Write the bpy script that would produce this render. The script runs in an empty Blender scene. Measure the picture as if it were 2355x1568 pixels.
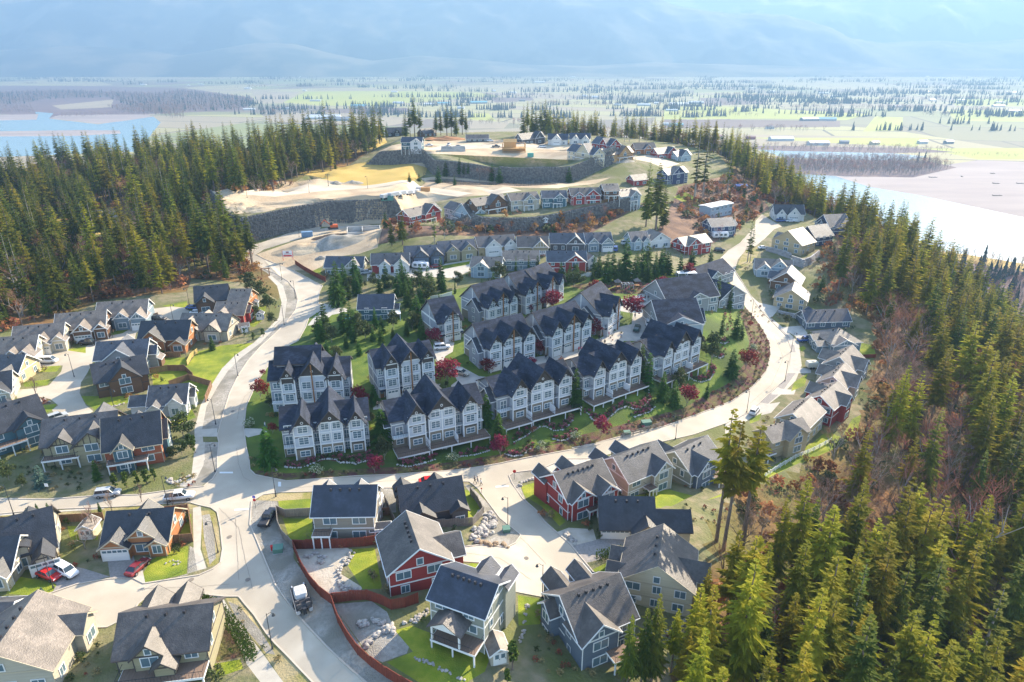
import bpy, math, random
import numpy as np
from mathutils import Vector, Matrix, noise
from mathutils.geometry import delaunay_2d_cdt
random.seed(7); rng = np.random.default_rng(7)
SC = bpy.context.scene; COL = SC.collection
R = math.radians
# ---------------------------------------------------------------- camera, world, sun, exposure
PITCH = R(22.5); CAMZ = 80.0; FPX = 1570.0; CX, CY = 1177.0, 784.0
cam = bpy.data.cameras.new('camera'); camo = bpy.data.objects.new('camera', cam); COL.objects.link(camo)
camo.location = (0, 0, CAMZ); camo.rotation_euler = (R(90) - PITCH, 0, 0)
cam.sensor_width = 36.0; cam.lens = 36.0 * FPX / 2354.0; cam.clip_start = 1.0; cam.clip_end = 60000
SC.camera = camo
SUN_EL, SUN_AZ = 28.0, 43.0          # azimuth measured clockwise from +Y (ahead of the camera)
w = bpy.data.worlds.new('World'); SC.world = w; w.use_nodes = True
nt = w.node_tree; nt.nodes.clear()
sky = nt.nodes.new('ShaderNodeTexSky'); sky.sky_type = 'NISHITA'; sky.sun_disc = False
sky.sun_elevation = R(SUN_EL); sky.sun_rotation = R(SUN_AZ); sky.air_density = 1.0; sky.dust_density = 1.0; sky.ozone_density = 1.5
bg = nt.nodes.new('ShaderNodeBackground'); bg.inputs[1].default_value = 0.125
wo = nt.nodes.new('ShaderNodeOutputWorld'); nt.links.new(sky.outputs[0], bg.inputs[0]); nt.links.new(bg.outputs[0], wo.inputs[0])
sl = bpy.data.lights.new('sun', 'SUN'); so = bpy.data.objects.new('sun', sl); COL.objects.link(so)
sl.energy = 5.0; sl.angle = R(0.6); sl.color = (1.0, 0.86, 0.65)
sv = Vector((math.sin(R(SUN_AZ)) * math.cos(R(SUN_EL)), math.cos(R(SUN_AZ)) * math.cos(R(SUN_EL)), math.sin(R(SUN_EL))))
so.rotation_euler = sv.to_track_quat('Z', 'Y').to_euler(); so.location = sv * 500
SC.view_settings.view_transform = 'Standard'; SC.view_settings.look = 'None'; SC.view_settings.gamma = 1.0
SC.view_settings.exposure = 2.12; SC.view_settings.use_curve_mapping = False
SC.cycles.volume_bounces = 1; SC.cycles.max_bounces = 5; SC.cycles.diffuse_bounces = 3; SC.cycles.transparent_max_bounces = 4
SC.cycles.glossy_bounces = 2; SC.cycles.transmission_bounces = 2; SC.cycles.use_denoising = True
SC.cycles.sample_clamp_indirect = 4.0
# ---------------------------------------------------------------- picture -> world
SP, CP = math.sin(PITCH), math.cos(PITCH)
ORG = {'TL': (0, 0), 'TM': (800, 0), 'TR': (1660, 0), 'ML': (0, 550), 'MM': (600, 550), 'MR': (1200, 550), 'MX': (1660, 550),
       'BL': (0, 1105), 'BM': (600, 1105), 'BR': (1200, 1105), 'BX': (1660, 1105)}
def D(tag, x, y):                     # traced coordinates -> one common set (2354 wide)
    if tag == 'F': return (x, y)
    ox, oy = ORG[tag]; return ((ox + x / 2.6133) / 1.0875, (oy + y / 2.6133) / 1.0875)
def raydir(px, py):
    x = (px - CX) / FPX; yv = (py - CY) / FPX
    return (x, CP - yv * SP, -(SP + yv * CP))
def at_z(px, py, z):
    dx, dy, dz = raydir(px, py); t = (CAMZ - z) / -dz
    return (dx * t, dy * t)
# ---------------------------------------------------------------- terrain height
CTRL = [(626,1491,0),(540,1150,0),(1167,1211,-1),(1247,1373,-1),(100,1150,0),(30,1400,0),(300,1500,0),(868,1491,3),(720,1315,2.5),(760,1420,3),(960,1570,2.5),(640,1403,-1.5),(760,1560,-2.5),(850,1390,1.5),(1400,1500,-3),(1500,1350,-2),(1500,1200,-2),
 (100,1000,1),(60,800,1),(250,860,1),(400,700,1),(520,680,2),(520,800,0),(560,900,0),(700,700,0),(640,620,0),(580,580,0),(760,540,4),(925,490,8),
 (750,1095,-1),(1100,1080,-4),(1400,1050,-7),(1554,1009,-9),(1716,947,-11),(1804,875,-11),(1800,780,-8),(1740,700,-5),(1690,600,-1),(1740,530,3),(1800,520,3),
 (660,1050,0),(830,1030,0.5),(930,1040,0),(1100,985,0),(1400,890,0),(1040,870,3),(1200,790,4),(1350,740,4),(1450,680,5),(1560,640,5),(1640,760,1),(1650,850,-5),(1500,960,-5),(1300,1010,-4),(1000,1060,-3),(850,920,2),(730,880,2),
 (800,700,3),(860,620,3),(1100,600,4),(1300,620,4),(850,620,3),(1200,560,5),(1500,560,5),(700,560,4),(760,590,3),
 (960,515,13),(1250,490,13),(1460,455,14),(1000,590,5),(1250,575,6),(1480,540,7),
 (560,485,13),(800,430,13),(1050,440,13.5),(1100,415,13.5),(1200,400,14),(1350,430,14),(700,400,15),(850,390,15),(500,455,13),
 (900,345,23),(1080,355,23),(1300,360,23),(1450,375,22),(1200,320,26),(1500,340,24),(950,325,25),(820,320,20),(750,350,18),
 (450,420,5),(300,450,2),(100,450,0),(0,600,0),(200,600,0),(400,600,0),(300,500,0),(100,700,0),(650,400,12),(1560,480,6),(1600,430,10),(1620,380,15),(1650,500,4),
 (1900,640,0),(1950,720,-6),(1950,800,-9),(1900,960,-11),(1700,1090,-9),(1560,1100,-6)]
def wl(tag, pts): return [at_z(*D(tag, x, y), z) for x, y, z in pts]
WALLS = [  # bottom line of each retaining wall (left to right seen from the camera), step height, ramp end lengths
    dict(line=wl('TL', [(1400,1480,1),(1480,1570,0),(1590,1602,0),(1900,1520,2.5),(2150,1450,5),(2420,1412,7)]) + wl('TM', [(540,1392,8.5)]), h=11.5, taper=(6, 6), decay=90),
    dict(line=wl('TM', [(860,1500,6.5),(1060,1522,7),(1400,1500,7),(1800,1450,8),(2130,1390,9)]), h=6.0, taper=(14, 14), decay=60),
    dict(line=wl('TM', [(300,1078,15),(690,1092,14),(745,1135,14),(1200,1180,14),(1640,1190,14),(1900,1140,15),(2060,1080,16)]), h=9.0, taper=(14, 25), decay=80)]
for W_ in WALLS:
    P = np.array(W_['line']); W_['P'] = P; s = np.linalg.norm(np.diff(P, axis=0), axis=1); W_['S'] = np.concatenate([[0], np.cumsum(s)])
def wall_sd(W_, X, Y):
    """signed distance to the wall line (positive behind it) and the position along it"""
    P, S = W_['P'], W_['S']; best = np.full(X.shape, 1e9); sd = np.zeros(X.shape); al = np.zeros(X.shape)
    for i in range(len(P) - 1):
        a, b = P[i], P[i + 1]; d = b - a; L = np.hypot(*d); d = d / L
        rx, ry = X - a[0], Y - a[1]; t = rx * d[0] + ry * d[1]; tc = np.clip(t, 0, L)
        dist = np.hypot(rx - tc * d[0], ry - tc * d[1]); cr = d[0] * ry - d[1] * rx
        m = dist < best - 1e-6; best = np.where(m, dist, best); sd = np.where(m, np.sign(cr) * dist, sd); al = np.where(m, S[i] + (t if i in (0, len(P) - 2) else tc), al)
    return sd, al
def sstep(x): x = np.clip(x, 0, 1); return x * x * (3 - 2 * x)
def steps(X, Y):
    out = np.zeros(X.shape)
    for W_ in WALLS:
        sd, al = wall_sd(W_, X, Y); L = W_['S'][-1]
        tp = sstep((al + 2) / W_['taper'][0]) * sstep((L + 2 - al) / W_['taper'][1])
        out += W_['h'] * tp * np.clip(sd / 1.0, 0, 1) * np.exp(-np.maximum(sd - 3, 0) / W_['decay'])
    return out
_c = np.array([(*at_z(x, y, z), z) for x, y, z in CTRL] + [(-400, 200, 0), (-400, 0, 0), (0, -60, 0), (-150, -60, 0), (60, 0, -5), (-400, 500, 0)])
_K = lambda A, B: np.sqrt(((A[:, None, :] - B[None, :, :]) ** 2).sum(-1) + 12.0 ** 2)
_n = len(_c); _A = np.zeros((_n + 1, _n + 1)); _A[:_n, :_n] = _K(_c[:, :2], _c[:, :2]) + 0.0; _A[:_n, :_n] -= np.eye(_n) * 3.0; _A[:_n, _n] = 1; _A[_n, :_n] = 1
_w = np.linalg.solve(_A, np.append(_c[:, 2] - steps(_c[:, 0], _c[:, 1]), 0))
EDGE = np.array([at_z(x, y, z) for x, y, z in [(1540,1560,-4),(1590,1440,-3),(1625,1280,-3),(1625,1180,-4),(1700,1120,-7),(1860,1050,-9),(1950,980,-10),(1990,900,-10),(2010,820,-9),(2005,740,-6),(1900,655,-1),(1925,590,0),(1930,520,3),(1860,490,4),(1750,450,8),(1690,400,12),(1650,350,18),(1500,318,24),(1200,300,26),(900,304,25),(760,320,18),(600,350,10),(400,385,3),(0,400,0)]]
                + [(-480, 420), (-480, -120), (30, -120), (14, 40)])
def edge_dist(X, Y):
    n = len(EDGE); best = np.full(X.shape, 1e9); ins = np.zeros(X.shape, bool)
    for i in range(n):
        a, b = EDGE[i], EDGE[(i + 1) % n]; d = b - a; L2 = d @ d
        t = np.clip(((X - a[0]) * d[0] + (Y - a[1]) * d[1]) / L2, 0, 1)
        best = np.minimum(best, np.hypot(X - a[0] - t * d[0], Y - a[1] - t * d[1]))
        c = ((a[1] > Y) != (b[1] > Y)); xi = a[0] + (Y - a[1]) / (b[1] - a[1] + 1e-12) * d[0]; ins ^= c & (X < xi)
    return np.where(ins, 0, best)
VAL = -120.0
def hgt(X, Y, micro=True):
    X = np.atleast_1d(np.asarray(X, float)); Y = np.atleast_1d(np.asarray(Y, float)); out = np.full(X.shape, VAL)
    near = (np.abs(X) < 1100) & (Y < 1200) & (Y > -300)
    x, y = X[near], Y[near]
    if len(x):
        h = np.empty(x.shape)
        for s in range(0, len(x), 20000):
            q = np.stack([x[s:s + 20000], y[s:s + 20000]], 1); h[s:s + 20000] = _K(q, _c[:, :2]) @ _w[:_n] + _w[_n]
        h = h + steps(x, y); ed = edge_dist(x, y)
        Wd = 190 + 60 * np.clip((-x - 100) / 200, 0, 1)
        f = sstep(ed / Wd); f = np.where(ed > 0, 0.55 * f + 0.45 * np.clip(ed / Wd, 0, 1) ** 0.9, 0)
        out[near] = h * (1 - f) + VAL * f
    return out
def gz(x, y): return float(hgt(x, y)[0])
def put(tag, x, y):                   # the ground point a traced point shows
    px, py = D(tag, x, y); dx, dy, dz = raydir(px, py)
    t = np.concatenate([np.linspace(60, 700, 1600), np.linspace(701, 9000, 3000)])
    X, Y, Z = dx * t, dy * t, CAMZ + dz * t; g = hgt(X, Y) - Z; k = int(np.argmax(g > 0))
    if g[k] <= 0: return (X[-1], Y[-1], VAL)
    a, b = t[k - 1], t[k]; ga, gb = g[k - 1], g[k]; tt = a + (b - a) * (-ga) / (gb - ga + 1e-9)
    return (dx * tt, dy * tt, CAMZ + dz * tt)
def proj(x, y, z):
    v = Vector((x, y, z - CAMZ)); d = v.y * CP - v.z * SP; u = v.y * SP + v.z * CP
    return (CX + FPX * v.x / d, CY - FPX * u / d, d)
# ---------------------------------------------------------------- materials
MATS = {}
def mat(name, c, rough=0.85, c2=None, scale=1.0, detail=4.0, bump=0.0, bscale=None, metal=0.0, spec=0.3, transl=0.0, rnd=0.0, coord='Object', stretch=None, lo=0.35, hi=0.65, c3=None, scale3=0.05):
    if name in MATS: return MATS[name]
    m = bpy.data.materials.new(name); m.use_nodes = True; n = m.node_tree; N = n.nodes; L = n.links; N.clear()
    out = N.new('ShaderNodeOutputMaterial'); b = N.new('ShaderNodeBsdfPrincipled'); L.new(b.outputs[0], out.inputs[0])
    b.inputs['Roughness'].default_value = rough; b.inputs['Metallic'].default_value = metal; b.inputs['Specular IOR Level'].default_value = spec
    b.inputs['Base Color'].default_value = (*c, 1); last = None
    tc = N.new('ShaderNodeTexCoord'); vec = tc.outputs[coord]
    if stretch:
        mp = N.new('ShaderNodeMapping'); mp.inputs['Scale'].default_value = stretch; L.new(vec, mp.inputs[0]); vec = mp.outputs[0]
    def noise_mix(a, colb, sc, lo, hi, det):
        t = N.new('ShaderNodeTexNoise'); t.inputs['Scale'].default_value = sc; t.inputs['Detail'].default_value = det; L.new(vec, t.inputs['Vector'])
        r = N.new('ShaderNodeMapRange'); r.inputs[1].default_value = lo; r.inputs[2].default_value = hi; L.new(t.outputs[0], r.inputs[0])
        x = N.new('ShaderNodeMix'); x.data_type = 'RGBA'; L.new(r.outputs[0], x.inputs[0])
        if hasattr(a, 'name'): L.new(a, x.inputs[6])
        else: x.inputs[6].default_value = (*a, 1)
        x.inputs[7].default_value = (*colb, 1); return x.outputs[2]
    if c2: last = noise_mix(c, c2, scale, lo, hi, detail)
    if c3: last = noise_mix(last, c3, scale3, 0.42, 0.62, 3)
    if rnd:
        oi = N.new('ShaderNodeObjectInfo'); h = N.new('ShaderNodeHueSaturation')
        r1 = N.new('ShaderNodeMapRange'); r1.inputs[3].default_value = 1 - rnd; r1.inputs[4].default_value = 1 + rnd * 1.3; L.new(oi.outputs['Random'], r1.inputs[0]); L.new(r1.outputs[0], h.inputs['Value'])
        r2 = N.new('ShaderNodeMapRange'); r2.inputs[3].default_value = 0.475; r2.inputs[4].default_value = 0.515
        mu = N.new('ShaderNodeMath'); mu.operation = 'MULTIPLY'; mu.inputs[1].default_value = 7.31; fr = N.new('ShaderNodeMath'); fr.operation = 'FRACT'
        L.new(oi.outputs['Random'], mu.inputs[0]); L.new(mu.outputs[0], fr.inputs[0]); L.new(fr.outputs[0], r2.inputs[0]); L.new(r2.outputs[0], h.inputs['Hue'])
        if last: L.new(last, h.inputs['Color'])
        else: h.inputs['Color'].default_value = (*c, 1)
        last = h.outputs[0]
    if last: L.new(last, b.inputs['Base Color'])
    if transl:
        tr = N.new('ShaderNodeBsdfTranslucent'); mx = N.new('ShaderNodeMixShader'); mx.inputs[0].default_value = transl
        if last: L.new(last, tr.inputs[0])
        else: tr.inputs[0].default_value = (*c, 1)
        L.new(b.outputs[0], mx.inputs[1]); L.new(tr.outputs[0], mx.inputs[2]); L.new(mx.outputs[0], out.inputs[0])
    if bump:
        t = N.new('ShaderNodeTexNoise'); t.inputs['Scale'].default_value = bscale or scale * 4; t.inputs['Detail'].default_value = 3; L.new(vec, t.inputs['Vector'])
        bp = N.new('ShaderNodeBump'); bp.inputs['Strength'].default_value = bump; bp.inputs['Distance'].default_value = 0.3; L.new(t.outputs[0], bp.inputs['Height']); L.new(bp.outputs[0], b.inputs['Normal'])
    MATS[name] = m; return m
def tag(o, label=None, cat=None, group=None, kind=None):
    if label: o['label'] = label
    if cat: o['category'] = cat
    if group: o['group'] = group
    if kind: o['kind'] = kind
    return o
def mesh_obj(name, verts, faces, mats, parent=None, midx=None, smooth=False, loc=None):
    me = bpy.data.meshes.new(name); me.from_pydata(verts, [], faces)
    for m in (mats if isinstance(mats, (list, tuple)) else [mats]): me.materials.append(m)
    if midx is not None: me.polygons.foreach_set('material_index', midx)
    if smooth: me.polygons.foreach_set('use_smooth', [True] * len(me.polygons))
    me.update(); o = bpy.data.objects.new(name, me); COL.objects.link(o)
    if parent: o.parent = parent
    if loc: o.location = loc
    return o
def link_mesh(name, me, parent=None, loc=(0, 0, 0), rz=0.0, sc=None):
    o = bpy.data.objects.new(name, me); COL.objects.link(o); o.parent = parent; o.location = loc; o.rotation_euler = (0, 0, rz)
    if sc: o.scale = sc
    return o
def empty(name, loc, rz=0.0):
    o = bpy.data.objects.new(name, None); COL.objects.link(o); o.location = loc; o.rotation_euler = (0, 0, rz); o.empty_display_size = 0.3; return o
class MB:
    """collects simple solids into one mesh"""
    def __init__(s): s.v = []; s.f = []; s.m = []
    def add(s, vs, fs, m=0):
        b = len(s.v); s.v += [tuple(v) for v in vs]; s.f += [tuple(b + i for i in f) for f in fs]; s.m += [m] * len(fs); return s
    def box(s, x0, x1, y0, y1, z0, z1, m=0):
        v = [(x0,y0,z0),(x1,y0,z0),(x1,y1,z0),(x0,y1,z0),(x0,y0,z1),(x1,y0,z1),(x1,y1,z1),(x0,y1,z1)]
        return s.add(v, [(0,3,2,1),(4,5,6,7),(0,1,5,4),(1,2,6,5),(2,3,7,6),(3,0,4,7)], m)
    def quad(s, a, b, c, d, m=0): return s.add([a, b, c, d], [(0, 1, 2, 3)], m)
    def slab(s, pts, t, m=0):
        """thick sheet: pts (counter-clockwise seen from above), thickness t downwards along z"""
        n = len(pts); lo = [(p[0], p[1], p[2] - t) for p in pts]
        return s.add(list(pts) + lo, [tuple(range(n)), tuple(range(2 * n - 1, n - 1, -1))] + [(i, n + i, n + (i + 1) % n, (i + 1) % n) for i in range(n)], m)
    def bar(s, a, b, r, m=0, n=4, r2=None):
        a, b = Vector(a), Vector(b); d = (b - a).normalized(); u = d.cross(Vector((0, 0, 1)) if abs(d.z) < 0.9 else Vector((1, 0, 0))).normalized(); w = d.cross(u)
        r2 = r if r2 is None else r2; vs = []
        for c, rr in ((a, r), (b, r2)):
            for i in range(n):
                t = 2 * math.pi * (i + 0.5) / n; vs.append(tuple(c + u * math.cos(t) * rr + w * math.sin(t) * rr))
        fs = [(i, (i + 1) % n, n + (i + 1) % n, n + i) for i in range(n)] + [tuple(range(n - 1, -1, -1)), tuple(range(n, 2 * n))]
        return s.add(vs, fs, m)
    def rock(s, x, y, z, r, m=0, sq=0.75, rd=random):
        """an irregular faceted boulder"""
        vs = []; rz = rd.uniform(0, 6.28); ax, ay = rd.uniform(0.75, 1.3), rd.uniform(0.7, 1.1)
        for lv, (hh, rr) in enumerate(((-0.6, 0.7), (0.0, 1.0), (0.6, 0.62))):
            for k in range(5):
                t = 6.2832 * k / 5 + lv * 0.5; q = rr * rd.uniform(0.8, 1.15) * r; px, py = q * math.cos(t) * ax, q * math.sin(t) * ay
                vs.append((x + px * math.cos(rz) - py * math.sin(rz), y + px * math.sin(rz) + py * math.cos(rz), z + hh * r * sq * rd.uniform(0.85, 1.15)))
        vs.append((x, y, z + r * sq * 0.8)); f = []
        for lv in (0, 1):
            for k in range(5): f.append((lv * 5 + k, lv * 5 + (k + 1) % 5, lv * 5 + 5 + (k + 1) % 5, lv * 5 + 5 + k))
        f += [(10 + k, 10 + (k + 1) % 5, 15) for k in range(5)]
        return s.add(vs, f, m)
    def mesh(s, name, mats):
        me = bpy.data.meshes.new(name); me.from_pydata(s.v, [], s.f)
        for m in (mats if isinstance(mats, (list, tuple)) else [mats]): me.materials.append(m)
        if any(s.m): me.polygons.foreach_set('material_index', s.m)
        me.update(); return me
    def build(s, name, mats, parent=None, loc=(0, 0, 0), rz=0.0):
        return link_mesh(name, s.mesh(name, mats), parent, loc, rz)
M = {}
M['road'] = mat('asphalt_sun_glare', (0.42, 0.36, 0.28), 0.85, (0.49, 0.43, 0.34), 0.25, 6, 0.0, c3=(0.37, 0.32, 0.25), scale3=0.06)  # pale warm base colour has the low sun's glare on the asphalt painted in
M['pavement'] = mat('concrete_path', (0.40, 0.36, 0.30), 0.9, (0.46, 0.42, 0.35), 0.8, 5)
M['driveway'] = mat('concrete_drive', (0.40, 0.37, 0.32), 0.9, (0.47, 0.43, 0.37), 0.6, 5)
M['paver'] = mat('paver_drive', (0.23, 0.21, 0.19), 0.9, (0.30, 0.27, 0.25), 3, 5)
M['lawn'] = mat('lawn_green', (0.19, 0.235, 0.014), 0.95, (0.28, 0.285, 0.03), 0.7, 9, 0.5, 6, c3=(0.125, 0.17, 0.016), scale3=0.16)
M['site_lawn'] = mat('site_grass', (0.075, 0.125, 0.014), 0.95, (0.13, 0.17, 0.022), 0.35, 9, 0.4, 3, c3=(0.055, 0.085, 0.016), scale3=0.09)
M['planting_bed'] = mat('planting_bed', (0.085, 0.065, 0.03), 0.95, (0.13, 0.12, 0.035), 0.8, 8, 0.5, 3, c3=(0.11, 0.045, 0.04), scale3=0.5, lo=0.4, hi=0.6)
M['gravel'] = mat('gravel', (0.26, 0.235, 0.20), 0.95, (0.38, 0.35, 0.30), 1.6, 10, 0.6, 6, c3=(0.22, 0.20, 0.16), scale3=0.2)
M['dry_grass'] = mat('dry_grass', (0.28, 0.22, 0.09), 0.95, (0.19, 0.19, 0.04), 0.5, 9, 0.5, 3, c3=(0.35, 0.28, 0.15), scale3=0.2)
M['dry_field'] = mat('golden_field', (0.46, 0.31, 0.085), 0.95, (0.36, 0.26, 0.06), 0.06, 8, 0.3, 1)
M['bare_earth'] = mat('bare_earth', (0.42, 0.315, 0.20), 0.95, (0.33, 0.245, 0.16), 0.12, 10, 0.6, 1.2, c3=(0.50, 0.40, 0.27), scale3=0.05)
M['dirt_road'] = mat('dirt_road', (0.52, 0.44, 0.34), 0.95, (0.46, 0.385, 0.29), 0.15, 8)
M['sand'] = mat('sand_bar', (0.34, 0.285, 0.265), 0.95, (0.25, 0.205, 0.195), 0.012, 9, stretch=(0.3, 1, 1))
M['yard'] = mat('yard_sand', (0.50, 0.44, 0.36), 0.95, (0.42, 0.36, 0.28), 0.6, 8, 0.3, 3)
M['ground'] = mat('yard_ground', (0.12, 0.125, 0.055), 0.95, (0.23, 0.19, 0.115), 0.4, 9, 0.6, 2, c3=(0.12, 0.13, 0.04), scale3=0.08)
M['forest_floor'] = mat('forest_floor', (0.12, 0.065, 0.032), 0.98, (0.25, 0.12, 0.045), 0.10, 8, 0.8, 1, c3=(0.12, 0.11, 0.03), scale3=0.03)
M['scrub_slope'] = mat('scrub_slope', (0.12, 0.07, 0.05), 0.98, (0.22, 0.13, 0.08), 0.15, 9, 0.8, 1)
M['wood_floor'] = mat('valley_wood_floor', (0.12, 0.075, 0.08), 0.98, (0.17, 0.11, 0.10), 0.02, 9)
def field_material():
    m = bpy.data.materials.new('valley_fields'); m.use_nodes = True; n = m.node_tree; N = n.nodes; L = n.links; b = N['Principled BSDF']; b.inputs['Roughness'].default_value = 0.95
    tc = N.new('ShaderNodeTexCoord'); mp = N.new('ShaderNodeMapping'); mp.inputs['Rotation'].default_value = (0, 0, R(14)); L.new(tc.outputs['Object'], mp.inputs[0])
    def brick(w_, h_, a, c, off):
        t = N.new('ShaderNodeTexBrick'); t.inputs['Scale'].default_value = 1; t.inputs['Brick Width'].default_value = w_; t.inputs['Row Height'].default_value = h_
        t.inputs['Mortar Size'].default_value = 5.0; t.inputs['Mortar'].default_value = (0.10, 0.09, 0.06, 1); t.offset = off; t.inputs['Color1'].default_value = (*a, 1); t.inputs['Color2'].default_value = (*c, 1)
        L.new(mp.outputs[0], t.inputs[0]); return t
    t1 = brick(620, 210, (0.33, 0.31, 0.12), (0.29, 0.235, 0.16), 0.37); t2 = brick(330, 420, (0.22, 0.24, 0.08), (0.16, 0.12, 0.095), 0.6)
    v = N.new('ShaderNodeTexVoronoi'); v.inputs['Scale'].default_value = 0.0011; L.new(mp.outputs[0], v.inputs['Vector'])
    sp = N.new('ShaderNodeSeparateColor'); L.new(v.outputs['Color'], sp.inputs[0]); gt = N.new('ShaderNodeMath'); gt.operation = 'GREATER_THAN'; gt.inputs[1].default_value = 0.62; L.new(sp.outputs[0], gt.inputs[0])
    mx = N.new('ShaderNodeMix'); mx.data_type = 'RGBA'; L.new(gt.outputs[0], mx.inputs[0]); L.new(t1.outputs[0], mx.inputs[6]); L.new(t2.outputs[0], mx.inputs[7])
    L.new(mx.outputs[2], b.inputs['Base Color']); return m
M['valley_floor'] = field_material()
M['field_green'] = mat('field_green', (0.32, 0.35, 0.06), 0.95, (0.37, 0.37, 0.09), 0.006, 8, stretch=(1, 0.2, 1))
M['field_tan'] = mat('field_tan', (0.33, 0.27, 0.18), 0.95, (0.28, 0.235, 0.16), 0.006, 8, stretch=(1, 0.2, 1))
M['field_brown'] = mat('field_brown', (0.13, 0.09, 0.08), 0.95, (0.17, 0.12, 0.10), 0.006, 8, stretch=(1, 0.2, 1))
def water_material():
    m = mat('river_water', (0.20, 0.30, 0.33), 0.22, spec=0.5); N = m.node_tree.nodes; L = m.node_tree.links; b = [x for x in N if x.type == 'BSDF_PRINCIPLED'][0]
    tc = N.new('ShaderNodeTexCoord'); t = N.new('ShaderNodeTexNoise'); t.inputs['Scale'].default_value = 0.25; t.inputs['Detail'].default_value = 6; L.new(tc.outputs['Object'], t.inputs[0])
    bp = N.new('ShaderNodeBump'); bp.inputs['Strength'].default_value = 0.35; bp.inputs['Distance'].default_value = 0.6; L.new(t.outputs[0], bp.inputs['Height']); L.new(bp.outputs[0], b.inputs['Normal']); return m
M['river'] = water_material(); M['pond'] = mat('pond_water', (0.16, 0.13, 0.10), 0.08, (0.30, 0.22, 0.15), 0.05, 4, spec=0.5)
# ---------------------------------------------------------------- ground zones (later ones lie over earlier ones)
def tr(s):
    out = []; tg = 'F'; force = False; xs = []
    for k in s.split():
        if k == '@V': force = True
        elif k.replace('@', '').isalpha(): tg = k
        else:
            xs.append(float(k))
            if len(xs) == 2:
                if force: out.append(at_z(*D(tg, *xs), VAL))
                else:
                    p = put(tg, *xs); out.append((p[0], p[1]))
                xs = []
    return out
ROAD = "BL 2040 1568 1880 1400 1800 1320 1740 1250 1660 1130 1600 1060 1560 1010 1470 1010 1370 1000 1200 985 960 1010 900 1060 860 1130 700 1210 540 1215 440 1215 330 1190 250 1130 240 1060 240 1010 340 985 500 930 720 893 870 890 940 925 1100 900 1300 870 1390 830 1440 790 1455 700 1440 560 1420 460 1380 430 1290 410 1240 395 850 420 620 430 300 440 0 470 -500 500 -500 372 0 370 300 375 650 350 900 345 1230 300 1330 290 1390 240 1420 190 1420 100 1430 0 ML 1420 1410 1440 1330 1470 1230 1500 1130 1560 1010 1620 920 1700 830 1800 740 1870 670 1930 590 1945 520 1930 460 1880 400 1800 350 1700 310 1610 280 1575 215 1590 183 1700 150 1900 80 2100 30 TM 0 1495 200 1455 540 1378 560 1392 200 1480 0 1528 MM 523 92 330 140 150 195 100 225 170 260 350 330 480 400 540 430 520 470 510 530 530 590 450 640 430 700 380 790 300 830 240 880 180 960 130 1030 80 1130 40 1220 25 1360 40 1480 60 1568 BM 65 180 100 215 300 255 600 235 1000 215 1400 185 1700 140 2000 80 2352 15 MR 600 1490 900 1420 1200 1350 1500 1240 1650 1180 1780 1090 1870 990 1900 880 1890 800 1850 720 1800 650 1740 580 1700 500 1640 420 1590 360 MX 365 310 370 250 420 200 500 150 540 100 590 50 600 0 TR 600 1440 640 1400 720 1450 770 1480 MX 720 60 660 120 600 170 530 200 480 260 460 330 520 420 570 500 610 560 660 620 730 690 800 760 835 850 820 950 790 1040 740 1090 650 1170 550 1260 400 1330 MR 1400 1400 1100 1470 700 1560 BR 560 110 390 180 220 200 190 220 210 270 280 370 370 450 420 520 500 590 570 650 600 680 640 730 690 790 740 850 830 890 700 890 640 930 560 950 470 990 400 1010 BM 1990 1015 1830 985 1760 970 1700 930 1650 880 1640 830 1600 790 1440 780 1420 690 1600 670 1740 690 1800 660 1835 610 1800 580 1700 500 1640 420 1560 310 1500 260 1440 258 1300 285 980 300 880 300 460 325 250 330 150 345 75 390 65 540 110 640 150 740 230 930 290 1020 420 1180 560 1330 720 1480 820 1568 1000 1740 BL 2200 1740"
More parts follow.
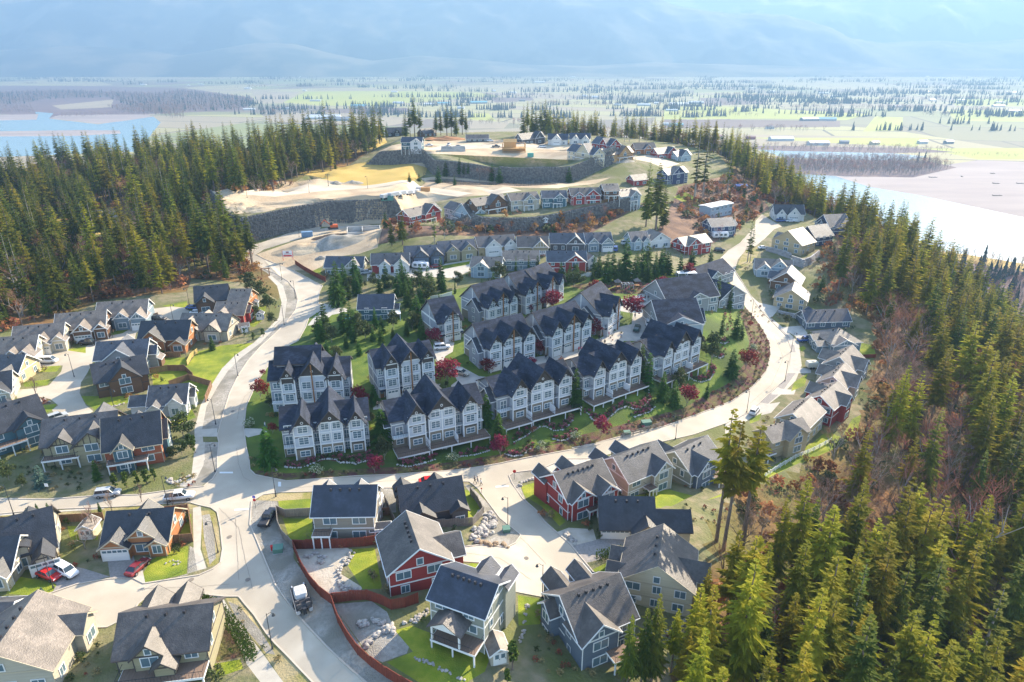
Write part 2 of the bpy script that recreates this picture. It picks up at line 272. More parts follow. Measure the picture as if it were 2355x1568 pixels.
ZONES = [
 ('forest_floor', "F 0 740 60 780 230 690 430 670 440 640 560 650 640 690 650 640 600 590 555 560 470 500 450 470 560 440 700 405 860 345 F 800 320 500 345 0 400 -500 400 -500 800"),
 ('scrub_slope', "TM 600 1480 1060 1460 1500 1440 2130 1350 2352 1300 MR 700 100 500 110 0 110 MM 900 160 950 0"),
 ('scrub_slope', "F 1560 430 1700 400 1770 480 1700 520 1640 560 1500 560"),
 ('site_lawn', "MM 530 590 450 640 430 700 380 790 300 830 240 880 180 960 130 1030 80 1130 40 1220 25 1360 40 1480 60 1568 BM 65 180 100 215 300 255 600 235 1000 215 1400 185 1700 140 2000 80 2352 15 MR 600 1490 900 1420 1200 1350 1500 1240 1650 1180 1780 1090 1870 990 1900 880 1890 800 1850 720 1800 650 1740 580 1700 500 1640 420 1590 360 1400 350 1000 380 560 370 MM 1850 350 1300 480 900 560 600 600"),
 ('planting_bed', "BM 70 190 100 215 300 255 600 235 1000 215 1400 185 1700 140 2000 80 2352 15 MR 600 1490 900 1420 1200 1350 1500 1240 1650 1180 1780 1090 1870 990 1900 880 1890 800 1850 720 1800 650 1740 580 1690 590 1730 700 1760 800 1740 920 1640 1060 1500 1130 1330 1230 1100 1290 800 1370 400 1470 BM 2200 -5 1700 80 1400 130 1000 165 600 185 300 205 120 185"),
 ('planting_bed', "MR 560 430 690 460 900 480 1150 490 1220 480 1200 420 1000 400 700 410"),
 ('planting_bed', "BM 290 150 380 105 520 85 700 95 850 50 860 90 700 140 560 118 400 165 300 170"),
 ('lawn', "BM 250 385 470 370 470 430 380 440 290 465 260 450"), ('lawn', "BM 280 500 470 500 480 650 400 670 330 650"),
 ('lawn', "BM 1450 310 1520 320 1590 470 1520 530 1460 530"), ('lawn', "BM 1450 830 1510 790 1590 800 1610 860 1460 885"), ('lawn', "BM 1815 1000 1980 1030 1960 1190 1820 1200"),
 ('yard', "BM 360 700 700 690 740 720 640 850 800 950 780 990 590 1000 470 920"), ('lawn', "BM 720 700 880 690 930 960 800 960 700 800"),
 ('gravel', "BM 600 1060 860 1040 960 1110 1010 1230 1120 1300 1090 1380 930 1440 850 1400"),
 ('lawn', "BM 1010 1230 1120 1200 1250 1250 1640 1390 1600 1500 1450 1590 1200 1590 960 1440 1130 1370"),
 ('lawn', "BR 270 290 370 260 400 330 480 420 560 520 520 550 400 420 290 350"), ('lawn', "BR 740 830 890 760 880 870 820 880 740 850"), ('lawn', "BR 940 390 1200 375 1250 405 1180 430 940 420"),
 ('lawn', "BR 870 350 960 360 1230 310 1390 350 1250 420 900 400"),
 ('lawn', "BR 1780 260 1880 180 1960 130 2100 40 2300 -60 2352 -20 2300 50 2100 130 1870 240"), ('lawn', "BR 1480 380 1720 280 1800 262 1820 275 1600 350"),
 ('lawn', "MX 840 1568 940 1480 1050 1390 1160 1420 1230 1300 1290 1270 1260 1400 1080 1510 900 1590"), ('lawn', "MX 1280 800 1370 820 1385 885 1270 880"), ('lawn', "MX 870 365 910 365 910 410 870 410"), ('lawn', "MX 905 470 945 470 940 510"),
 ('lawn', "MX 1150 170 1220 160 1270 210 1200 230"), ('lawn', "TR 60 1290 130 1250 290 1330 280 1370 200 1350"), ('dry_grass', "MX 470 320 520 200 640 160 600 260 500 330"),
 ('lawn', "ML 420 850 600 820 590 860 520 880"), ('lawn', "ML 670 770 790 700 920 705 860 750 720 785"), ('lawn', "ML 230 960 400 950 370 990 240 995"), ('lawn', "ML 150 1060 330 1040 310 1080 160 1090"),
 ('planting_bed', "ML 110 1150 230 1145 330 1160 330 1200 180 1220"), ('lawn', "ML 180 1225 370 1200 350 1240 290 1265 190 1260"), ('lawn', "ML 530 1150 850 1150 850 1190 620 1240 560 1200"), ('lawn', "ML 1000 1330 1250 1230 1280 1290 1100 1360"),
 ('lawn', "ML 1220 960 1290 860 1450 820 1680 800 1560 880 1470 970 1400 1080 1330 1060 1250 1000"), ('lawn', "ML 980 900 1210 900 1260 1010 1370 1070 1330 1180 1220 1140 1000 1080"), ('lawn', "ML 1600 690 1640 580 1740 560 1720 650 1660 700"),
 ('lawn', "ML 1060 560 1220 530 1230 570 1110 570"),
 ('lawn', "BL 920 880 990 770 1130 690 1230 680 1220 860 950 925"), ('lawn', "BL 40 990 130 880 350 920 370 940 340 985 230 1005"), ('lawn', "BL -200 560 60 540 0 660 -200 700"), ('lawn', "BL 440 550 640 550 640 640 460 640"), ('lawn', "BL 1400 1450 1570 1420 1590 1480 1420 1540"),
 ('lawn', "BL 1140 480 1250 470 1250 620 1150 620"), ('planting_bed', "BL 880 1110 960 1060 1220 1030 1380 1040 1500 1180 1590 1400 1420 1440 1300 1300 1000 1120"),
 ('dry_grass', "BL 0 475 300 445 620 435 850 425 1240 400 1300 412 1270 440 900 440 680 500 0 510 -300 530 -300 490"), ('dry_grass', "BL 1310 450 1400 445 1440 560 1455 700 1440 790 1360 820 1320 700"), ('dry_grass', "BL 1470 1010 1560 1012 1660 1130 1800 1320 2040 1568 2200 1740 1960 1740 1850 1568 1700 1340 1550 1170"),
 ('gravel', "BL 1320 480 1370 470 1400 600 1410 760 1370 800 1335 640"), ('gravel', "BL 1490 1040 1560 1070 1700 1230 1800 1390 1740 1380 1550 1160"),
 ('gravel', "ML 1290 1370 1330 1210 1400 1080 1470 970 1560 880 1680 800 1840 640 1860 540 1830 430 1750 350 1690 312 1700 310 1800 350 1880 400 1930 460 1945 520 1930 590 1870 670 1800 740 1700 830 1620 920 1560 1010 1500 1130 1470 1230 1440 1330 1420 1380"),
 ('gravel', "BL 1290 0 1430 0 1420 100 1420 190 1390 240 1290 300 1230 300 1150 290 1250 230"), ('gravel', "BL 1225 870 1240 680 1265 690 1290 840 1100 900 1000 925"),
 ('gravel', "BM 110 380 240 350 250 450 250 560 350 700 350 760 470 930 600 1060 850 1420 1170 1590 1100 1740 1000 1740 820 1568 720 1480 560 1330 420 1180 290 1020 230 930 150 740 110 640 65 540 75 390"),
 ('gravel', "BM 1460 270 1500 280 1640 420 1700 500 1800 580 1835 610 1800 660 1740 690 1520 640 1560 560 1600 460"), ('gravel', "BR 190 220 220 200 390 180 380 240 250 260 300 380 480 570 500 590 420 520 280 370 210 270"),
 ('dry_grass', "BM 150 345 250 330 460 325 460 370 250 385 110 380"), ('gravel', "BM 880 300 980 300 1020 330 1020 460 890 460"),
 ('pavement', "BL 1260 430 1310 420 1320 500 1310 700 1350 825 1290 840 1265 700"), ('pavement', "BL 1370 1000 1450 1005 1480 1060 1550 1170 1700 1360 1850 1568 1960 1740 1800 1740 1700 1568 1610 1450 1600 1400 1450 1130"),
 ('pavement', "BL 1275 0 1340 0 1330 150 1270 270 1240 290 1150 290 1250 230"), ('pavement', "ML 1270 1370 1310 1210 1380 1080 1450 970 1540 880 1660 800 1820 640 1840 540 1810 430 1750 370 1770 360 1850 430 1875 520 1860 640 1700 805 1575 900 1490 985 1420 1090 1350 1215 1320 1370 1340 1568 1275 1568"),
 ('pavement', "BL 680 425 0 470 -300 485 -300 495 0 482 680 437"),
 ('driveway', "ML 1270 1370 1420 1360 1420 1415 1280 1415"), ('paver', "BL 700 750 870 740 900 850 870 890 720 895"), ('driveway', "BL 870 850 930 830 950 925 870 890"), ('paver', "BL 230 860 380 790 560 830 720 880 500 930 345 980 370 930"),
 ('driveway', "BL 0 1140 240 1115 330 1195 260 1240 60 1310 -100 1300"), ('driveway', "ML 1180 1310 990 1280 850 1270 640 1260 620 1290 600 1400 700 1400 760 1330"),
 ('paver', "BR 600 680 790 630 960 620 950 700 780 770 690 790"), ('yard', "BR 500 590 580 560 740 570 760 640 600 680"), ('driveway', "BR 560 110 390 180 480 200 640 170 760 90 900 60 1100 -60 900 -20"),
 ('driveway', "MR 890 540 1060 480 1225 490 1225 540 1180 560 1130 620 1150 740 1060 790 940 790 900 870 700 820 690 800 790 770 900 700 990 680 1000 610 890 590"),
 ('driveway', "MM 1270 790 1400 800 1390 860 1340 890 1320 960 1360 1000 1400 950 1450 960 1560 1020 1660 1030 1800 960 1900 900 2100 870 2300 790 2400 850 2100 920 2000 980 1900 1030 1700 1060 1600 1080 1480 1150 1380 1110 1380 1080 1420 1050 1400 1010 1300 960 1260 880"),
 ('driveway', "MM 1040 1110 1200 1080 1310 1070 1260 1150 1100 1220 1000 1220 870 1240 870 1200 960 1200"), ('driveway', "ML 1600 1360 1740 1365 1745 1390 1620 1420 1590 1400"), ('driveway', "MM 525 540 700 580 700 600 600 620 530 680 440 690 480 640 525 600"),
 ('road', "ML 1000 580 1120 565 1230 575 1240 620 1190 650 1150 680 1060 680 940 690 890 740 880 780 830 790 720 790 650 850 600 940 570 1000 530 1060 520 1130 560 1210 610 1250 540 1290 450 1300 370 1290 340 1240 380 1210 330 1170 230 1150 110 1165 100 1110 220 1100 320 1080 400 990 410 950 250 960 160 1050 100 1050 260 900 290 860 370 850 430 850 560 870 560 830 620 780 700 760 800 740 870 700 960 640"),
 ('pavement', "MX 590 560 700 640 800 720 880 800 900 950 860 1050 780 1130 640 1240 560 1300 400 1400 400 1330 550 1260 650 1170 740 1090 790 1040 820 950 835 850 800 760 730 690 610 560"),
 ('paver', "MX 725 720 780 770 830 775 770 715"), ('paver', "MX 795 810 805 860 860 865 850 815"), ('paver', "MX 800 1000 740 1090 780 1110 860 1000"), ('paver', "MX 690 1130 620 1190 680 1200 750 1140"),
 ('driveway', "MX 760 700 900 690 960 770 880 800 860 760"), ('driveway', "MX 830 960 960 970 960 1000 850 1000"), ('driveway', "MX 740 1100 860 1110 850 1140 700 1140"),('driveway', "MX 620 1210 760 1190 700 1260 560 1290"), ('lawn', "MX 850 1060 940 1000 920 1080 830 1120"), ('lawn', "MX 560 1300 640 1260 620 1310 560 1330"), ('lawn', "MX 880 840 910 820 930 840 900 860"),
 ('driveway', "MX 530 460 620 540 760 570 700 640 600 560"), 
 ('driveway', "MM 830 330 1200 310 1500 260 1510 330 1400 380 1200 370 830 400"), ('lawn', "MM 460 320 530 315 530 360 490 360"), ('lawn', "MM 1310 300 1500 270 1500 290 1330 320"),
 ('bare_earth', "MM 110 225 560 80 830 0 930 60 900 180 780 220 560 250 540 300 480 330 350 330 170 260"), ('lawn', "MR 1080 350 1400 355 1400 385 1150 380"),
 ('bare_earth', "TL 1150 1290 1800 1180 2100 1165 TM 0 1170 560 1200 700 1190 1050 1225 1290 1240 1000 1280 700 1330 500 1320 0 1345 TL 2000 1375 1540 1400 1380 1370"),
 ('dry_field', "TL 1920 1130 2352 1040 TM 0 1100 300 1060 700 1090 690 1140 560 1200 0 1170 TL 2150 1170"), ('dirt_road', "TL 1570 1270 1750 1230 2000 1205 TM 0 1210 400 1200 650 1215 1000 1262 900 1285 600 1240 350 1225 0 1250 TL 1800 1285"), ('dirt_road', "TM 1020 1225 1200 1215 1320 1245 1180 1265"),
 ('bare_earth', "TM 660 1165 800 1150 1200 1190 1640 1195 1900 1160 1800 1200 1560 1230 1000 1230 700 1200"), ('pond', "TM 690 1182 800 1165 1000 1185 1500 1182 1560 1205 1300 1217 900 1207"),
 ('bare_earth', "TM 380 992 520 940 760 920 1100 915 1600 925 2050 1035 1700 1048 750 1005 500 1018"), ('dirt_road', "TM 690 975 800 950 1100 945 1500 955 1900 990 1600 975 1100 965 800 985"), ('dirt_road', "TM 2000 1020 2150 1010 2352 1070 2250 1100 2150 1060"),
 ('bare_earth', "TL 1340 1230 1500 1220 1570 1270 1350 1290"),
 ('dry_field', "TL 0 1350 80 1345 170 1400 100 1450 0 1440"), ('dry_field', "TL 270 1420 400 1430 390 1500 290 1480"), ('dry_field', "TL 740 1420 880 1450 820 1540 700 1500"), ('paver', "TL 600 1380 740 1360 850 1500 950 1560 700 1568 620 1480"), ('dry_field', "ML 300 60 500 40 520 180 320 200"), ('dry_field', "ML 1000 250 1130 240 1120 330 1020 320"), ('dry_field', "ML 540 20 760 60 700 130 540 100"), ('dry_field', "TL 370 1250 560 1240 540 1275 400 1265"),
 ('dry_field', "TM 180 960 420 900 440 930 330 990 200 1000"),
 ('wood_floor', "@V TL -600 560 500 560 1200 575 1660 640 1600 720 960 745 800 760 340 775 230 760 -600 700"),
 ('field_tan', "@V TL 340 690 740 650 730 700 400 715"),
 ('field_green', "@V TL 1850 670 2000 600 2352 595 TM 0 595 500 595 1040 605 1180 630 950 640 400 690 0 690 TL 2100 690"), ('field_brown', "@V TM 0 710 560 705 640 730 340 745 0 735"), ('field_tan', "@V TL 1700 735 2352 740 TM 300 750 700 780 400 830 0 800 TL 1750 800"),
 ('field_green', "@V TM 970 740 1100 740 1150 790 980 780"), ('field_tan', "@V TM 980 790 1240 800 1200 840 980 840"), ('field_brown', "@V TM 1080 640 1380 630 1400 655 1150 670"), ('field_brown', "@V TR 230 640 690 640 650 680 270 690"), ('field_tan', "@V TM 970 850 1500 830 1900 840 1900 900 970 900"),
 ('field_green', "@V TR 0 700 400 695 1350 745 1190 785 700 775 0 780"), ('field_brown', "@V TR 0 780 700 785 1150 790 1150 830 400 835 0 840"), ('field_tan', "@V TR -300 870 400 875 1740 900 1640 960 1500 975 560 985 200 960 -300 900"), ('field_green', "@V TR 560 900 1740 900 1640 960 1200 940"),
 ('field_green', "@V TR 1640 970 2600 965 2600 1040 2050 1042 1850 1000"), ('field_green', "@V TR 1900 645 2700 645 2700 700 1900 690"), ('field_green', "@V TR 1850 720 2700 720 2700 800 1900 790"), ('field_green', "@V TR 1380 760 1560 765 1560 850 1300 860"),
 ('field_tan', "@V TL 1640 600 1960 600 1850 670 1700 680"),
 ('river', "@V TL -600 780 0 785 240 780 230 730 350 740 320 775 640 812 800 790 1000 760 1050 800 900 990 -600 1050"), ('sand_bar', "@V TL -600 855 0 858 500 850 780 852 790 872 500 888 0 892 -600 895"), ('sand_bar', "@V TL -600 745 0 750 250 745 240 782 0 787 -600 782"), ('sand_bar', "@V TL 325 772 380 752 960 745 1000 762 800 792 640 808"),
 ('river', "@V F 1740 343 1800 343 2050 352 2130 360 2060 372 1800 362"), ('river', "@V F 1760 400 1830 400 1900 398 2000 430 2120 450 2354 500 2800 560 2800 760 2354 612 2200 585 2050 560 1850 560 1760 500"),
 ('sand_bar', "@V F 1900 398 2060 405 2140 384 2250 368 2354 372 2800 385 2800 560 2354 500 2120 450 2000 430"), ('wood_floor', "@V F 1740 380 1800 366 2060 368 2140 372 2200 385 2100 408 1960 406 1850 401 1760 395"), ('wood_floor', "@V F 1690 340 1750 335 2100 340 2200 350 2050 352 1800 347"),
 ('wood_floor', "@V F 2040 572 2200 592 2354 620 2500 650 2700 690 2700 900 2300 760 2000 640"),
 ('dry_field', "@V F 2040 560 2200 582 2354 606 2500 640 2500 670 2354 625 2200 600 2050 580"),
 ('road', ROAD),
]
def build_ground():
    pts = []; edges = []; faces = []; names = []
    for nm, s in ZONES:
        P = tr(s); b = len(pts); pts += P; faces.append(np.array(P)); names.append(nm); n = len(P)
        edges += [(b + k, b + (k + 1) % n) for k in range(n)]
    for W_ in WALLS:
        P = W_['P']
        for off in (0.0, 1.0):
            b = len(pts); dens = []
            for i in range(len(P) - 1):
                n = max(1, int(np.hypot(*(P[i + 1] - P[i])) / 2.5)); d = P[i + 1] - P[i]; nn = np.array([-d[1], d[0]]) / np.hypot(*d) * off
                dens += [tuple(P[i] + d * k / n + nn) for k in range(n + (i == len(P) - 2))]
            pts += dens; edges += [(b + k, b + k + 1) for k in range(len(dens) - 1)]
    def grid(x0, x1, y0, y1, s, hole=None):
        X, Y = np.meshgrid(np.arange(x0, x1, s), np.arange(y0, y1, s)); X = X.ravel() + 0.013 * s; Y = Y.ravel() + 0.017 * s
        X = X + rng.uniform(-.2, .2, X.shape) * s; Y = Y + rng.uniform(-.2, .2, Y.shape) * s
        if hole: k = ~((X > hole[0]) & (X < hole[1]) & (Y > hole[2]) & (Y < hole[3])); X, Y = X[k], Y[k]
        return list(zip(X.tolist(), Y.tolist()))
    g = grid(-130, 150, 30, 330, 3.0) + grid(-330, 330, -60, 620, 6.5, (-130, 150, 30, 330)) + grid(-900, 900, -260, 1200, 25, (-330, 330, -60, 620)) + grid(-15000, 16000, -400, 14500, 700, (-900, 900, -260, 1200))
    pts += g
    vo, eo, fo, _, _, _ = delaunay_2d_cdt([Vector(p) for p in pts], edges, [], 0, 1e-4, False)
    V = np.array([(v.x, v.y) for v in vo]); Z = hgt(V[:, 0], V[:, 1]); T = np.array([tuple(f) for f in fo])
    ctr = V[T].mean(1); ed = edge_dist(ctr[:, 0], ctr[:, 1]); Zc = Z[T].mean(1)
    zi = np.full(len(T), -1); cx, cy = ctr[:, 0], ctr[:, 1]
    for k, P in enumerate(faces):
        lo, hi = P.min(0), P.max(0); m = np.nonzero((cx > lo[0]) & (cx < hi[0]) & (cy > lo[1]) & (cy < hi[1]))[0]
        if len(m) == 0: continue
        X, Y = cx[m], cy[m]; ins = np.zeros(len(m), bool); n = len(P)
        for i in range(n):
            a, b = P[i], P[(i + 1) % n]; c = (a[1] > Y) != (b[1] > Y)
            if a[1] != b[1]: ins ^= c & (X < a[0] + (Y - a[1]) / (b[1] - a[1]) * (b[0] - a[0]))
        zi[m[ins]] = k
    zone = [names[zi[i]] if zi[i] >= 0 else ('ground' if ed[i] <= 0.5 else ('forest_floor' if Zc[i] > VAL + 0.5 else 'valley_floor')) for i in range(len(T))]
    zone = np.array(zone); V3 = np.column_stack([V, Z])
    for nm in sorted(set(zone)):
        t = T[zone == nm]; u, inv = np.unique(t, return_inverse=True)
        mk = {'sand_bar': 'sand'}.get(nm, nm)
        o = mesh_obj({'ground': 'ground', 'yard': 'sandy_yard', 'paver': 'paved_driveway', 'wood_floor': 'valley_woodland_floor', 'planting_bed': 'planting_bed'}.get(nm, nm), V3[u].tolist(), inv.reshape(-1, 3).tolist(), M[mk], smooth=True)
        tag(o, kind='structure')
build_ground()
# kerbs along the road's outline, painted bars
def kerbs():
    P = [p for p in tr(ROAD)]; mb = MB(); K = []
    for i in range(len(P)):
        a, b = Vector(P[i]), Vector(P[(i + 1) % len(P)]); n = max(1, int((b - a).length / 3))
        for k in range(n): K.append(a.lerp(b, k / n))
    Z = hgt([p.x for p in K], [p.y for p in K])
    for i in range(len(K)):
        a, b = K[i], K[(i + 1) % len(K)]
        if a.length > 330 or a.y < 55 or (a - b).length < 0.05: continue
        d = (b - a).normalized(); n_ = Vector((-d.y, d.x)) * 0.11; za, zb = Z[i], Z[(i + 1) % len(K)]
        v = [(a.x - n_.x, a.y - n_.y), (b.x - n_.x, b.y - n_.y), (b.x + n_.x, b.y + n_.y), (a.x + n_.x, a.y + n_.y)]; zz = (za, zb, zb, za)
        mb.add([(*q, z - 0.1) for q, z in zip(v, zz)] + [(*q, z + 0.12) for q, z in zip(v, zz)], [(4, 5, 6, 7), (0, 1, 5, 4), (2, 3, 7, 6)])
    tag(mb.build('kerb', mat('kerb_concrete', (0.46, 0.40, 0.33), 0.9)), kind='structure')
kerbs()
mb = MB()
for s in ("BL 1435 196 1522 196 1522 206 1435 206", "BL 1532 440 1625 434 1625 444 1532 450", "BM 1670 289 1756 285 1756 294 1670 298", "BM 249 262 268 262 268 292 249 292", "BL 1224 935 1242 935 1248 975 1230 975"):
    mb.add([(x, y, gz(x, y) + 0.05) for x, y in tr(s)], [(3, 2, 1, 0)])
tag(mb.build('road_marking', mat('road_paint', (0.7, 0.7, 0.68), 0.7)), kind='structure')
# ---------------------------------------------------------------- mountains and haze
def fbm(X, Y, sc, octs=5, ridged=False, seed=0.0):
    out = np.zeros(X.shape); amp = 1.0; tot = 0
    for o in range(octs):
        f = 2 ** o / sc
        v = np.array([noise.noise(Vector((x * f + seed, y * f - seed, o * 7.7))) for x, y in zip(X.ravel(), Y.ravel())]).reshape(X.shape)
        out += amp * ((1 - 2 * np.abs(v)) if ridged else v); tot += amp; amp *= 0.5
    return out / tot
def mountain(name, y0, depth, x0, x1, prof, nx, ny, rough, m, seed):
    xs = np.linspace(x0, x1, nx); t = np.linspace(0, 1, ny); X, T = np.meshgrid(xs, t); Y = y0 + T * depth
    px = [p[0] for p in prof]; ph = [p[1] for p in prof]; crest = np.interp(X, px, ph)
    rd = fbm(X, Y, 2600, 6, True, seed); lo = fbm(X, Y, 5200, 3, False, seed + 9)
    env = np.sin(np.clip(T * 1.02, 0, 1) * math.pi / 2) ** 1.15
    Z = VAL - 15 + crest * env * (1 + 0.10 * lo) + (rd - 0.45) * rough * np.minimum(T * 5, 1) * np.clip(crest / 900, 0.12, 1) * (1 - 0.75 * T ** 3)
    Z[0, :] = VAL - 30; Z = np.maximum(Z, VAL - 30)
    v = np.stack([X, Y + lo * depth * 0.05 * (1 - T), Z], -1).reshape(-1, 3).tolist()
    f = [(j * nx + i, j * nx + i + 1, (j + 1) * nx + i + 1, (j + 1) * nx + i) for j in range(ny - 1) for i in range(nx - 1)]
    b = (ny - 1) * nx; n0 = len(v); v += [(xs[i], y0 + depth * 1.02, VAL - 30) for i in range(nx)]; f += [(b + i, b + i + 1, n0 + i + 1, n0 + i) for i in range(nx - 1)]
    return tag(mesh_obj(name, v, f, m, smooth=True), kind='structure')
def mountain_mat(name, a, b_, snow_z):
    m = mat(name, a, 0.95, b_, 0.0012, 12, lo=0.45, hi=0.58)
    if snow_z:
        N = m.node_tree.nodes; L = m.node_tree.links; b = [x for x in N if x.type == 'BSDF_PRINCIPLED'][0]; src = b.inputs['Base Color'].links[0].from_socket
        g = N.new('ShaderNodeNewGeometry'); sp = N.new('ShaderNodeSeparateXYZ'); L.new(g.outputs['Position'], sp.inputs[0]); t = N.new('ShaderNodeTexNoise'); t.inputs['Scale'].default_value = 0.002; t.inputs['Detail'].default_value = 8
        tc = N.new('ShaderNodeTexCoord'); L.new(tc.outputs['Object'], t.inputs[0])
        mu = N.new('ShaderNodeMath'); mu.operation = 'MULTIPLY_ADD'; mu.inputs[1].default_value = 1400; L.new(t.outputs[0], mu.inputs[0]); L.new(sp.outputs[2], mu.inputs[2])
        r = N.new('ShaderNodeMapRange'); r.inputs[1].default_value = snow_z + 650; r.inputs[2].default_value = snow_z + 850; L.new(mu.outputs[0], r.inputs[0])
        x = N.new('ShaderNodeMix'); x.data_type = 'RGBA'; L.new(r.outputs[0], x.inputs[0]); L.new(src, x.inputs[6]); x.inputs[7].default_value = (0.8, 0.82, 0.85, 1); L.new(x.outputs[2], b.inputs['Base Color'])
    return m
def crest(pts, dist):
    out = []
    for px, py in pts:
        dx, dy, dz = raydir(px, py); t = dist / dy; out.append((dx * t, min(CAMZ + dz * t, 0.079 * dist + 80) - VAL))
    return out
mountain('mountain', 9600, 2600, -9500, 10500, crest([(-700,-40),(200,-40),(700,-30),(1100,-25),(1300,-18),(1440,-6),(1490,4),(1540,22),(1640,32),(1760,38),(1840,62),(1900,88),(2000,98),(2080,92),(2160,100),(2260,96),(2354,92),(2500,70),(2950,60)], 12200),
    300, 70, 420, mountain_mat('mountain_forest', (0.02, 0.035, 0.035), (0.24, 0.20, 0.13), 0), 3.3)
mountain('mountain', 8300, 1500, -7500, 7000, crest([(-500,118),(60,112),(170,104),(330,112),(420,128),(520,108),(600,96),(680,100),(760,122),(860,138),(960,128),(1080,134),(1200,146),(1350,150),(1500,140),(1700,146),(1900,152),(2354,156),(2800,150)], 9800), 300, 50, 190, mountain_mat('foothill_forest', (0.035, 0.05, 0.04), (0.19, 0.16, 0.10), 0), 5.7)
mountain('mountain', 13500, 3500, -13000, 14500, crest([(-900,-40),(1300,-30),(1480,-20),(1560,-4),(1620,4),(1690,3),(1760,-10),(1850,-30),(2300,-40),(3300,-40)], 17000),
    220, 50, 700, mountain_mat('mountain_snowy', (0.05, 0.06, 0.06), (0.16, 0.15, 0.13), 700), 8.1)
def haze(dens, col, an):
    mb = MB(); mb.box(-15500, 16500, -450, 17800, VAL - 60, 1720)
    m = bpy.data.materials.new('haze_air'); m.use_nodes = True; N = m.node_tree.nodes; N.clear(); o = N.new('ShaderNodeOutputMaterial'); v = N.new('ShaderNodeVolumePrincipled')
    v.inputs['Color'].default_value = (*col, 1); v.inputs['Density'].default_value = dens; v.inputs['Anisotropy'].default_value = an
    m.node_tree.links.new(v.outputs[0], o.inputs['Volume']); h = tag(mb.build('haze', m), kind='stuff'); return h
haze(1.75e-4, (0.225, 0.365, 0.55), 0.2)
# ---------------------------------------------------------------- buildings
C_ = {  # wall colours
 'white': (0.62,0.62,0.60), 'cream': (0.55,0.48,0.34), 'tan': (0.46,0.36,0.21), 'beige': (0.42,0.38,0.30), 'taupe': (0.26,0.235,0.19), 'sage': (0.26,0.27,0.22), 'grey': (0.27,0.28,0.28), 'bluegrey': (0.19,0.25,0.29),
 'slate': (0.11,0.14,0.18), 'teal': (0.07,0.14,0.17), 'red': (0.30,0.045,0.04), 'brick': (0.33,0.10,0.05), 'brown': (0.15,0.085,0.05), 'cedar': (0.35,0.15,0.06), 'dark': (0.055,0.055,0.06), 'charcoal': (0.09,0.09,0.095), 'navy': (0.05,0.07,0.14), 'yellow': (0.55,0.40,0.13), 'ply': (0.50,0.31,0.15), 'wrap': (0.6,0.6,0.62), 'lightblue': (0.34,0.42,0.47), 'olive': (0.30,0.27,0.17)}
RC = {'dark': (0.026,0.028,0.034), 'grey': (0.062,0.060,0.062), 'brown': (0.075,0.064,0.057), 'tan': (0.14,0.115,0.094), 'blue': (0.030,0.036,0.052), 'town': (0.026,0.032,0.047), 'slate': (0.048,0.054,0.068), 'white': (0.6,0.6,0.6)}
def wallm(c): return mat('siding_' + c, C_[c], 0.8, tuple(x * 0.86 for x in C_[c]), 0.7, 6, stretch=(0.2, 0.2, 5))
def roofm(c): return TR_ if c == 'town' else mat('shingle_' + c, RC[c], 0.5, tuple(x * 1.5 for x in RC[c]), 2.2, 8, 0.25, 5, spec=0.5, c3=tuple(x * 0.8 for x in RC[c]), scale3=0.4)
WHITE = mat('white_trim', (0.68, 0.68, 0.66), 0.6); GLASS = mat('window_glass', (0.10, 0.155, 0.185), 0.12, spec=0.6); DARKM = mat('dark_metal', (0.03, 0.03, 0.035), 0.5)
WOOD = mat('timber_post', (0.27, 0.13, 0.05), 0.7, (0.20, 0.09, 0.035), 3, 5, stretch=(3, 3, 0.4)); DECKM = mat('deck_boards', (0.22, 0.15, 0.11), 0.8, (0.16, 0.11, 0.08), 2, 5, stretch=(6, 0.4, 1)); CONC = mat('concrete', (0.42, 0.41, 0.39), 0.9, (0.36, 0.35, 0.33), 0.8, 6)
STONE = mat('field_stone', (0.30, 0.28, 0.25), 0.9, (0.42, 0.38, 0.33), 1.5, 6, rnd=0.15)
TRIMS = {'w': WHITE, 'd': mat('dark_trim', (0.07, 0.06, 0.055), 0.7), 'c': WOOD, 't': mat('tan_trim', (0.42, 0.36, 0.26), 0.7)}
WCACHE = {}
def window_meshes(w_, h, nx, ny, fm):
    k = (w_, h, nx, ny, fm.name)
    if k not in WCACHE:
        t = 0.13; f = MB(); x0, x1 = -w_ / 2, w_ / 2
        f.box(x0 - t, x0, -0.09, 0, -t, h + t); f.box(x1, x1 + t, -0.09, 0, -t, h + t); f.box(x0, x1, -0.09, 0, -t, 0); f.box(x0, x1, -0.09, 0, h, h + t)
        for i in range(1, nx): xx = x0 + w_ * i / nx; f.box(xx - 0.045, xx + 0.045, -0.085, -0.01, 0, h)
        for i in range(1, ny): zz = h * i / ny; f.box(x0, x1, -0.075, -0.012, zz - 0.03, zz + 0.03)
        p = MB(); p.box(x0, x1, -0.05, 0.02, 0, h); WCACHE[k] = (f.mesh('window', fm), p.mesh('pane', GLASS))
    return WCACHE[k]
def window(root, loc, rz, w_=1.5, h=1.3, nx=2, ny=1, fm=None):
    a, b = window_meshes(round(w_, 1), round(h, 1), nx, ny, fm or WHITE); o = link_mesh('window', a, root, loc, rz); link_mesh('pane', b, o); return o
def door(root, loc, rz, m=None, w_=1.0):
    b = MB(); b.box(-w_ / 2 - .1, w_ / 2 + .1, -0.08, 0, 0, 2.15, 1); b.box(-w_ / 2, w_ / 2, -0.12, -0.02, 0.02, 2.05, 0); b.box(-w_ / 2 + .15, w_ / 2 - .15, -0.14, -0.1, 1.15, 1.9, 2)
    o = b.build('door', [m or WOOD, WHITE, GLASS], root, loc, rz); h = MB(); h.box(0.32, 0.4, -0.18, -0.11, 0.95, 1.1); h.build('handle', DARKM, o); return o
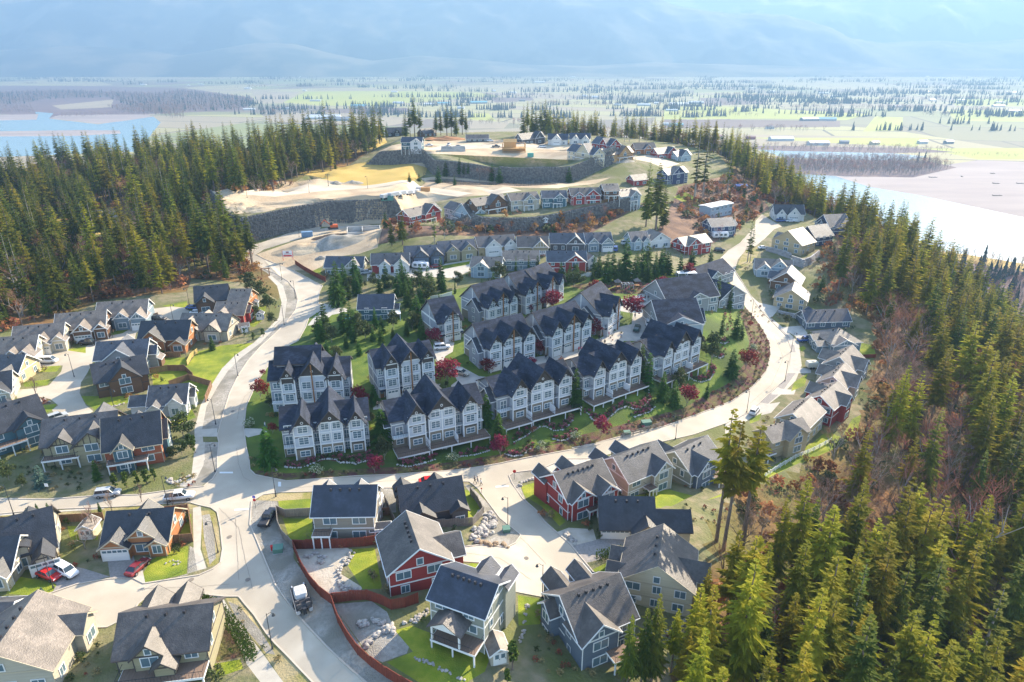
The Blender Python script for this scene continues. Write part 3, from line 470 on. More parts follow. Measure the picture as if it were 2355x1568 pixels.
def garage_door(root, loc, rz, w_=4.6, m=None):
    b = MB(); b.box(-w_ / 2 - .15, -w_ / 2, -.1, 0, 0, 2.4); b.box(w_ / 2, w_ / 2 + .15, -.1, 0, 0, 2.4); b.box(-w_ / 2 - .15, w_ / 2 + .15, -.1, 0, 2.25, 2.45)
    o = b.build('garage_door', WHITE, root, loc, rz)
    p = MB(); p.box(-w_ / 2, w_ / 2, -.03, .02, 0, 2.25); n = max(3, int(w_ / 0.8))
    for r in range(4):
        for i in range(n):
            x0 = -w_ / 2 + w_ * (i + .1) / n; p.box(x0, x0 + w_ / n * .8, -.06, -.02, .08 + r * .55, .52 + r * .55, 1 if r == 3 else 0)
    p.build('door_panel', [m or WHITE, GLASS], o); return o
def gable(W, Rf, T, x0, x1, y0, y1, zb, ze, axis, pitch, ov=0.45, hip=0.0, ends=(1, 1)):
    """a gabled volume: walls into W, roof slabs into Rf, barge boards into T; returns the ridge height"""
    if axis == 'x': P = lambda a, b, z: (a, b, z); a0, a1, b0, b1 = x0, x1, y0, y1
    else: P = lambda a, b, z: (b, a, z); a0, a1, b0, b1 = y0, y1, x0, x1
    bm = (b0 + b1) / 2; zr = ze + (b1 - b0) / 2 * pitch; fl = axis != 'x'
    def F(ix): return tuple(reversed(ix)) if fl else tuple(ix)
    v = [P(a0,b0,zb),P(a1,b0,zb),P(a1,b1,zb),P(a0,b1,zb),P(a0,b0,ze),P(a1,b0,ze),P(a1,b1,ze),P(a0,b1,ze),P(a0,bm,zr),P(a1,bm,zr)]
    if hip: W.add(v[:8], [F((0,1,5,4)), F((2,3,7,6)), F((1,2,6,5)), F((3,0,4,7))])
    else: W.add(v, [F((0,1,5,4)), F((2,3,7,6)), F((1,2,6,9,5)), F((3,0,4,8,7))])
    o0, o1 = ov * ends[0], ov * ends[1]; zo = ze - ov * pitch; hp = hip * (b1 - b0) / 2; t = 0.16; up = 0.10
    A = [P(a0-o0,b0-ov,zo+up),P(a1+o1,b0-ov,zo+up),P(a1+o1-hp-(ov if hip else 0),bm,zr+up),P(a0-o0+hp+(ov if hip else 0),bm,zr+up)]; B = [P(a1+o1,b1+ov,zo+up),P(a0-o0,b1+ov,zo+up),A[3],A[2]]
    for q in (A, B): Rf.slab(list(reversed(q)) if fl else q, t)
    if hip:
        for q in ([P(a0-o0,b1+ov,zo+up),P(a0-o0,b0-ov,zo+up),A[3]], [P(a1+o1,b0-ov,zo+up),P(a1+o1,b1+ov,zo+up),A[2]]): Rf.slab(list(reversed(q)) if fl else q, t)
    else:
        for aa, sg, on in ((a0 - o0, -1, ends[0]), (a1 + o1, 1, ends[1])):
            if not on: continue
            for bb in (b0 - ov, b1 + ov):
                c = []
                for q, z in ((bb, zo), (bm, zr)):
                    for da in (0.0, 0.07 * sg): c += [P(aa + da, q, z + up + 0.015), P(aa + da, q, z + up - 0.27)]
                T.add(c, [(0,1,5,4),(2,6,7,3),(0,4,6,2),(1,3,7,5),(0,2,3,1),(4,5,7,6)])
    for bb, s_ in ((b0 - ov, -1), (b1 + ov, 1)):   # gutters
        q0, q1 = sorted((bb, bb + 0.1 * s_)); lo = P(a0 - o0, q0, zo - .1); hi = P(a1 + o1, q1, zo + .06)
        T.box(min(lo[0], hi[0]), max(lo[0], hi[0]), min(lo[1], hi[1]), max(lo[1], hi[1]), lo[2], hi[2])
    return zr
def footprint(spec):
    t = spec.split(); A = put(t[0], float(t[1]), float(t[2])); B = put(t[0], float(t[3]), float(t[4]))
    return A, B, math.hypot(B[0] - A[0], B[1] - A[1]), math.atan2(B[1] - A[1], B[0] - A[0])
OCC = []                              # footprints, kept clear of trees
def base(A, L, rz, dp, mode='min'):
    c, s = math.cos(rz), math.sin(rz); q = [(A[0] + c * x - s * y, A[1] + s * x + c * y) for x in (0, L) for y in (0, dp)]
    OCC.append((A[0] + c * L / 2 - s * dp / 2, A[1] + s * L / 2 + c * dp / 2, 0.5 * math.hypot(L, dp)))
    z = hgt([p[0] for p in q], [p[1] for p in q]); return float(min(z[0], z[2])) if mode == 'min' else float(z.mean())
HN = 0
def house(label, spec, dp, eave, axis, wall, roof, gab='', pitch=0.62, trim='w', gp=0.95, storeys=None, garage=None, deck=None, chimney=None, vents=3, dz=0.0, band=True, glass=True, gwall=None, hip=0.0, name='house', cat='house', width=None, doorat=None, timber=False, group='detached houses of the neighbourhood', posts=None, wfm=None):
    global HN; HN += 1; r = random.Random(HN)
    dp *= .78; eave *= .96; A, B, L, rz = footprint(spec); L = width or L; z0 = base(A, L, rz, dp) + dz
    root = tag(empty(name, (A[0], A[1], z0), rz), label, cat, group); tm = TRIMS[trim]; wfm = wfm or WHITE
    W, Rf, T = MB(), MB(), MB(); G = MB(); ns = storeys or max(1, round(eave / 2.7)); zb = -2.5
    zr = gable(W, Rf, T, 0, L, 0, dp, zb, eave, axis, pitch, hip=hip)
    gl = []; GWL = []
    for g in [x for x in gab.split(';') if x]:
        sd = g[0]; q = [float(x) for x in g[1:].split(',')]; c, wf, pr = q[:3]; de = q[3] if len(q) > 3 else 0.0; gpp = q[4] if len(q) > 4 else gp
        ln = L if sd in 'FB' else dp; cc, hw = c * ln, wf * ln / 2; ge = eave + de; rise = hw * gpp; zt = ge + rise
        if axis == 'x' and sd in 'FB': back = min(dp * .55, max(1.5, (zt - eave) / pitch + .3)) if zt < zr + .5 else dp * .5
        elif axis == 'y' and sd in 'LR': back = min(L * .55, max(1.5, (zt - eave) / pitch + .3)) if zt < zr + .5 else L * .5
        else: back = 2.0
        box = {'F': (cc - hw, cc + hw, -pr, back), 'B': (cc - hw, cc + hw, dp - back, dp + pr), 'L': (-pr, back, cc - hw, cc + hw), 'R': (L - back, L + pr, cc - hw, cc + hw)}[sd]
        G = MB(); GWL.append(G)
        gable(G, Rf, T, *box, zb, ge, 'y' if sd in 'FB' else 'x', gpp, ov=0.4, ends=(1, 0) if sd in 'FL' else (0, 1)); gl.append((sd, cc, hw, pr, ge, zt))
    wm = wallm(wall); W.build('wall', wm, root); Rf.build('roof', roofm(roof), root); T.build('roof_trim', tm, root)
    for G in GWL: G.build('gable_wall', wallm(gwall) if gwall else wm, root)
    place = {'F': lambda u, z, pr=0: ((u, -pr - .01, z), 0.0), 'B': lambda u, z, pr=0: ((u, dp + pr + .01, z), math.pi), 'L': lambda u, z, pr=0: ((-pr - .01, u, z), -math.pi / 2), 'R': lambda u, z, pr=0: ((L + pr + .01, u, z), math.pi / 2)}
    hs = eave / ns; gd = garage or []
    if isinstance(gd, tuple): gd = [gd]
    used = [(g[0], g[1] * (L if g[0] in 'FB' else dp), g[2] / 2 + .3) for g in gd]
    for sd in 'FLR':
        ln = L if sd in 'FB' else dp; n = max(1, int(ln / 3.6))
        for k in range(ns):
            for i in range(n):
                u = ln * (i + .5) / n + r.uniform(-.25, .25)
                if any(g[0] == sd and abs(u - g[1]) < g[2] + .9 for g in gl): continue
                if k == 0 and any(q[0] == sd and abs(u - q[1]) < q[2] + .8 for q in used): continue
                if sd != 'F' and r.random() < .35: continue
                ww = r.choice((1.2, 1.6, 2.2)) if sd == 'F' else r.choice((.8, 1.2)); p, z = place[sd](u, k * hs + .95); window(root, p, z, ww, 1.3, 2 if ww > 1 else 1, 1, wfm)
        if (axis == 'x' and sd in 'LR') or (axis == 'y' and sd == 'F'):
            if zr - eave > 2.2 and not hip: p, z = place[sd](ln / 2, eave + .35); window(root, p, z, .9, 1.1, 1, 1, wfm)
    for sd, cc, hw, pr, ge, zt in gl:
        if sd == 'B': continue
        for k in range(ns):
            if k * hs + 2.2 > ge + .4: continue
            if k == 0 and any(q[0] == sd and abs(cc - q[1]) < q[2] + .6 for q in used): continue
            ww = min(2.4, max(.8, hw * 1.05)); p, z = place[sd](cc, k * hs + .85, pr); window(root, p, z, ww, 1.5, 2 if ww > 1.1 else 1, 1, wfm)
        if zt - ge > 1.7:
            if timber:
                b = MB(); nn = 5
                for i in range(nn):
                    u = cc + hw * (-.72 + 1.44 * i / (nn - 1)); top = zt - abs(u - cc) / hw * (zt - ge) - .2; p, z = place[sd](u, ge, pr)
                    if sd in 'FB': b.box(p[0] - .07, p[0] + .07, p[1] - .06, p[1] + .06, ge, top)
                    else: b.box(p[0] - .06, p[0] + .06, p[1] - .07, p[1] + .07, ge, top)
                b.build('gable_timber', tm, root)
            else: p, z = place[sd](cc, ge + .25, pr); window(root, p, z, .7, .9, 1, 1, wfm)
    for g in gd:
        gg = [q for q in gl if q[0] == g[0] and abs(q[1] - g[1] * (L if g[0] in 'FB' else dp)) < q[2]]; p, z = place[g[0]](g[1] * (L if g[0] in 'FB' else dp), 0.02, gg[0][3] if gg else 0); garage_door(root, p, z, g[2])
    if doorat: p, z = place[doorat[0]](doorat[1] * (L if doorat[0] in 'FB' else dp), .02, 0); door(root, p, z)
    if band:
        b = MB()
        for k in range(1, ns + 1):
            zz = k * hs - .15 if k < ns else eave - .25; b.box(-.05, L + .05, -.04, 0, zz, zz + .22); b.box(-.04, 0, 0, dp, zz, zz + .22); b.box(L, L + .04, 0, dp, zz, zz + .22)
        for xx, yy in ((0, 0), (L, 0), (0, dp), (L, dp)): b.box(xx - .06, xx + .06, yy - .06, yy + .06, -1, eave - .3)
        for sd, cc, hw, pr, ge, zt in gl:
            if sd == 'F':
                for e in (-hw, hw): b.box(cc + e - .06, cc + e + .06, -pr - .05, -pr + .06, -1, ge)
                b.box(cc - hw, cc + hw, -pr - .05, -pr, ge - .2, ge + .05)
        b.build('wall_trim', tm, root)
    rr = (zr, L) if axis == 'x' else (zr, dp)
    for i in range(vents):
        b = MB(); b.box(-.16, .16, -.16, .16, -.5, .32); off = -dp / 2 * .12 if axis == 'x' else 0
        u = rr[1] * (.18 + .64 * (i + .5) / max(1, vents))
        if axis == 'x': b.build('roof_vent', DARKM, root, (u, dp / 2 - .8, zr - .8 * pitch + .2))
        else: b.build('roof_vent', DARKM, root, (L / 2 - .8, u, zr - .8 * pitch + .2))
    if chimney:
        b = MB(); b.box(-.45, .45, -.45, .45, -3, 1.5, 0); b.box(-.55, .55, -.55, .55, 1.5, 1.7, 1); b.build('chimney', [wm, WHITE], root, (chimney[0] * L, chimney[1] * dp, zr))
    for dk in ([deck] if isinstance(deck, tuple) else (deck or [])):
        deck_on(root, dk[0] * L, dk[1] * L, -dk[3] - (dk[4] if len(dk) > 4 else 0), -.02 - (dk[4] if len(dk) > 4 else 0), dk[2])
    return root
def deck_on(root, x0, x1, y0, y1, z, m=None, pz=-3.0, rail=DARKM, fascia=True, n=3):
    b = MB(); b.box(x0, x1, y0, y1, z - .12, z, 0)
    if fascia: b.box(x0 - .03, x1 + .03, y0 - .05, y0, z - .34, z + .02, 1); b.box(x0 - .05, x0, y0, y1, z - .34, z + .02, 1); b.box(x1, x1 + .05, y0, y1, z - .34, z + .02, 1)
    b.build('deck', [m or DECKM, WHITE], root)
    pm = MB(); pm.box(-.1, .1, -.1, .1, pz, z - .34); me = pm.mesh('post', WHITE)
    for i in range(n): link_mesh('post', me, root, (x0 + .15 + (x1 - x0 - .3) * i / (n - 1), y0 + .12, 0))
    r_ = MB(); r_.box(x0, x1, y0, y0 + .05, z + 1.0, z + 1.06); r_.box(x0, x0 + .05, y0, y1, z + 1.0, z + 1.06); r_.box(x1 - .05, x1, y0, y1, z + 1.0, z + 1.06)
    k = int((x1 - x0) / .45) + 1
    for i in range(k + 1): xx = x0 + (x1 - x0 - .04) * i / k; r_.box(xx, xx + .03, y0, y0 + .03, z, z + 1.0)
    r_.build('railing', rail, root)
TW = mat('townhouse_panel', (0.46, 0.49, 0.53), 0.75, (0.42, 0.45, 0.49), 0.6, 4, stretch=(.3, .3, 4)); TG = mat('townhouse_siding', (0.27, 0.29, 0.32), 0.8, (0.24, 0.255, 0.285), .6, 4, stretch=(.3, .3, 5)); TT = mat('townhouse_taupe', (0.22, 0.185, 0.135), .85, (0.19, 0.16, 0.12), .6, 4, stretch=(.3, .3, 5))
TD = mat('gable_shakes', (0.055, 0.047, 0.042), .85, (0.08, 0.07, 0.06), 1.5, 4, stretch=(.5, .5, 6)); TR_ = mat('townhouse_shingle', (0.024, 0.030, 0.046), .9, (0.05, 0.06, 0.088), 2.5, 9, .3, 5, spec=.15, c3=(0.022, 0.027, 0.038), scale3=.5, stretch=(.6, .6, 2))
PRIV = mat('privacy_panel', (0.72, 0.72, 0.72), .6)
def townhouse(label, spec, dp_=11.0, eave=8.6, kind='deck', width=None, left=1, right=0, dz=0.0, pitch=0.58, basem=None, bays=((.24, .17, 0), (.56, .30, 1), (.86, .16, 0)), post=True, upper=None, zpost=-3.5):
    dp = dp_ * (.86 if pitch < .7 else .95); eave -= .5; A, B, L, rz = footprint(spec); L = width or L; z0 = base(A, L, rz, dp) + dz
    root = tag(empty('townhouse_block', (A[0], A[1], z0), rz), label, 'townhouse', 'townhouse blocks in the centre of the loop')
    W, Rf, T, Bd, Bw, Dk = MB(), MB(), MB(), MB(), MB(), MB(); fl = [0, 2.9, 5.7]; zb = -4
    zr = gable(W, Rf, T, 0, L, 0, dp, zb, eave - .9, 'x', pitch, ov=.5); info = []; BWL = []; DKL = []
    for c, wf, big in bays:
        wf *= 1.12; cc, hw = c * L, wf * L / 2; pr = 1.3 if big else 1.7; p_ = 1.2 if big else 1.55; ge = eave; zt = ge + hw * p_ + (hw * .0)
        back = (dp + .25 if pitch < .7 else dp * .5) if big else dp * (.62 if pitch < .7 else .4)
        Bw, Dk = MB(), MB(); BWL.append(Bw); DKL.append(Dk)
        gable(Bw, Rf, T, cc - hw, cc + hw, -pr, back, zb, ge, 'y', p_, ov=.75, ends=(1, 1 if pitch < .7 and big else 0)); info.append((cc, hw, pr, ge, zt, big))
        # dark shake infill of the gable, a round vent, the panel below
        Dk.add([(cc - hw, -pr - .06, ge - .1), (cc + hw, -pr - .06, ge - .1), (cc, -pr - .06, zt - .1), (cc - hw, -pr - .01, ge - .1), (cc + hw, -pr - .01, ge - .1), (cc, -pr - .01, zt - .1)], [(0, 1, 2), (0, 3, 4, 1), (1, 4, 5, 2), (2, 5, 3, 0)])
        for z in [f for f in fl[1:]] + [eave - .12]: Bd.box(cc - hw - .04, cc + hw + .04, -pr - .09, -pr, z - .14, z + .1); Bd.box(cc - hw - .06, cc - hw, -pr, 0, z - .14, z + .1); Bd.box(cc + hw, cc + hw + .06, -pr, 0, z - .14, z + .1)
        for e in ([-hw, 0, hw] if big else [-hw, hw]):
            if e == 0 and post: continue
            Bd.box(cc + e - .13, cc + e + .13, -pr - .1, -pr + .05, -.3, ge)
        v = MB(); n = 10; rr = .32
        for k in range(n):
            a0, a1 = 6.2832 * k / n, 6.2832 * (k + 1) / n
            q = [(cc + math.cos(a) * s_, -pr - .12, ge + hw * .35 + math.sin(a) * s_) for s_ in (rr * .6, rr) for a in (a0, a1)]; v.quad(q[0], q[1], q[3], q[2])
            q2 = [(x, y + .06, z) for x, y, z in q]; v.quad(q[2], q[3], q2[3], q2[2])
        v.build('gable_vent', WHITE, root)
        for k, z in enumerate(fl):
            us = [cc - hw * .5, cc + hw * .5] if big else [cc]; ww = hw * .62 if big else hw * 1.15
            if k == 0 and kind == 'garage':
                for u in us: garage_door(root, (u, -pr - .02, .02), 0, 2.5 if big else min(2.5, hw * 1.6))
                continue
            for u in us: window(root, (u, -pr - .02, z + .75), 0, min(1.9, ww), 1.55 if k else 1.2, 2, 3 if k else 2)
            if not big and k == 2: sp_ = MB(); sp_.box(cc - hw + .14, cc + hw - .14, -pr - .05, -pr - .005, z + 2.35, eave - .14); sp_.build('shake_panel', TD, root)
            elif not big and k < 2: sp_ = MB(); sp_.box(cc - hw + .14, cc + hw - .14, -pr - .05, -pr - .005, z + 2.35, z + 2.7); sp_.build('shake_panel', TD, root)
        if big and post: pm = MB(); pm.box(cc - .14, cc + .14, -pr - .8, -pr - .5, (0 if kind == 'garage' else 2.6), zt - .6); pm.bar((cc, -pr - .1, ge + hw * .5), (cc, -pr - .7, ge + hw * .9), .1); pm.build('timber_post', WOOD, root)
    W.build('wall', TG, root); Rf.build('roof', TR_, root); T.build('roof_trim', TRIMS['d'], root); [q.build('bay', TW, root) for q in BWL]; [q.build('gable_panel', TD, root) for q in DKL]
    for z in fl[1:] + [eave - 1.1]: Bd.box(0, L, -.06, 0, z - .13, z + .1); Bd.box(-.06, 0, 0, dp, z - .13, z + .1); Bd.box(L, L + .06, 0, dp, z - .13, z + .1)
    for yy in (0, dp / 2, dp):
        Bd.box(-.07, 0, yy - .12, yy + .12, -1, eave - 1 + (dp / 2 * pitch * .9 if yy == dp / 2 else 0)); Bd.box(L, L + .07, yy - .12, yy + .12, -1, eave - 1)
    Bd.build('wall_trim', WHITE, root)
    Bs = MB(); Bs.box(-.03, L + .03, -.035, 0, -2, 2.75)
    for cc, hw, pr, ge, zt, big in info: Bs.box(cc - hw - .02, cc + hw + .02, -pr - .045, -pr, -2, 2.75)
    Bs.box(-.04, 0, 0, dp, -2, 2.75); Bs.build('ground_floor_cladding', basem or TT, root)
    # recesses between the bays: windows, balconies with dark railings
    xs = [0] + sorted(sum([[i[0] - i[1], i[0] + i[1]] for i in info], [])) + [L]; rec = [(xs[i], xs[i + 1]) for i in range(0, len(xs), 2) if xs[i + 1] - xs[i] > .9]
    for j, (a, b) in enumerate(rec):
        m_ = (a + b) / 2; ww = min(1.5, (b - a) * .6)
        for k in (1, 2):
            if fl[k] + 2.2 < eave: window(root, (m_, -.02, fl[k] + (.1 if k == 1 else .7)), 0, ww, 2.0 if k == 1 else 1.2, 2, 2)
        if kind == 'garage' and j in (0, len(rec) - 1): door(root, (m_, -.04, .02), 0)
        elif (m_, ) and j: window(root, (m_, -.05, .1), 0, ww, 2.0, 2, 3)
        else: window(root, (m_, -.05, .8), 0, ww, 1.1, 2, 2)
        by = MB(); by.box(a, b, -1.2, 0, 2.72, 2.88, 1); by.box(a, b, -1.22, -1.15, 3.75, 3.82)
        for i in range(7): xx = a + (b - a - .03) * i / 6; by.box(xx, xx + .03, -1.2, -1.17, 2.88, 3.78)
        by.build('balcony', [DARKM, WHITE], root)
        if kind == 'garage':
            c_ = MB(); c_.slab([(a, -1.6, 2.45), (b, -1.6, 2.45), (b, 0, 2.9), (a, 0, 2.9)], .12); c_.build('canopy', TR_, root)
    if kind == 'deck':
        deck_on(root, 0, L * .34, -4.4, -.1, -.05, None, zpost, n=3); deck_on(root, L * .36, L + .6, -4.0, -.1, -.05, None, zpost, n=4)
        for u in (.35, .66):
            b = MB(); b.box(-.06, .06, -3.8, -1.4, 0, 1.9); b.build('privacy_screen', PRIV, root, (u * L, 0, 0))
    # end gable facing left / right: lower roof with its own white framed wall
    for on, sd in ((left, 0), (right, 1)):
        if not on: continue
        G2, T2, R2 = MB(), MB(), MB(); x0, x1 = (-.9, 2.2) if sd == 0 else (L - 2.2, L + .9)
        gable(G2, R2, T2, x0, x1, dp * .12, dp * .62, zb, eave - 2.3, 'x', .9, ov=.6, ends=(1, 0) if sd == 0 else (0, 1))
        G2.build('end_wall', TG, root); R2.build('end_roof', roofm('slate'), root); T2.build('end_trim', WHITE, root)
        xx = x0 if sd == 0 else x1; rzz = -math.pi / 2 if sd == 0 else math.pi / 2
        for z in (1.0, 3.8): window(root, (xx - (.02 if sd == 0 else -.02), dp * .37, z), rzz, 1.1, 1.2, 2, 2)
    if upper:
        a, b, hh = upper; U, UR, UT = MB(), MB(), MB(); gable(U, UR, UT, a * L, b * L, dp * .3, dp * 1.02, eave - 2, eave + hh, 'x', .8, ov=.6); U.build('upper_wall', TG, root); UR.build('upper_roof', TR_, root); UT.build('upper_trim', TRIMS['d'], root)
    return root
# ---------------------------------------------------------------- townhouse blocks
townhouse('front left townhouse block with tan ground floor beside the road junction', 'MM 300 1550 850 1475', 11, 8.6, 'walk', post=False, bays=((.24,.19,0),(.56,.24,1),(.86,.15,0)), left=0)
townhouse('tall townhouse block with stepped upper roof and brown post, left of all the blocks', 'MM 225 1255 725 1195', 11, 10.2, 'walk', bays=((.24,.15,0),(.55,.30,1),(.84,.16,0)), upper=(.08,.62,2.0), left=0, basem=TW)
townhouse('pale townhouse block with garages at the end of the car court', 'MM 910 1165 1305 1075', 11, 10.0, 'garage', bays=((.22,.2,0),(.56,.28,1),(.86,.18,0)), basem=TG, left=0, width=14.5, upper=None)
townhouse('townhouse block on stilted decks at the left end of the grassy bank', 'MM 1000 1495 1580 1385', 11, 8.4, 'deck', post=False, dz=.9, bays=((.25,.16,0),(.53,.26,1),(.84,.14,0)))
townhouse('second stilted deck townhouse block, in the middle of the bank row', 'MM 1680 1325 2160 1205', 11, 8.4, 'deck', post=False, dz=1.0, bays=((.25,.16,0),(.56,.26,1),(.86,.15,0)))
townhouse('third stilted deck townhouse block of the bank row, right of a tall green conifer', 'MR 670 1175 1030 1068', 11, 8.4, 'deck', post=False, dz=1.0, bays=((.2,.16,0),(.54,.26,1),(.85,.16,0)))
townhouse('rightmost stilted deck townhouse block behind the pair of dark conifers', 'MR 1125 1045 1405 935', 11, 8.4, 'deck', post=False, dz=1.2, bays=((.2,.16,0),(.54,.3,1),(.85,.17,0)))
townhouse('large townhouse block with garages and orange brown post above the white car', 'MM 1600 985 1900 905', 12, 8.4, 'garage', basem=TT, bays=((.17,.2,0),(.54,.34,1),(.89,.2,0)), pitch=.82)
townhouse('townhouse block with orange brown post right of the large garage block', 'MR 430 890 690 808', 12, 8.4, 'garage', basem=TT, bays=((.17,.2,0),(.56,.34,1),(.9,.19,0)), pitch=.82)
townhouse('townhouse block end-on to the camera at the foot of the car court', 'MR 790 760 905 665', 15, 8.2, 'garage', basem=TT, bays=((.2,.22,0),(.6,.36,1)), pitch=.82)
townhouse('single gabled townhouse with one brown post above the white car', 'MM 1300 800 1450 765', 13, 7.6, 'garage', basem=TT, bays=((.52,.56,1),), left=0, pitch=.82)
townhouse('townhouse block with yellow brown post in the second row from the car court', 'MM 1600 700 1790 645', 13, 8.2, 'garage', basem=TT, bays=((.14,.2,0),(.5,.38,1),(.87,.2,0)), pitch=.82)
townhouse('upper townhouse block with mustard post behind two red maples', 'MM 1840 610 1975 568', 13, 8.2, 'garage', basem=TT, bays=((.14,.2,0),(.55,.42,1)), pitch=.82)
townhouse('topmost townhouse block of the left half, with red maple at its corner', 'MM 1970 572 2092 510', 13, 8.0, 'garage', basem=TT, bays=((.3,.36,1),(.8,.2,0)), left=0, pitch=.82)
TH = dict(name='townhouse_block', cat='townhouse', group='townhouse blocks in the centre of the loop', vents=0)
house('broad dark roofed townhouse block with wide gable end behind the slim conifer', 'MR 1165 800 1440 815', 19, 7.6, 'x', 'grey', 'town', 'F.5,.95,.3,-.4,.42;R.3,.3,1.4,0,1.3;R.72,.3,1.4,0,1.3', pitch=.72, gwall='lightblue', **TH)
house('broad dark roofed townhouse block in the middle of the right hand stack', 'MR 1225 585 1545 600', 19, 6.4, 'x', 'grey', 'town', 'F.58,.42,.5,-.2,.5;R.3,.3,1.4,0,1.3;R.72,.3,1.4,0,1.3', pitch=.75, **TH)
house('rearmost townhouse block with white framed end wall beside the loop road', 'MR 1560 575 1720 585', 16, 6.4, 'y', 'grey', 'town', '', pitch=.6, **TH)
house('low roofed townhouse row behind the framed end wall by the picnic lawn', 'MR 1405 420 1650 400', 15, 4.6, 'x', 'grey', 'town', 'F.5,.3,.4,0,.6;F.2,.25,.4,0,.6', pitch=.62, **TH)
# ---------------------------------------------------------------- detached houses
H = house
H('grey two storey house with plain dark roof right of the junction', 'BM 500 655 885 640', 10, 6.2, 'x', 'taupe', 'blue', 'B.08,.2,1;B.65,.22,1', deck=(.0,.3,3.0,2.2), pitch=.85, vents=4)
H('charcoal house with two small pinkish front gables behind the red gabled house', 'BM 1075 560 1470 520', 10, 4.2, 'x', 'charcoal', 'dark', 'F.28,.38,1.6,-.3,.7;F.9,.25,1.2,-.3,.7;B.1,.24,2;B.68,.22,2', pitch=.95, chimney=None, trim='d')
H('red house with white bands and big gable facing the camera', 'BM 985 1010 1385 935', 12, 5.6, 'y', 'red', 'brown', 'R.45,.6,2.4,-.6,.7', pitch=.72, vents=5)
H('sage two storey house with covered deck on white posts in the front row', 'BM 1255 1225 1598 1385', 10, 7.4, 'x', 'sage', 'blue', 'B.55,.3,2;B.95,.2,2', pitch=.62, deck=(.18,1.0,2.6,3.0), vents=6)
H('dark slate house with big front gable beside the bottom forest edge', 'BR 640 1450 1000 1330', 13, 6.2, 'x', 'slate', 'brown', 'F.3,.62,1.2,0,.85;L.7,.3,1.5;B.3,.3,3;B.75,.25,3', pitch=.75, vents=5, deck=(.4,1,2.8,2.4,1.2))
H('tan house with steep hipped roof and wide gable wall at the forest edge', 'BR 905 1030 1370 1150', 13, 5.6, 'y', 'cream', 'brown', 'L.3,.35,2.2,-1,.8;L.72,.3,2.2,-1,.8;R.5,.4,2', pitch=.68, trim='t', vents=3)
H('dark roofed house with double garage and paved drive by the cul-de-sac', 'BR 790 630 1130 645', 10.5, 3.0, 'x', 'beige', 'dark', 'R.3,.75,6.5,0,.75;F.85,.5,1.5,0,.7', pitch=.95, garage=('F', .27, 5.0), storeys=1, trim='d')
H('red house with pale striped side gable and corner deck above the cul-de-sac', 'BR 572 512 865 425', 12, 5.6, 'x', 'red', 'brown', 'F.27,.46,.8,0,.8;F.78,.4,1.6,0,.8;B.1,.25,2.5;B.62,.25,2.5', pitch=.72, deck=(.34,.72,2.8,2.0), vents=6)
H('pale grey house with bluish front gable right of the red corner house', 'BR 965 362 1225 290', 12, 5.8, 'x', 'beige', 'grey', 'F.77,.44,1.0,0,.85;B.1,.25,2.5;B.6,.25,2.5', pitch=.72, deck=(.36,.56,2.8,2.0), vents=5)
H('sage green and slate house standing behind the tall twin trunks', 'BR 1372 300 1560 240', 12, 5.8, 'x', 'sage', 'grey', 'F.38,.6,1.0,0,.85;B.3,.3,2.5', pitch=.72, gwall='slate', deck=(.6,1.2,2.8,3))
H('tan house with low porch partly behind the branches of the tall pines', 'MX 575 1490 690 1560', 16, 5.2, 'y', 'tan', 'tan', 'R.6,.5,1.4,0,.8', pitch=.7, trim='t', vents=5, deck=(.5,1.3,2.7,2.5))
H('peach house with broad sunlit roof above the bright lawn strip', 'MX 715 1410 915 1480', 15, 5.8, 'y', 'tan', 'tan', 'B.5,.5,1', pitch=.66, vents=6)
H('red house with white window trims in the row along the outer curve', 'MX 900 1290 1082 1352', 15, 5.8, 'y', 'red', 'tan', 'L.7,.4,2,0,.8;R.6,.4,1.5,0,.8', pitch=.7, vents=4)
H('grey house with pointed sunlit gables between the red and the teal roofs', 'MX 990 1150 1165 1200', 15, 5.2, 'y', 'beige', 'tan', 'R.5,.5,2,0,.8;L.7,.4,2,0,.8', pitch=.72)
H('house with the sharpest sunlit ridge on the outer curve, grey walled', 'MX 1025 1020 1215 1080', 15, 5.0, 'y', 'grey', 'tan', 'R.5,.5,2,0,.8;L.6,.5,2.5,0,.7', pitch=.8)
H('low grey house with four stepped hipped roofs beside the sage lawn', 'MX 1080 880 1275 860', 14, 4.2, 'x', 'bluegrey', 'tan', 'F.4,.75,1.2,-.5,.5;L.7,.35,2.6,-.8,.6;L.3,.3,3.5,-1.2,.6', pitch=.55, hip=1.0, vents=3)
H('dark violet roofed house above the stepped roof house', 'MX 925 715 1210 700', 10, 3.0, 'x', 'slate', 'blue', 'B.3,.3,1', pitch=.75, vents=3, storeys=1)
H('tan house with plain gable wall facing the loop road over a block wall', 'MX 712 560 920 605', 14, 4.6, 'y', 'tan', 'slate', '', pitch=.62, trim='t', vents=0)
H('brown house with one bright roof slope behind the tan gable wall house', 'MX 690 445 880 480', 14, 3.8, 'y', 'brown', 'slate', 'L.6,.5,1.5,0,.7', pitch=.75, vents=0)
H('light grey house with twin gables where the loop road turns away', 'MX 590 362 830 370', 11, 3.2, 'x', 'lightblue', 'tan', 'F.25,.42,1.5,0,.8;F.66,.46,.4,.9,.85', pitch=.7, vents=0)
H('tan house on top of the segmental block retaining wall', 'MX 700 185 890 235', 14, 5.0, 'y', 'tan', 'tan', 'L.6,.5,1.5,0,.7', pitch=.7, trim='t', vents=0)
H('dark house with bright roof slopes behind the tan house on the block wall', 'MX 870 135 980 175', 14, 4.6, 'y', 'navy', 'slate', 'F.5,.6,1,0,.9', pitch=.8, vents=0)
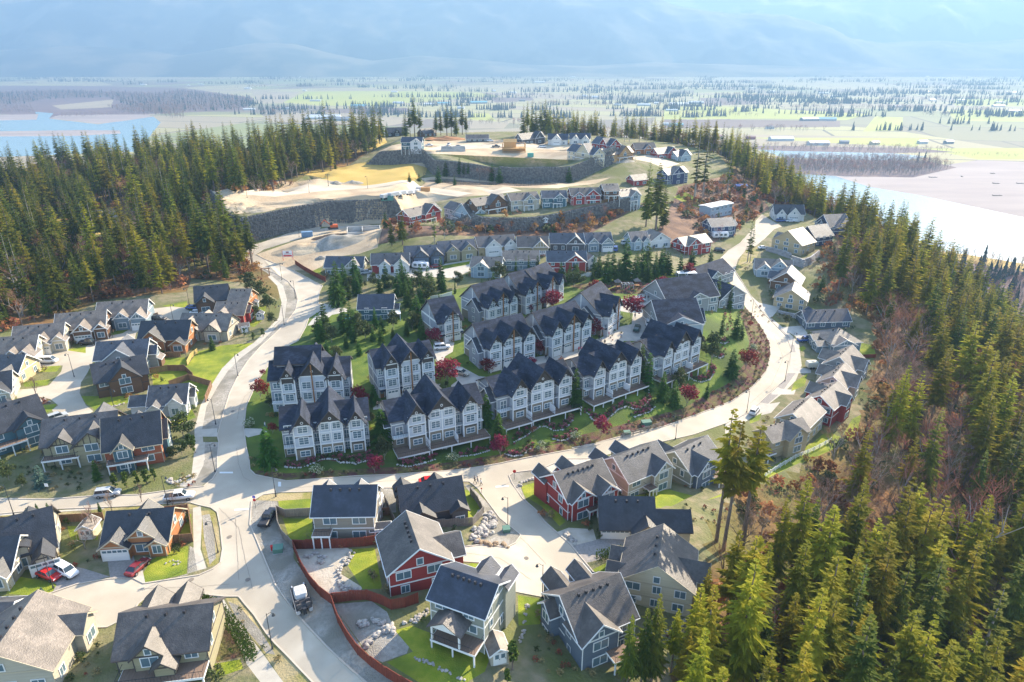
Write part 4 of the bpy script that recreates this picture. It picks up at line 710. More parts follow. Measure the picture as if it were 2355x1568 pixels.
H('dark violet house at the end of the upper right lane', 'MX 980 60 1075 105', 14, 4.4, 'y', 'navy', 'slate', 'F.5,.5,1,0,.9', pitch=.8, vents=0)
H('white house with steep twin gables and white garage at the forest turning', 'TR 720 1440 910 1445', 11, 3.8, 'x', 'white', 'dark', 'F.2,.3,1,0,1.1;F.62,.42,1.6,0,1.1', pitch=.9, garage=('F', .62, 4.2), storeys=1, vents=0)
H('dark blue house with bright roof slope beside the motorhome', 'TR 305 1545 455 1545', 11, 5.6, 'x', 'navy', 'slate', 'R.5,.5,2,0,.7', pitch=.65, vents=0)
H('modern white house with nearly flat pale roof and slate walls', 'TR 300 1425 440 1400', 9, 6.2, 'x', 'lightblue', 'white', '', pitch=.12, vents=0, band=False)
H('red house with white gable end left of the motorhome', 'MX 132 225 300 215', 11, 5.4, 'x', 'red', 'tan', 'F.35,.5,.8,0,.7', pitch=.6, vents=0)
# left hand cluster
H('white house with big white garage door in the left cluster', 'ML 985 1290 1225 1275', 11, 3.6, 'x', 'white', 'grey', 'F.2,.36,1.6,-.4,.8;F.72,.34,.6,.4,.9;L.4,.5,4.5,-.4,.75;R.6,.3,1', pitch=.72, vents=3, storeys=1)
H('brown shingled house with steep gable and three small windows, left of the white garage house', 'ML 650 1165 985 1105', 12, 5.0, 'x', 'brown', 'dark', 'F.55,.62,.8,-.2,.95', pitch=.7, vents=4, trim='d')
H('grey house with long front gable roof behind the brown shingled house', 'ML 640 1000 970 985', 12, 4.6, 'x', 'grey', 'slate', 'F.5,.75,1.2,-.5,.75;R.4,.35,2;B.4,.4,2', pitch=.7, vents=3)
H('cedar gabled house with dark roof in the upper middle of the left cluster', 'ML 920 850 1235 850', 12, 4.0, 'x', 'cedar', 'dark', 'F.3,.5,1.2,-.2,.9;F.85,.3,2.4,-1,.7;B.3,.3,2', pitch=.85, vents=3, storeys=1, trim='t')
H('cream timber framed house next to the big sloping lawn', 'ML 1180 780 1490 790', 12, 3.8, 'x', 'beige', 'tan', 'F.22,.42,.6,0,.95;F.72,.34,1.2,0,.9;B.3,.3,2', pitch=.75, timber=True, trim='d', storeys=1)
H('red gable walled house at the right of the left cluster', 'ML 1410 690 1600 690', 12, 4.0, 'x', 'red', 'tan', 'R.5,.45,1,0,.7;F.3,.5,.8,0,.75', pitch=.6, trim='t', storeys=1)
H('dark roofed house under the forest edge, topmost of the left cluster', 'ML 1290 605 1500 585', 12, 4.2, 'x', 'brown', 'dark', 'F.3,.5,2,0,.85;B.5,.4,2', pitch=.8, trim='d', storeys=1)
H('brown and tan house with long sunlit roof beside the shrub bank', 'ML 1500 600 1625 605', 12, 4.0, 'x', 'cedar', 'tan', 'L.5,.6,2,0,.8', pitch=.65, trim='t', storeys=1)
H('sage house with two white gabled wings and garage under the forest', 'ML 650 720 970 695', 12, 4.6, 'x', 'bluegrey', 'tan', 'F.52,.3,1.6,-.4,.9;F.88,.3,3.0,-.4,.95', pitch=.7, vents=3, storeys=1, garage=('F', .88, 4.2))
H('brown house with white garage door left of the sage winged house', 'ML 380 800 700 770', 12, 4.2, 'x', 'brown', 'tan', 'F.58,.36,2.6,-.2,.9;F.92,.26,1.2,-.4,.9', pitch=.75, vents=3, storeys=1, garage=('F', .58, 4.2))
H('cream house with timber gables in the left row, above the parked white van', 'ML 100 880 420 850', 12, 3.6, 'x', 'cream', 'tan', 'F.62,.34,2.4,0,.9;F.94,.28,.8,0,.9', pitch=.75, vents=3, storeys=1, garage=('F', .62, 4.2))
H('cream house with white garage directly left of the parked white van', 'ML -60 965 240 940', 12, 3.6, 'x', 'cream', 'tan', 'F.55,.3,1,0,.9;F.88,.36,2.4,0,.9', pitch=.75, vents=3, storeys=1, garage=('F', .88, 4.0))
H('tan house cut by the left picture edge below the white van', 'ML -150 1085 130 1080', 12, 3.4, 'x', 'tan', 'grey', 'F.8,.36,2.2,0,.9', pitch=.75, vents=2, storeys=1)
H('dark house roof at the left picture edge above the big teal roof', 'ML -220 1230 90 1180', 11, 3.2, 'x', 'beige', 'dark', 'F.8,.4,1.5,0,.9', pitch=.8, vents=2, storeys=1)
H('teal walled house with big dark roof at the left picture edge', 'ML -60 1560 340 1430', 13, 5.6, 'x', 'teal', 'dark', 'F.72,.5,1.0,-.2,.8;B.6,.4,2', pitch=.8, vents=3, trim='d', deck=(.1,.6,2.8,2.4))
H('beige timber gabled house with deck right of the teal house', 'BL 310 160 780 100', 13, 5.4, 'x', 'olive', 'grey', 'F.28,.3,.8,.2,.9;F.7,.5,1.6,-.3,.85;B.7,.4,2', pitch=.72, vents=3, trim='d', deck=(.0,.5,2.7,2.2), timber=True)
H('cedar trimmed house with tall gabled glass front above the row of thujas', 'BL 710 190 1075 130', 13, 5.2, 'x', 'brick', 'dark', 'F.34,.32,1.4,.3,1.1;R.5,.6,1.0,0,.9;B.5,.4,2', pitch=.95, vents=3, trim='t', deck=(.05,.75,2.6,2.4), gwall='teal')
# bottom left
H('house with shed dormer above the red car in the bottom left', 'BL 60 860 385 770', 13, 3.4, 'x', 'beige', 'dark', 'F.8,.34,3.0,0,.95;B.4,.4,2;F.3,.4,.2,1.4,.5', pitch=.9, vents=2, trim='d', storeys=1, garage=('F', .8, 4.2), gwall='beige')
H('cedar gabled house with open garage and maroon car on its dark drive', 'BL 695 745 1110 720', 11, 3.0, 'x', 'cedar', 'dark', 'F.22,.42,1.4,0,.75;F.62,.42,.3,1.0,.85;F.86,.26,1.0,-.2,.7;B.4,.35,1', pitch=.8, vents=2, trim='t', storeys=1, garage=('F', .22, 4.2))
H('small cream gable of a house cut by the left edge beside the red car', 'BL -250 960 95 930', 11, 3.2, 'x', 'cream', 'dark', 'F.82,.36,1.5,0,.95', pitch=.8, vents=1, storeys=1)
H('tan roofed house in the bottom left corner', 'BL -250 1680 380 1620', 14, 4.2, 'y', 'beige', 'tan', 'L.7,.4,1.5,0,.9;R.75,.35,1.2,0,.8', pitch=.62, vents=4, trim='t')
H('grey roofed corner of a house at the left edge above the tan roofed house', 'BL -330 1330 50 1310', 8, 3.0, 'x', 'grey', 'grey', '', pitch=.6, vents=1, storeys=1)
H('olive house with cedar gable and long deck in the bottom row', 'BL 800 1568 1385 1510', 12, 5.2, 'x', 'olive', 'brown', 'F.38,.36,.6,.2,.95;F.56,.22,2.0,-.8,.8;B.2,.3,2;B.55,.26,2.5', pitch=.72, vents=3, trim='d', deck=(.05,1.0,2.6,3.0), chimney=None)
# blue pool house
H('teal house with large skylight and pool terrace left of the townhouses', 'MM 780 665 1000 650', 11, 4.6, 'x', 'teal', 'blue', 'R.5,.4,1.5,-1,.6', pitch=.75, vents=0, storeys=2)
# lower middle rows
U = dict(pitch=.72, vents=2, storeys=1)
H('grey green house behind the brown fence at the bend', 'MM 560 365 800 350', 11, 3.8, 'x', 'sage', 'slate', 'F.75,.45,1,0,.9', timber=True, **U)
H('red and white gabled house second from the bend', 'MM 865 355 1105 335', 11, 4.2, 'x', 'red', 'grey', 'F.35,.3,1,-.3,.8;F.8,.4,2,0,.85', gwall='white', garage=('F', .8, 4), **U)
H('dark timber house with two gables third from the bend', 'MM 1085 300 1335 285', 11, 4.0, 'x', 'slate', 'slate', 'F.4,.4,2,0,.9;F.82,.34,1,0,.9', timber=True, trim='d', **U)
H('olive yellow house with dark roof fourth from the bend', 'MM 1310 270 1540 250', 11, 4.2, 'x', 'olive', 'slate', 'F.35,.35,1,0,.85;F.8,.42,1.4,0,.9', trim='t', **U)
H('peach house with white gables and white garage in the lower middle row', 'MM 1560 240 1800 215', 11, 4.4, 'x', 'tan', 'grey', 'F.38,.42,1.6,0,.9;F.85,.32,1,0,.95', gwall='white', garage=('F', .38, 4), **U)
H('tan house with brown double gable right of the peach house', 'MM 1815 235 2010 225', 11, 4.2, 'x', 'olive', 'brown', 'F.75,.5,1.4,0,.9', timber=True, garage=('F', .75, 4), **U)
H('dark slate house with white framed porch gables', 'MR 460 205 690 205', 11, 3.8, 'x', 'charcoal', 'slate', 'F.7,.5,1.5,0,.9', **U)
H('blue grey house with white trimmed double gables and white garage', 'MR 695 205 860 200', 11, 4.0, 'x', 'bluegrey', 'slate', 'F.25,.4,1.2,0,1.0;F.78,.44,2,0,.95', garage=('F', .78, 4), **U)
H('pale blue house with its gable wall toward the townhouses', 'MM 1510 375 1700 380', 11, 4.6, 'x', 'lightblue', 'tan', 'F.35,.5,.6,0,.7', pitch=.62, vents=2, storeys=2)
H('sage house with light roof behind the pair of slim conifers', 'MM 1720 335 1950 330', 11, 4.6, 'x', 'bluegrey', 'tan', '', pitch=.62, vents=4, storeys=2)
H('red house with white trimmed gables behind the topmost townhouse roof', 'MR 440 355 690 345', 10, 5.4, 'x', 'red', 'slate', 'F.72,.52,1,0,.7', pitch=.75, vents=3, storeys=2)
H('pinkish house right beside the red white trimmed house', 'MR 705 330 760 320', 10, 4.6, 'y', 'white', 'tan', '', pitch=.75, vents=0, storeys=2)
H('white house with large pale gable left of the red house on the lane', 'MR 1110 185 1240 180', 10, 4.0, 'y', 'white', 'tan', 'L.5,.5,2,0,.9', pitch=.6, vents=0, storeys=1)
H('pale blue house with steep narrow gables behind the conifer group', 'MR 990 195 1100 195', 10, 4.4, 'x', 'lightblue', 'slate', 'F.3,.4,1,0,1.1;F.8,.34,1,0,1.1', pitch=.8, vents=0, storeys=1)
# terrace row
V = dict(pitch=.66, vents=3)
H('red house at the left end of the terrace row', 'TM 590 1468 790 1440', 10, 5.4, 'x', 'red', 'brown', 'F.7,.5,1,-.3,.75', deck=(.4,.75,2.7,2), **V)
H('pale blue house with white trim, second in the terrace row', 'TM 815 1425 1000 1405', 10, 5.4, 'x', 'lightblue', 'brown', 'F.7,.55,1,-.3,.75', deck=(.35,.7,2.7,2), **V)
H('dark brown house, third in the terrace row', 'TM 1020 1395 1225 1380', 10, 5.2, 'x', 'brown', 'brown', 'F.65,.55,1,-.3,.75', deck=(.3,.9,2.7,2), trim='d', **V)
H('beige house, fourth in the terrace row', 'TM 1250 1382 1430 1362', 10, 5.4, 'x', 'beige', 'brown', 'F.65,.5,1,-.3,.75', deck=(.4,.75,2.7,2), **V)
H('teal grey house, fifth in the terrace row', 'TM 1455 1362 1610 1345', 10, 5.4, 'x', 'teal', 'slate', 'F.7,.5,1,-.3,.75', deck=(.4,.75,2.7,2), **V)
H('red house with two front gables in the middle right of the terrace row', 'TM 1640 1342 1830 1315', 10, 5.2, 'x', 'red', 'brown', 'F.25,.4,1,-.6,.75;F.72,.5,1.5,-.3,.8', deck=(.5,1,2.7,2), **V)
H('brown house with pale roof, seventh in the terrace row', 'TM 1855 1312 1950 1302', 10, 5.0, 'x', 'brown', 'tan', '', deck=(.2,1,2.7,2), **V)
H('blue grey house with white trim at the right end of the terrace row', 'TM 1965 1304 2005 1301', 10, 5.2, 'x', 'lightblue', 'tan', 'F.7,.5,1,-.3,.8', deck=(.4,.75,2.7,2), width=12, **V)
H('small red house just behind the right end of the terrace row', 'TM 2050 1215 2080 1213', 9, 3.6, 'x', 'red', 'tan', '', width=10, pitch=.7, vents=0)
# hill top
H('blue house with white wrapped gable on the left of the hill top site', 'TM 535 985 665 975', 10, 5.2, 'x', 'teal', 'blue', 'F.72,.55,.6,0,.6', gwall='wrap', deck=(0,.4,2.7,2), pitch=.7, vents=0)
H('low grey roofed house behind the hill top building site', 'TM 955 930 1100 925', 11, 2.6, 'x', 'charcoal', 'brown', '', pitch=.55, vents=2, storeys=1)
H('dark cabin with big roof among the pines left of the hill top site', 'TM 440 895 545 885', 10, 3.4, 'x', 'dark', 'dark', 'F.6,.4,1', pitch=.9, vents=0, storeys=1, trim='d')
H('dark house half hidden behind the left hill top pines', 'TM 680 895 760 890', 9, 3.0, 'x', 'brown', 'dark', '', pitch=.9, vents=0, storeys=1, trim='d')
H('dark slate house with white gables at the left end of the hill top street', 'TM 1320 935 1470 935', 10, 4.4, 'x', 'charcoal', 'dark', 'F.72,.4,1,0,1', pitch=.9, vents=0, storeys=1)
H('white house with white garage second on the hill top street', 'TM 1490 948 1615 945', 10, 4.2, 'x', 'white', 'blue', 'F.45,.5,2,0,1', pitch=.9, vents=0, storeys=1, garage=('F', .45, 4))
H('white house with paired gables third on the hill top street', 'TM 1630 942 1760 940', 10, 4.0, 'x', 'white', 'blue', 'F.3,.35,1,0,1;F.8,.35,1,0,1', pitch=.9, vents=0, storeys=1)
H('small red house with white trim fourth on the hill top street', 'TM 1775 972 1895 968', 10, 4.0, 'x', 'red', 'blue', 'F.7,.4,1,0,1', pitch=.9, vents=0, storeys=1)
H('cream house with tall centre windows above the great stone wall', 'TM 1615 1040 1785 1050', 11, 5.6, 'x', 'cream', 'blue', 'F.66,.5,1,0,.9', pitch=.8, vents=0, deck=(.35,.9,2.7,2))
H('unfinished plywood clad house above the great stone wall', 'TM 1835 1035 2045 1045', 11, 5.0, 'x', 'ply', 'tan', 'F.7,.38,1,-.3,.85', pitch=.75, vents=0, trim='c', deck=(.5,1,2.6,2), gwall='ply')
H('dark house with pale gable right of the plywood house', 'TM 2060 1005 2190 1010', 10, 4.2, 'x', 'cedar', 'dark', 'F.6,.4,1,0,.9', pitch=.85, vents=0, storeys=1)
H('bright red gabled house at the right end of the hill top', 'TM 2205 1030 2330 1035', 10, 4.2, 'x', 'red', 'blue', 'F.72,.5,1,0,.85', pitch=.8, vents=0, storeys=1)
H('pale green gabled house behind the first slope pines', 'TR 85 1052 175 1050', 10, 4.2, 'x', 'lightblue', 'blue', 'F.5,.6,1,0,.8', pitch=.8, vents=0, storeys=1)
H('dark blue three storey house on the right shoulder of the hill', 'TR 20 1205 150 1195', 10, 6.8, 'x', 'navy', 'tan', 'F.5,.6,.5,0,.7', pitch=.7, vents=0)
def porch_roof(spec, x0, x1, y0, zl, label_parent):
    root = label_parent; W_, Rf, T_ = MB(), MB(), MB(); gable(W_, Rf, T_, x0, x1, y0, 0, zl - .25, zl, 'y', .6, ov=.35, ends=(1, 0)); Rf.build('porch_roof', roofm('brown'), root); W_.build('porch_beam', WHITE, root)
    b = MB(); b.box(-.13, .13, -.13, .13, 2.6, zl); me = b.mesh('porch_post', WHITE)
    for x in (x0 + .2, x1 - .2): link_mesh('porch_post', me, root, (x, y0 + .2, 0))
for o in [q for q in COL.objects if q.get('label', '').startswith('sage two storey house with covered deck')]: porch_roof(None, 1.6, 6.4, -3.0, 5.2, o)
# ---------------------------------------------------------------- vegetation
BARK = mat('bark', (0.115, 0.085, 0.065), .95, (0.18, 0.145, 0.12), 2, 5, stretch=(3, 3, .5)); BARKP = mat('pale_bark', (0.24, 0.20, 0.17), .95, (0.34, 0.30, 0.26), 2, 5)
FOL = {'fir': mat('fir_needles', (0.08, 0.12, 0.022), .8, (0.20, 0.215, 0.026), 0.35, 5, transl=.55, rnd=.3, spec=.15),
 'gold': mat('sunny_fir_needles', (0.18, 0.205, 0.018), .8, (0.37, 0.33, 0.03), 0.4, 5, transl=.6, rnd=.3, spec=.15),  # fir needles with the back light painted in as brighter yellow green
 'site': mat('garden_conifer_needles', (0.028, 0.085, 0.014), .8, (0.07, 0.145, 0.02), 0.7, 5, transl=.35, rnd=.2, spec=.15),
 'blue': mat('blue_spruce_needles', (0.06, 0.11, 0.09), .8, (0.10, 0.16, 0.12), 1, 5, transl=.2, spec=.2),
 'maple': mat('maple_leaves', (0.13, 0.012, 0.018), .7, (0.26, 0.03, 0.04), 1.5, 4, transl=.3, rnd=.2, spec=.2),
 'leaf': mat('dark_leaves', (0.04, 0.062, 0.016), .8, (0.08, 0.10, 0.03), 1.2, 5, transl=.25, rnd=.2), 'far': mat('far_conifer_needles', (0.022, 0.04, 0.03), .9, transl=.2),
 'thuja': mat('thuja_leaves', (0.045, 0.085, 0.012), .8, (0.10, 0.14, 0.02), 2, 5, transl=.2), 'bush': mat('brown_brush', (0.22, 0.095, 0.04), .95, (0.33, 0.18, 0.06), 1, 5, transl=.3, rnd=.35),
 'twig': mat('bare_twigs', (0.20, 0.125, 0.09), .95, (0.30, 0.21, 0.16), 1, 4, transl=.15, rnd=.3), 'twigr': mat('russet_twigs', (0.23, 0.10, 0.065), .95, (0.32, 0.17, 0.10), 1, 4, transl=.2, rnd=.3),
 'flowerbush': mat('flowering_bush', (0.10, 0.15, 0.04), .8, (0.62, 0.60, 0.45), 5, 4, lo=.5, hi=.58)}
def mk(name, V, F, m):
    me = bpy.data.meshes.new(name); me.from_pydata(V, [], F); me.materials.append(m); return me
def trunk_mesh(h, r, seed, m, lean=0.0):
    rd = random.Random(seed); b = MB(); n = 6; px = py = 0.0; prev = None
    for k in range(n):
        z0, z1 = h * k / n, h * (k + 1) / n; qx, qy = px + rd.uniform(-.12, .12) * h / 25 + lean, py + rd.uniform(-.12, .12) * h / 25
        b.bar((px, py, z0 - (2 if k == 0 else 0)), (qx, qy, z1), r * (1 - k / n) ** .8 + .03, 0, 6, r * (1 - (k + 1) / n) ** .8 + .03); px, py = qx, qy
    return b.mesh('trunk', m)
def conifer_mesh(seed, H=25.0, rad=3.6, cb=0.22, levels=30, per=7, fol='fir', droop=.28, ragged=.3, sub=5, wf=1.0):
    rd = random.Random(seed); V = []; F = []
    def leaf(c, d, L, wd, dz):
        """a needle spray: a bent rhombus along direction d"""
        n = Vector((-d.y, d.x, 0)).normalized() * wd; t = rd.uniform(-.5, .5); n.z = wd * t
        a = c; b = c + d * L * .5 + n; e = c + d * L + Vector((0, 0, -dz)); f = c + d * L * .45 - n; i = len(V)
        V.extend([a[:], b[:], e[:], f[:]]); F.append((i, i + 1, i + 2, i + 3))
    for lv in range(levels):
        t = lv / (levels - 1); z = H * (cb + (1 - cb) * t * .985); prof = (1 - t) ** .78 * (0.55 + .45 * min(1, t * 5 + .35)) + .035
        k = max(3, int(per * (.55 + .45 * (1 - t)))); a0 = rd.uniform(0, 6.28)
        for j in range(k):
            if rd.random() < ragged * .45: continue
            a = a0 + 6.283 * j / k + rd.uniform(-.35, .35); L = rad * prof * rd.uniform(1 - ragged, 1 + ragged * .55); up = .35 * t - droop * (1 - t) + rd.uniform(-.08, .08)
            d = Vector((math.cos(a), math.sin(a), up)).normalized(); o = Vector((0, 0, z + rd.uniform(-.3, .3)))
            m_ = max(2, int(sub * L / rad + 1.5))
            for q in range(m_):
                s = (q + .6) / m_; c = o + d * L * s * .8 + Vector((0, 0, -droop * L * s * s * .45)); ww = (.26 + .22 * (1 - s)) * (.55 + .45 * L / rad) * wf
                leaf(c, d, L * .42 + .35, ww, .12 * L)
                for sd in (-1, 1):
                    dd = Vector((math.cos(a + sd * rd.uniform(.6, 1.1)), math.sin(a + sd * rd.uniform(.6, 1.1)), up - .15)).normalized(); leaf(c, dd, (L * .36 * (1.15 - s) + .4), ww * .85, .1 * L)
    return mk('crown', V, F, FOL[fol])
def leafy_mesh(seed, H, R_, fol, n=600, leaf=.38, cb=.3, sq=1.0):
    rd = random.Random(seed); V = []; F = []; cl = []
    for i in range(16):
        a = rd.uniform(0, 6.28); e = rd.uniform(-.6, 1.0); rr = rd.uniform(.35, .8); cl.append(Vector((math.cos(a) * R_ * rr * math.cos(e * 1.2), math.sin(a) * R_ * rr * math.cos(e * 1.2), H * (cb + (1 - cb) * (.5 + .42 * e)))))
    for i in range(n):
        c = cl[i % 16]; u = Vector((rd.gauss(0, 1), rd.gauss(0, 1), rd.gauss(0, .7))).normalized() * R_ * .38 * rd.uniform(.5, 1.05); p = c + u
        a = Vector((rd.gauss(0, 1), rd.gauss(0, 1), rd.gauss(0, .6))).normalized(); b = a.cross(Vector((rd.gauss(0, 1), rd.gauss(0, 1), rd.gauss(0, 1)))).normalized(); s = leaf * rd.uniform(.6, 1.3); k = len(V)
        V.extend([(p + a * s)[:], (p + b * s * .7)[:], (p - a * s)[:], (p - b * s * .7)[:]]); F.append((k, k + 1, k + 2, k + 3))
    return mk('crown', V, F, FOL[fol])
def bare_mesh(seed, H=14.0, fol='twig', spread=.55, gens=5, sub=3):
    """returns (trunk with limbs, twig crown)"""
    rd = random.Random(seed); T = MB(); C = MB()
    def grow(p, d, L, r, g):
        q = p + d * L
        if g > gens - 3: T.bar(p, q, r, 0, 5 if g > gens - 1 else 3, r * .65)
        else:
            s = d.cross(Vector((rd.gauss(0, 1), rd.gauss(0, 1), rd.gauss(0, 1)))).normalized() * max(r, .022); C.add([(p - s)[:], (p + s)[:], q[:]], [(0, 1, 2)])
        if g == 0: return
        for k in range(sub if g < gens else sub + 2):
            ax = Vector((rd.gauss(0, 1), rd.gauss(0, 1), rd.gauss(0, .3))).normalized(); nd = (d + ax * spread * rd.uniform(.7, 1.3) + Vector((0, 0, .18))).normalized()
            st = p + d * L * rd.uniform(.45, 1.0) if g == gens else p + d * L * rd.uniform(.6, 1.0); grow(st, nd, L * rd.uniform(.58, .8), r * .55, g - 1)
    grow(Vector((0, 0, -.5)), Vector((rd.uniform(-.05, .05), rd.uniform(-.05, .05), 1)).normalized(), H * .42, H * .014, gens)
    return T.mesh('trunk', BARKP if seed % 2 else BARK), C.mesh('crown', FOL[fol])
PROTO = {}
def proto(kind, trunks, crowns, H): PROTO[kind] = (trunks, crowns, H)
tk = [trunk_mesh(24, .32, i, BARK) for i in range(3)]
proto('fir', tk, [conifer_mesh(10 + i, rad=[3.5, 4.1, 3.0, 3.7, 3.3][i], cb=[.15, .22, .3, .12, .35][i], ragged=[.3, .4, .35, .25, .5][i]) for i in range(5)], 25)
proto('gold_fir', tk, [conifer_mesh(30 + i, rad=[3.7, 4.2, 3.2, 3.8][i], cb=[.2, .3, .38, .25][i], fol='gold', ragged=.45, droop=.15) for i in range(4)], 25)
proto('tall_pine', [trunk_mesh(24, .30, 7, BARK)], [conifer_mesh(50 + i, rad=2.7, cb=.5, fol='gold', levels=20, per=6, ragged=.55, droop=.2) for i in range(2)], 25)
proto('thin_pine', [trunk_mesh(24, .28, 8, BARKP)], [conifer_mesh(55 + i, rad=2.3, cb=.25, levels=24, per=5, ragged=.6, droop=.2) for i in range(2)], 25)
proto('garden_conifer', [trunk_mesh(9.5, .16, 3, BARK)], [conifer_mesh(60 + i, H=10, rad=[2.3, 1.9, 2.6][i], cb=.07, levels=22, per=8, fol='site', ragged=.2, sub=4, wf=.75) for i in range(3)], 10)
proto('slim_conifer', [trunk_mesh(9.5, .14, 4, BARK)], [conifer_mesh(65 + i, H=10, rad=1.25, cb=.05, levels=24, per=7, fol='site', ragged=.25, sub=3, wf=.6) for i in range(2)], 10)
proto('blue_spruce', [trunk_mesh(4, .1, 4, BARK)], [conifer_mesh(68, H=4.4, rad=1.5, cb=.03, levels=14, per=8, fol='blue', ragged=.15, sub=3, wf=.45)], 4.4)
proto('maple', [bare_mesh(71, 4.6, gens=3)[0]], [leafy_mesh(70 + i, 5, 2.3, 'maple', 900, .2, .25) for i in range(3)], 5)
proto('leafy', [bare_mesh(73, 6.5, gens=3)[0]], [leafy_mesh(80 + i, 7, 2.7, 'leaf', 1300, .24, .15) for i in range(3)], 7)
proto('thuja', [trunk_mesh(3, .08, 5, BARK)], [leafy_mesh(90 + i, 4, .75, 'thuja', 520, .2, .0, 1) for i in range(2)], 4)
_b = [bare_mesh(100 + i, 14, 'twig' if i % 3 else 'twigr', spread=.5 + .08 * i) for i in range(4)]; proto('bare_tree', [b[0] for b in _b], [b[1] for b in _b], 14)
_b = [bare_mesh(110 + i, 16, 'twigr', spread=.42) for i in range(2)]; proto('russet_tree', [b[0] for b in _b], [b[1] for b in _b], 16)
_b = bare_mesh(120, 5, 'twig', spread=.3, gens=4); proto('street_tree', [_b[0]], [_b[1]], 5)
NAMES = {'fir': ('fir_tree', 'fir tree'), 'gold_fir': ('fir_tree', 'fir tree'), 'tall_pine': ('pine_tree', 'pine tree'), 'thin_pine': ('pine_tree', 'pine tree'), 'garden_conifer': ('garden_conifer', 'conifer'), 'slim_conifer': ('garden_conifer', 'conifer'), 'blue_spruce': ('spruce_tree', 'spruce'),
 'maple': ('red_maple', 'maple tree'), 'leafy': ('broadleaf_tree', 'tree'), 'thuja': ('columnar_thuja', 'thuja'), 'bare_tree': ('bare_tree', 'bare tree'), 'russet_tree': ('bare_tree', 'bare tree'), 'street_tree': ('street_tree', 'young tree')}
TREES = []
def tree(kind, x, y, z, h, label, group=None, rz=None, wd=1.0, var=None):
    tr_, cr, H = PROTO[kind]; s = h / H; i = var if var is not None else random.randrange(1000); nm, cat = NAMES[kind]
    r = tag(empty(nm, (x, y, z - .1), random.uniform(0, 6.28) if rz is None else rz), label, cat, group); q_ = wd * random.uniform(.82, 1.22); r.scale = (s * q_, s * q_, s)
    ct = i % len(cr); tt = ct if len(tr_) == len(cr) else i % len(tr_); link_mesh('trunk', tr_[tt], r); link_mesh('crown', cr[ct], r); TREES.append((x, y)); return r
def height_for(x, y, z, py):
    lo, hi = .3, 60
    for _ in range(30):
        m = (lo + hi) / 2
        if proj(x, y, z + m)[1] > py: lo = m
        else: hi = m
    return lo
def ordinal(k, n):
    if n == 2: return ('left ', 'right ')[k]
    if k == 0: return 'leftmost '
    if k == n - 1: return 'rightmost '
    return NTH[k] + ' from left, '
NUM = {3: 'three', 4: 'four', 5: 'five', 6: 'six', 7: 'seven', 8: 'eight'}; NTH = ['', 'second', 'third', 'fourth', 'fifth', 'sixth', 'seventh']
def T(kind, s, label, group=None, wd=1.0):
    q = s.split(); tg = q[0]; v = [float(a) for a in q[1:]]; n = len(v) // 3; order = sorted(range(n), key=lambda k: v[3 * k])
    for i in range(0, len(v), 3):
        p = put(tg, v[i], v[i + 1]); h = height_for(*p, D(tg, v[i], v[i + 2])[1]); tree(kind, *p, h, (label if n == 1 else ordinal(order.index(i // 3), n) + label), group, wd=wd)
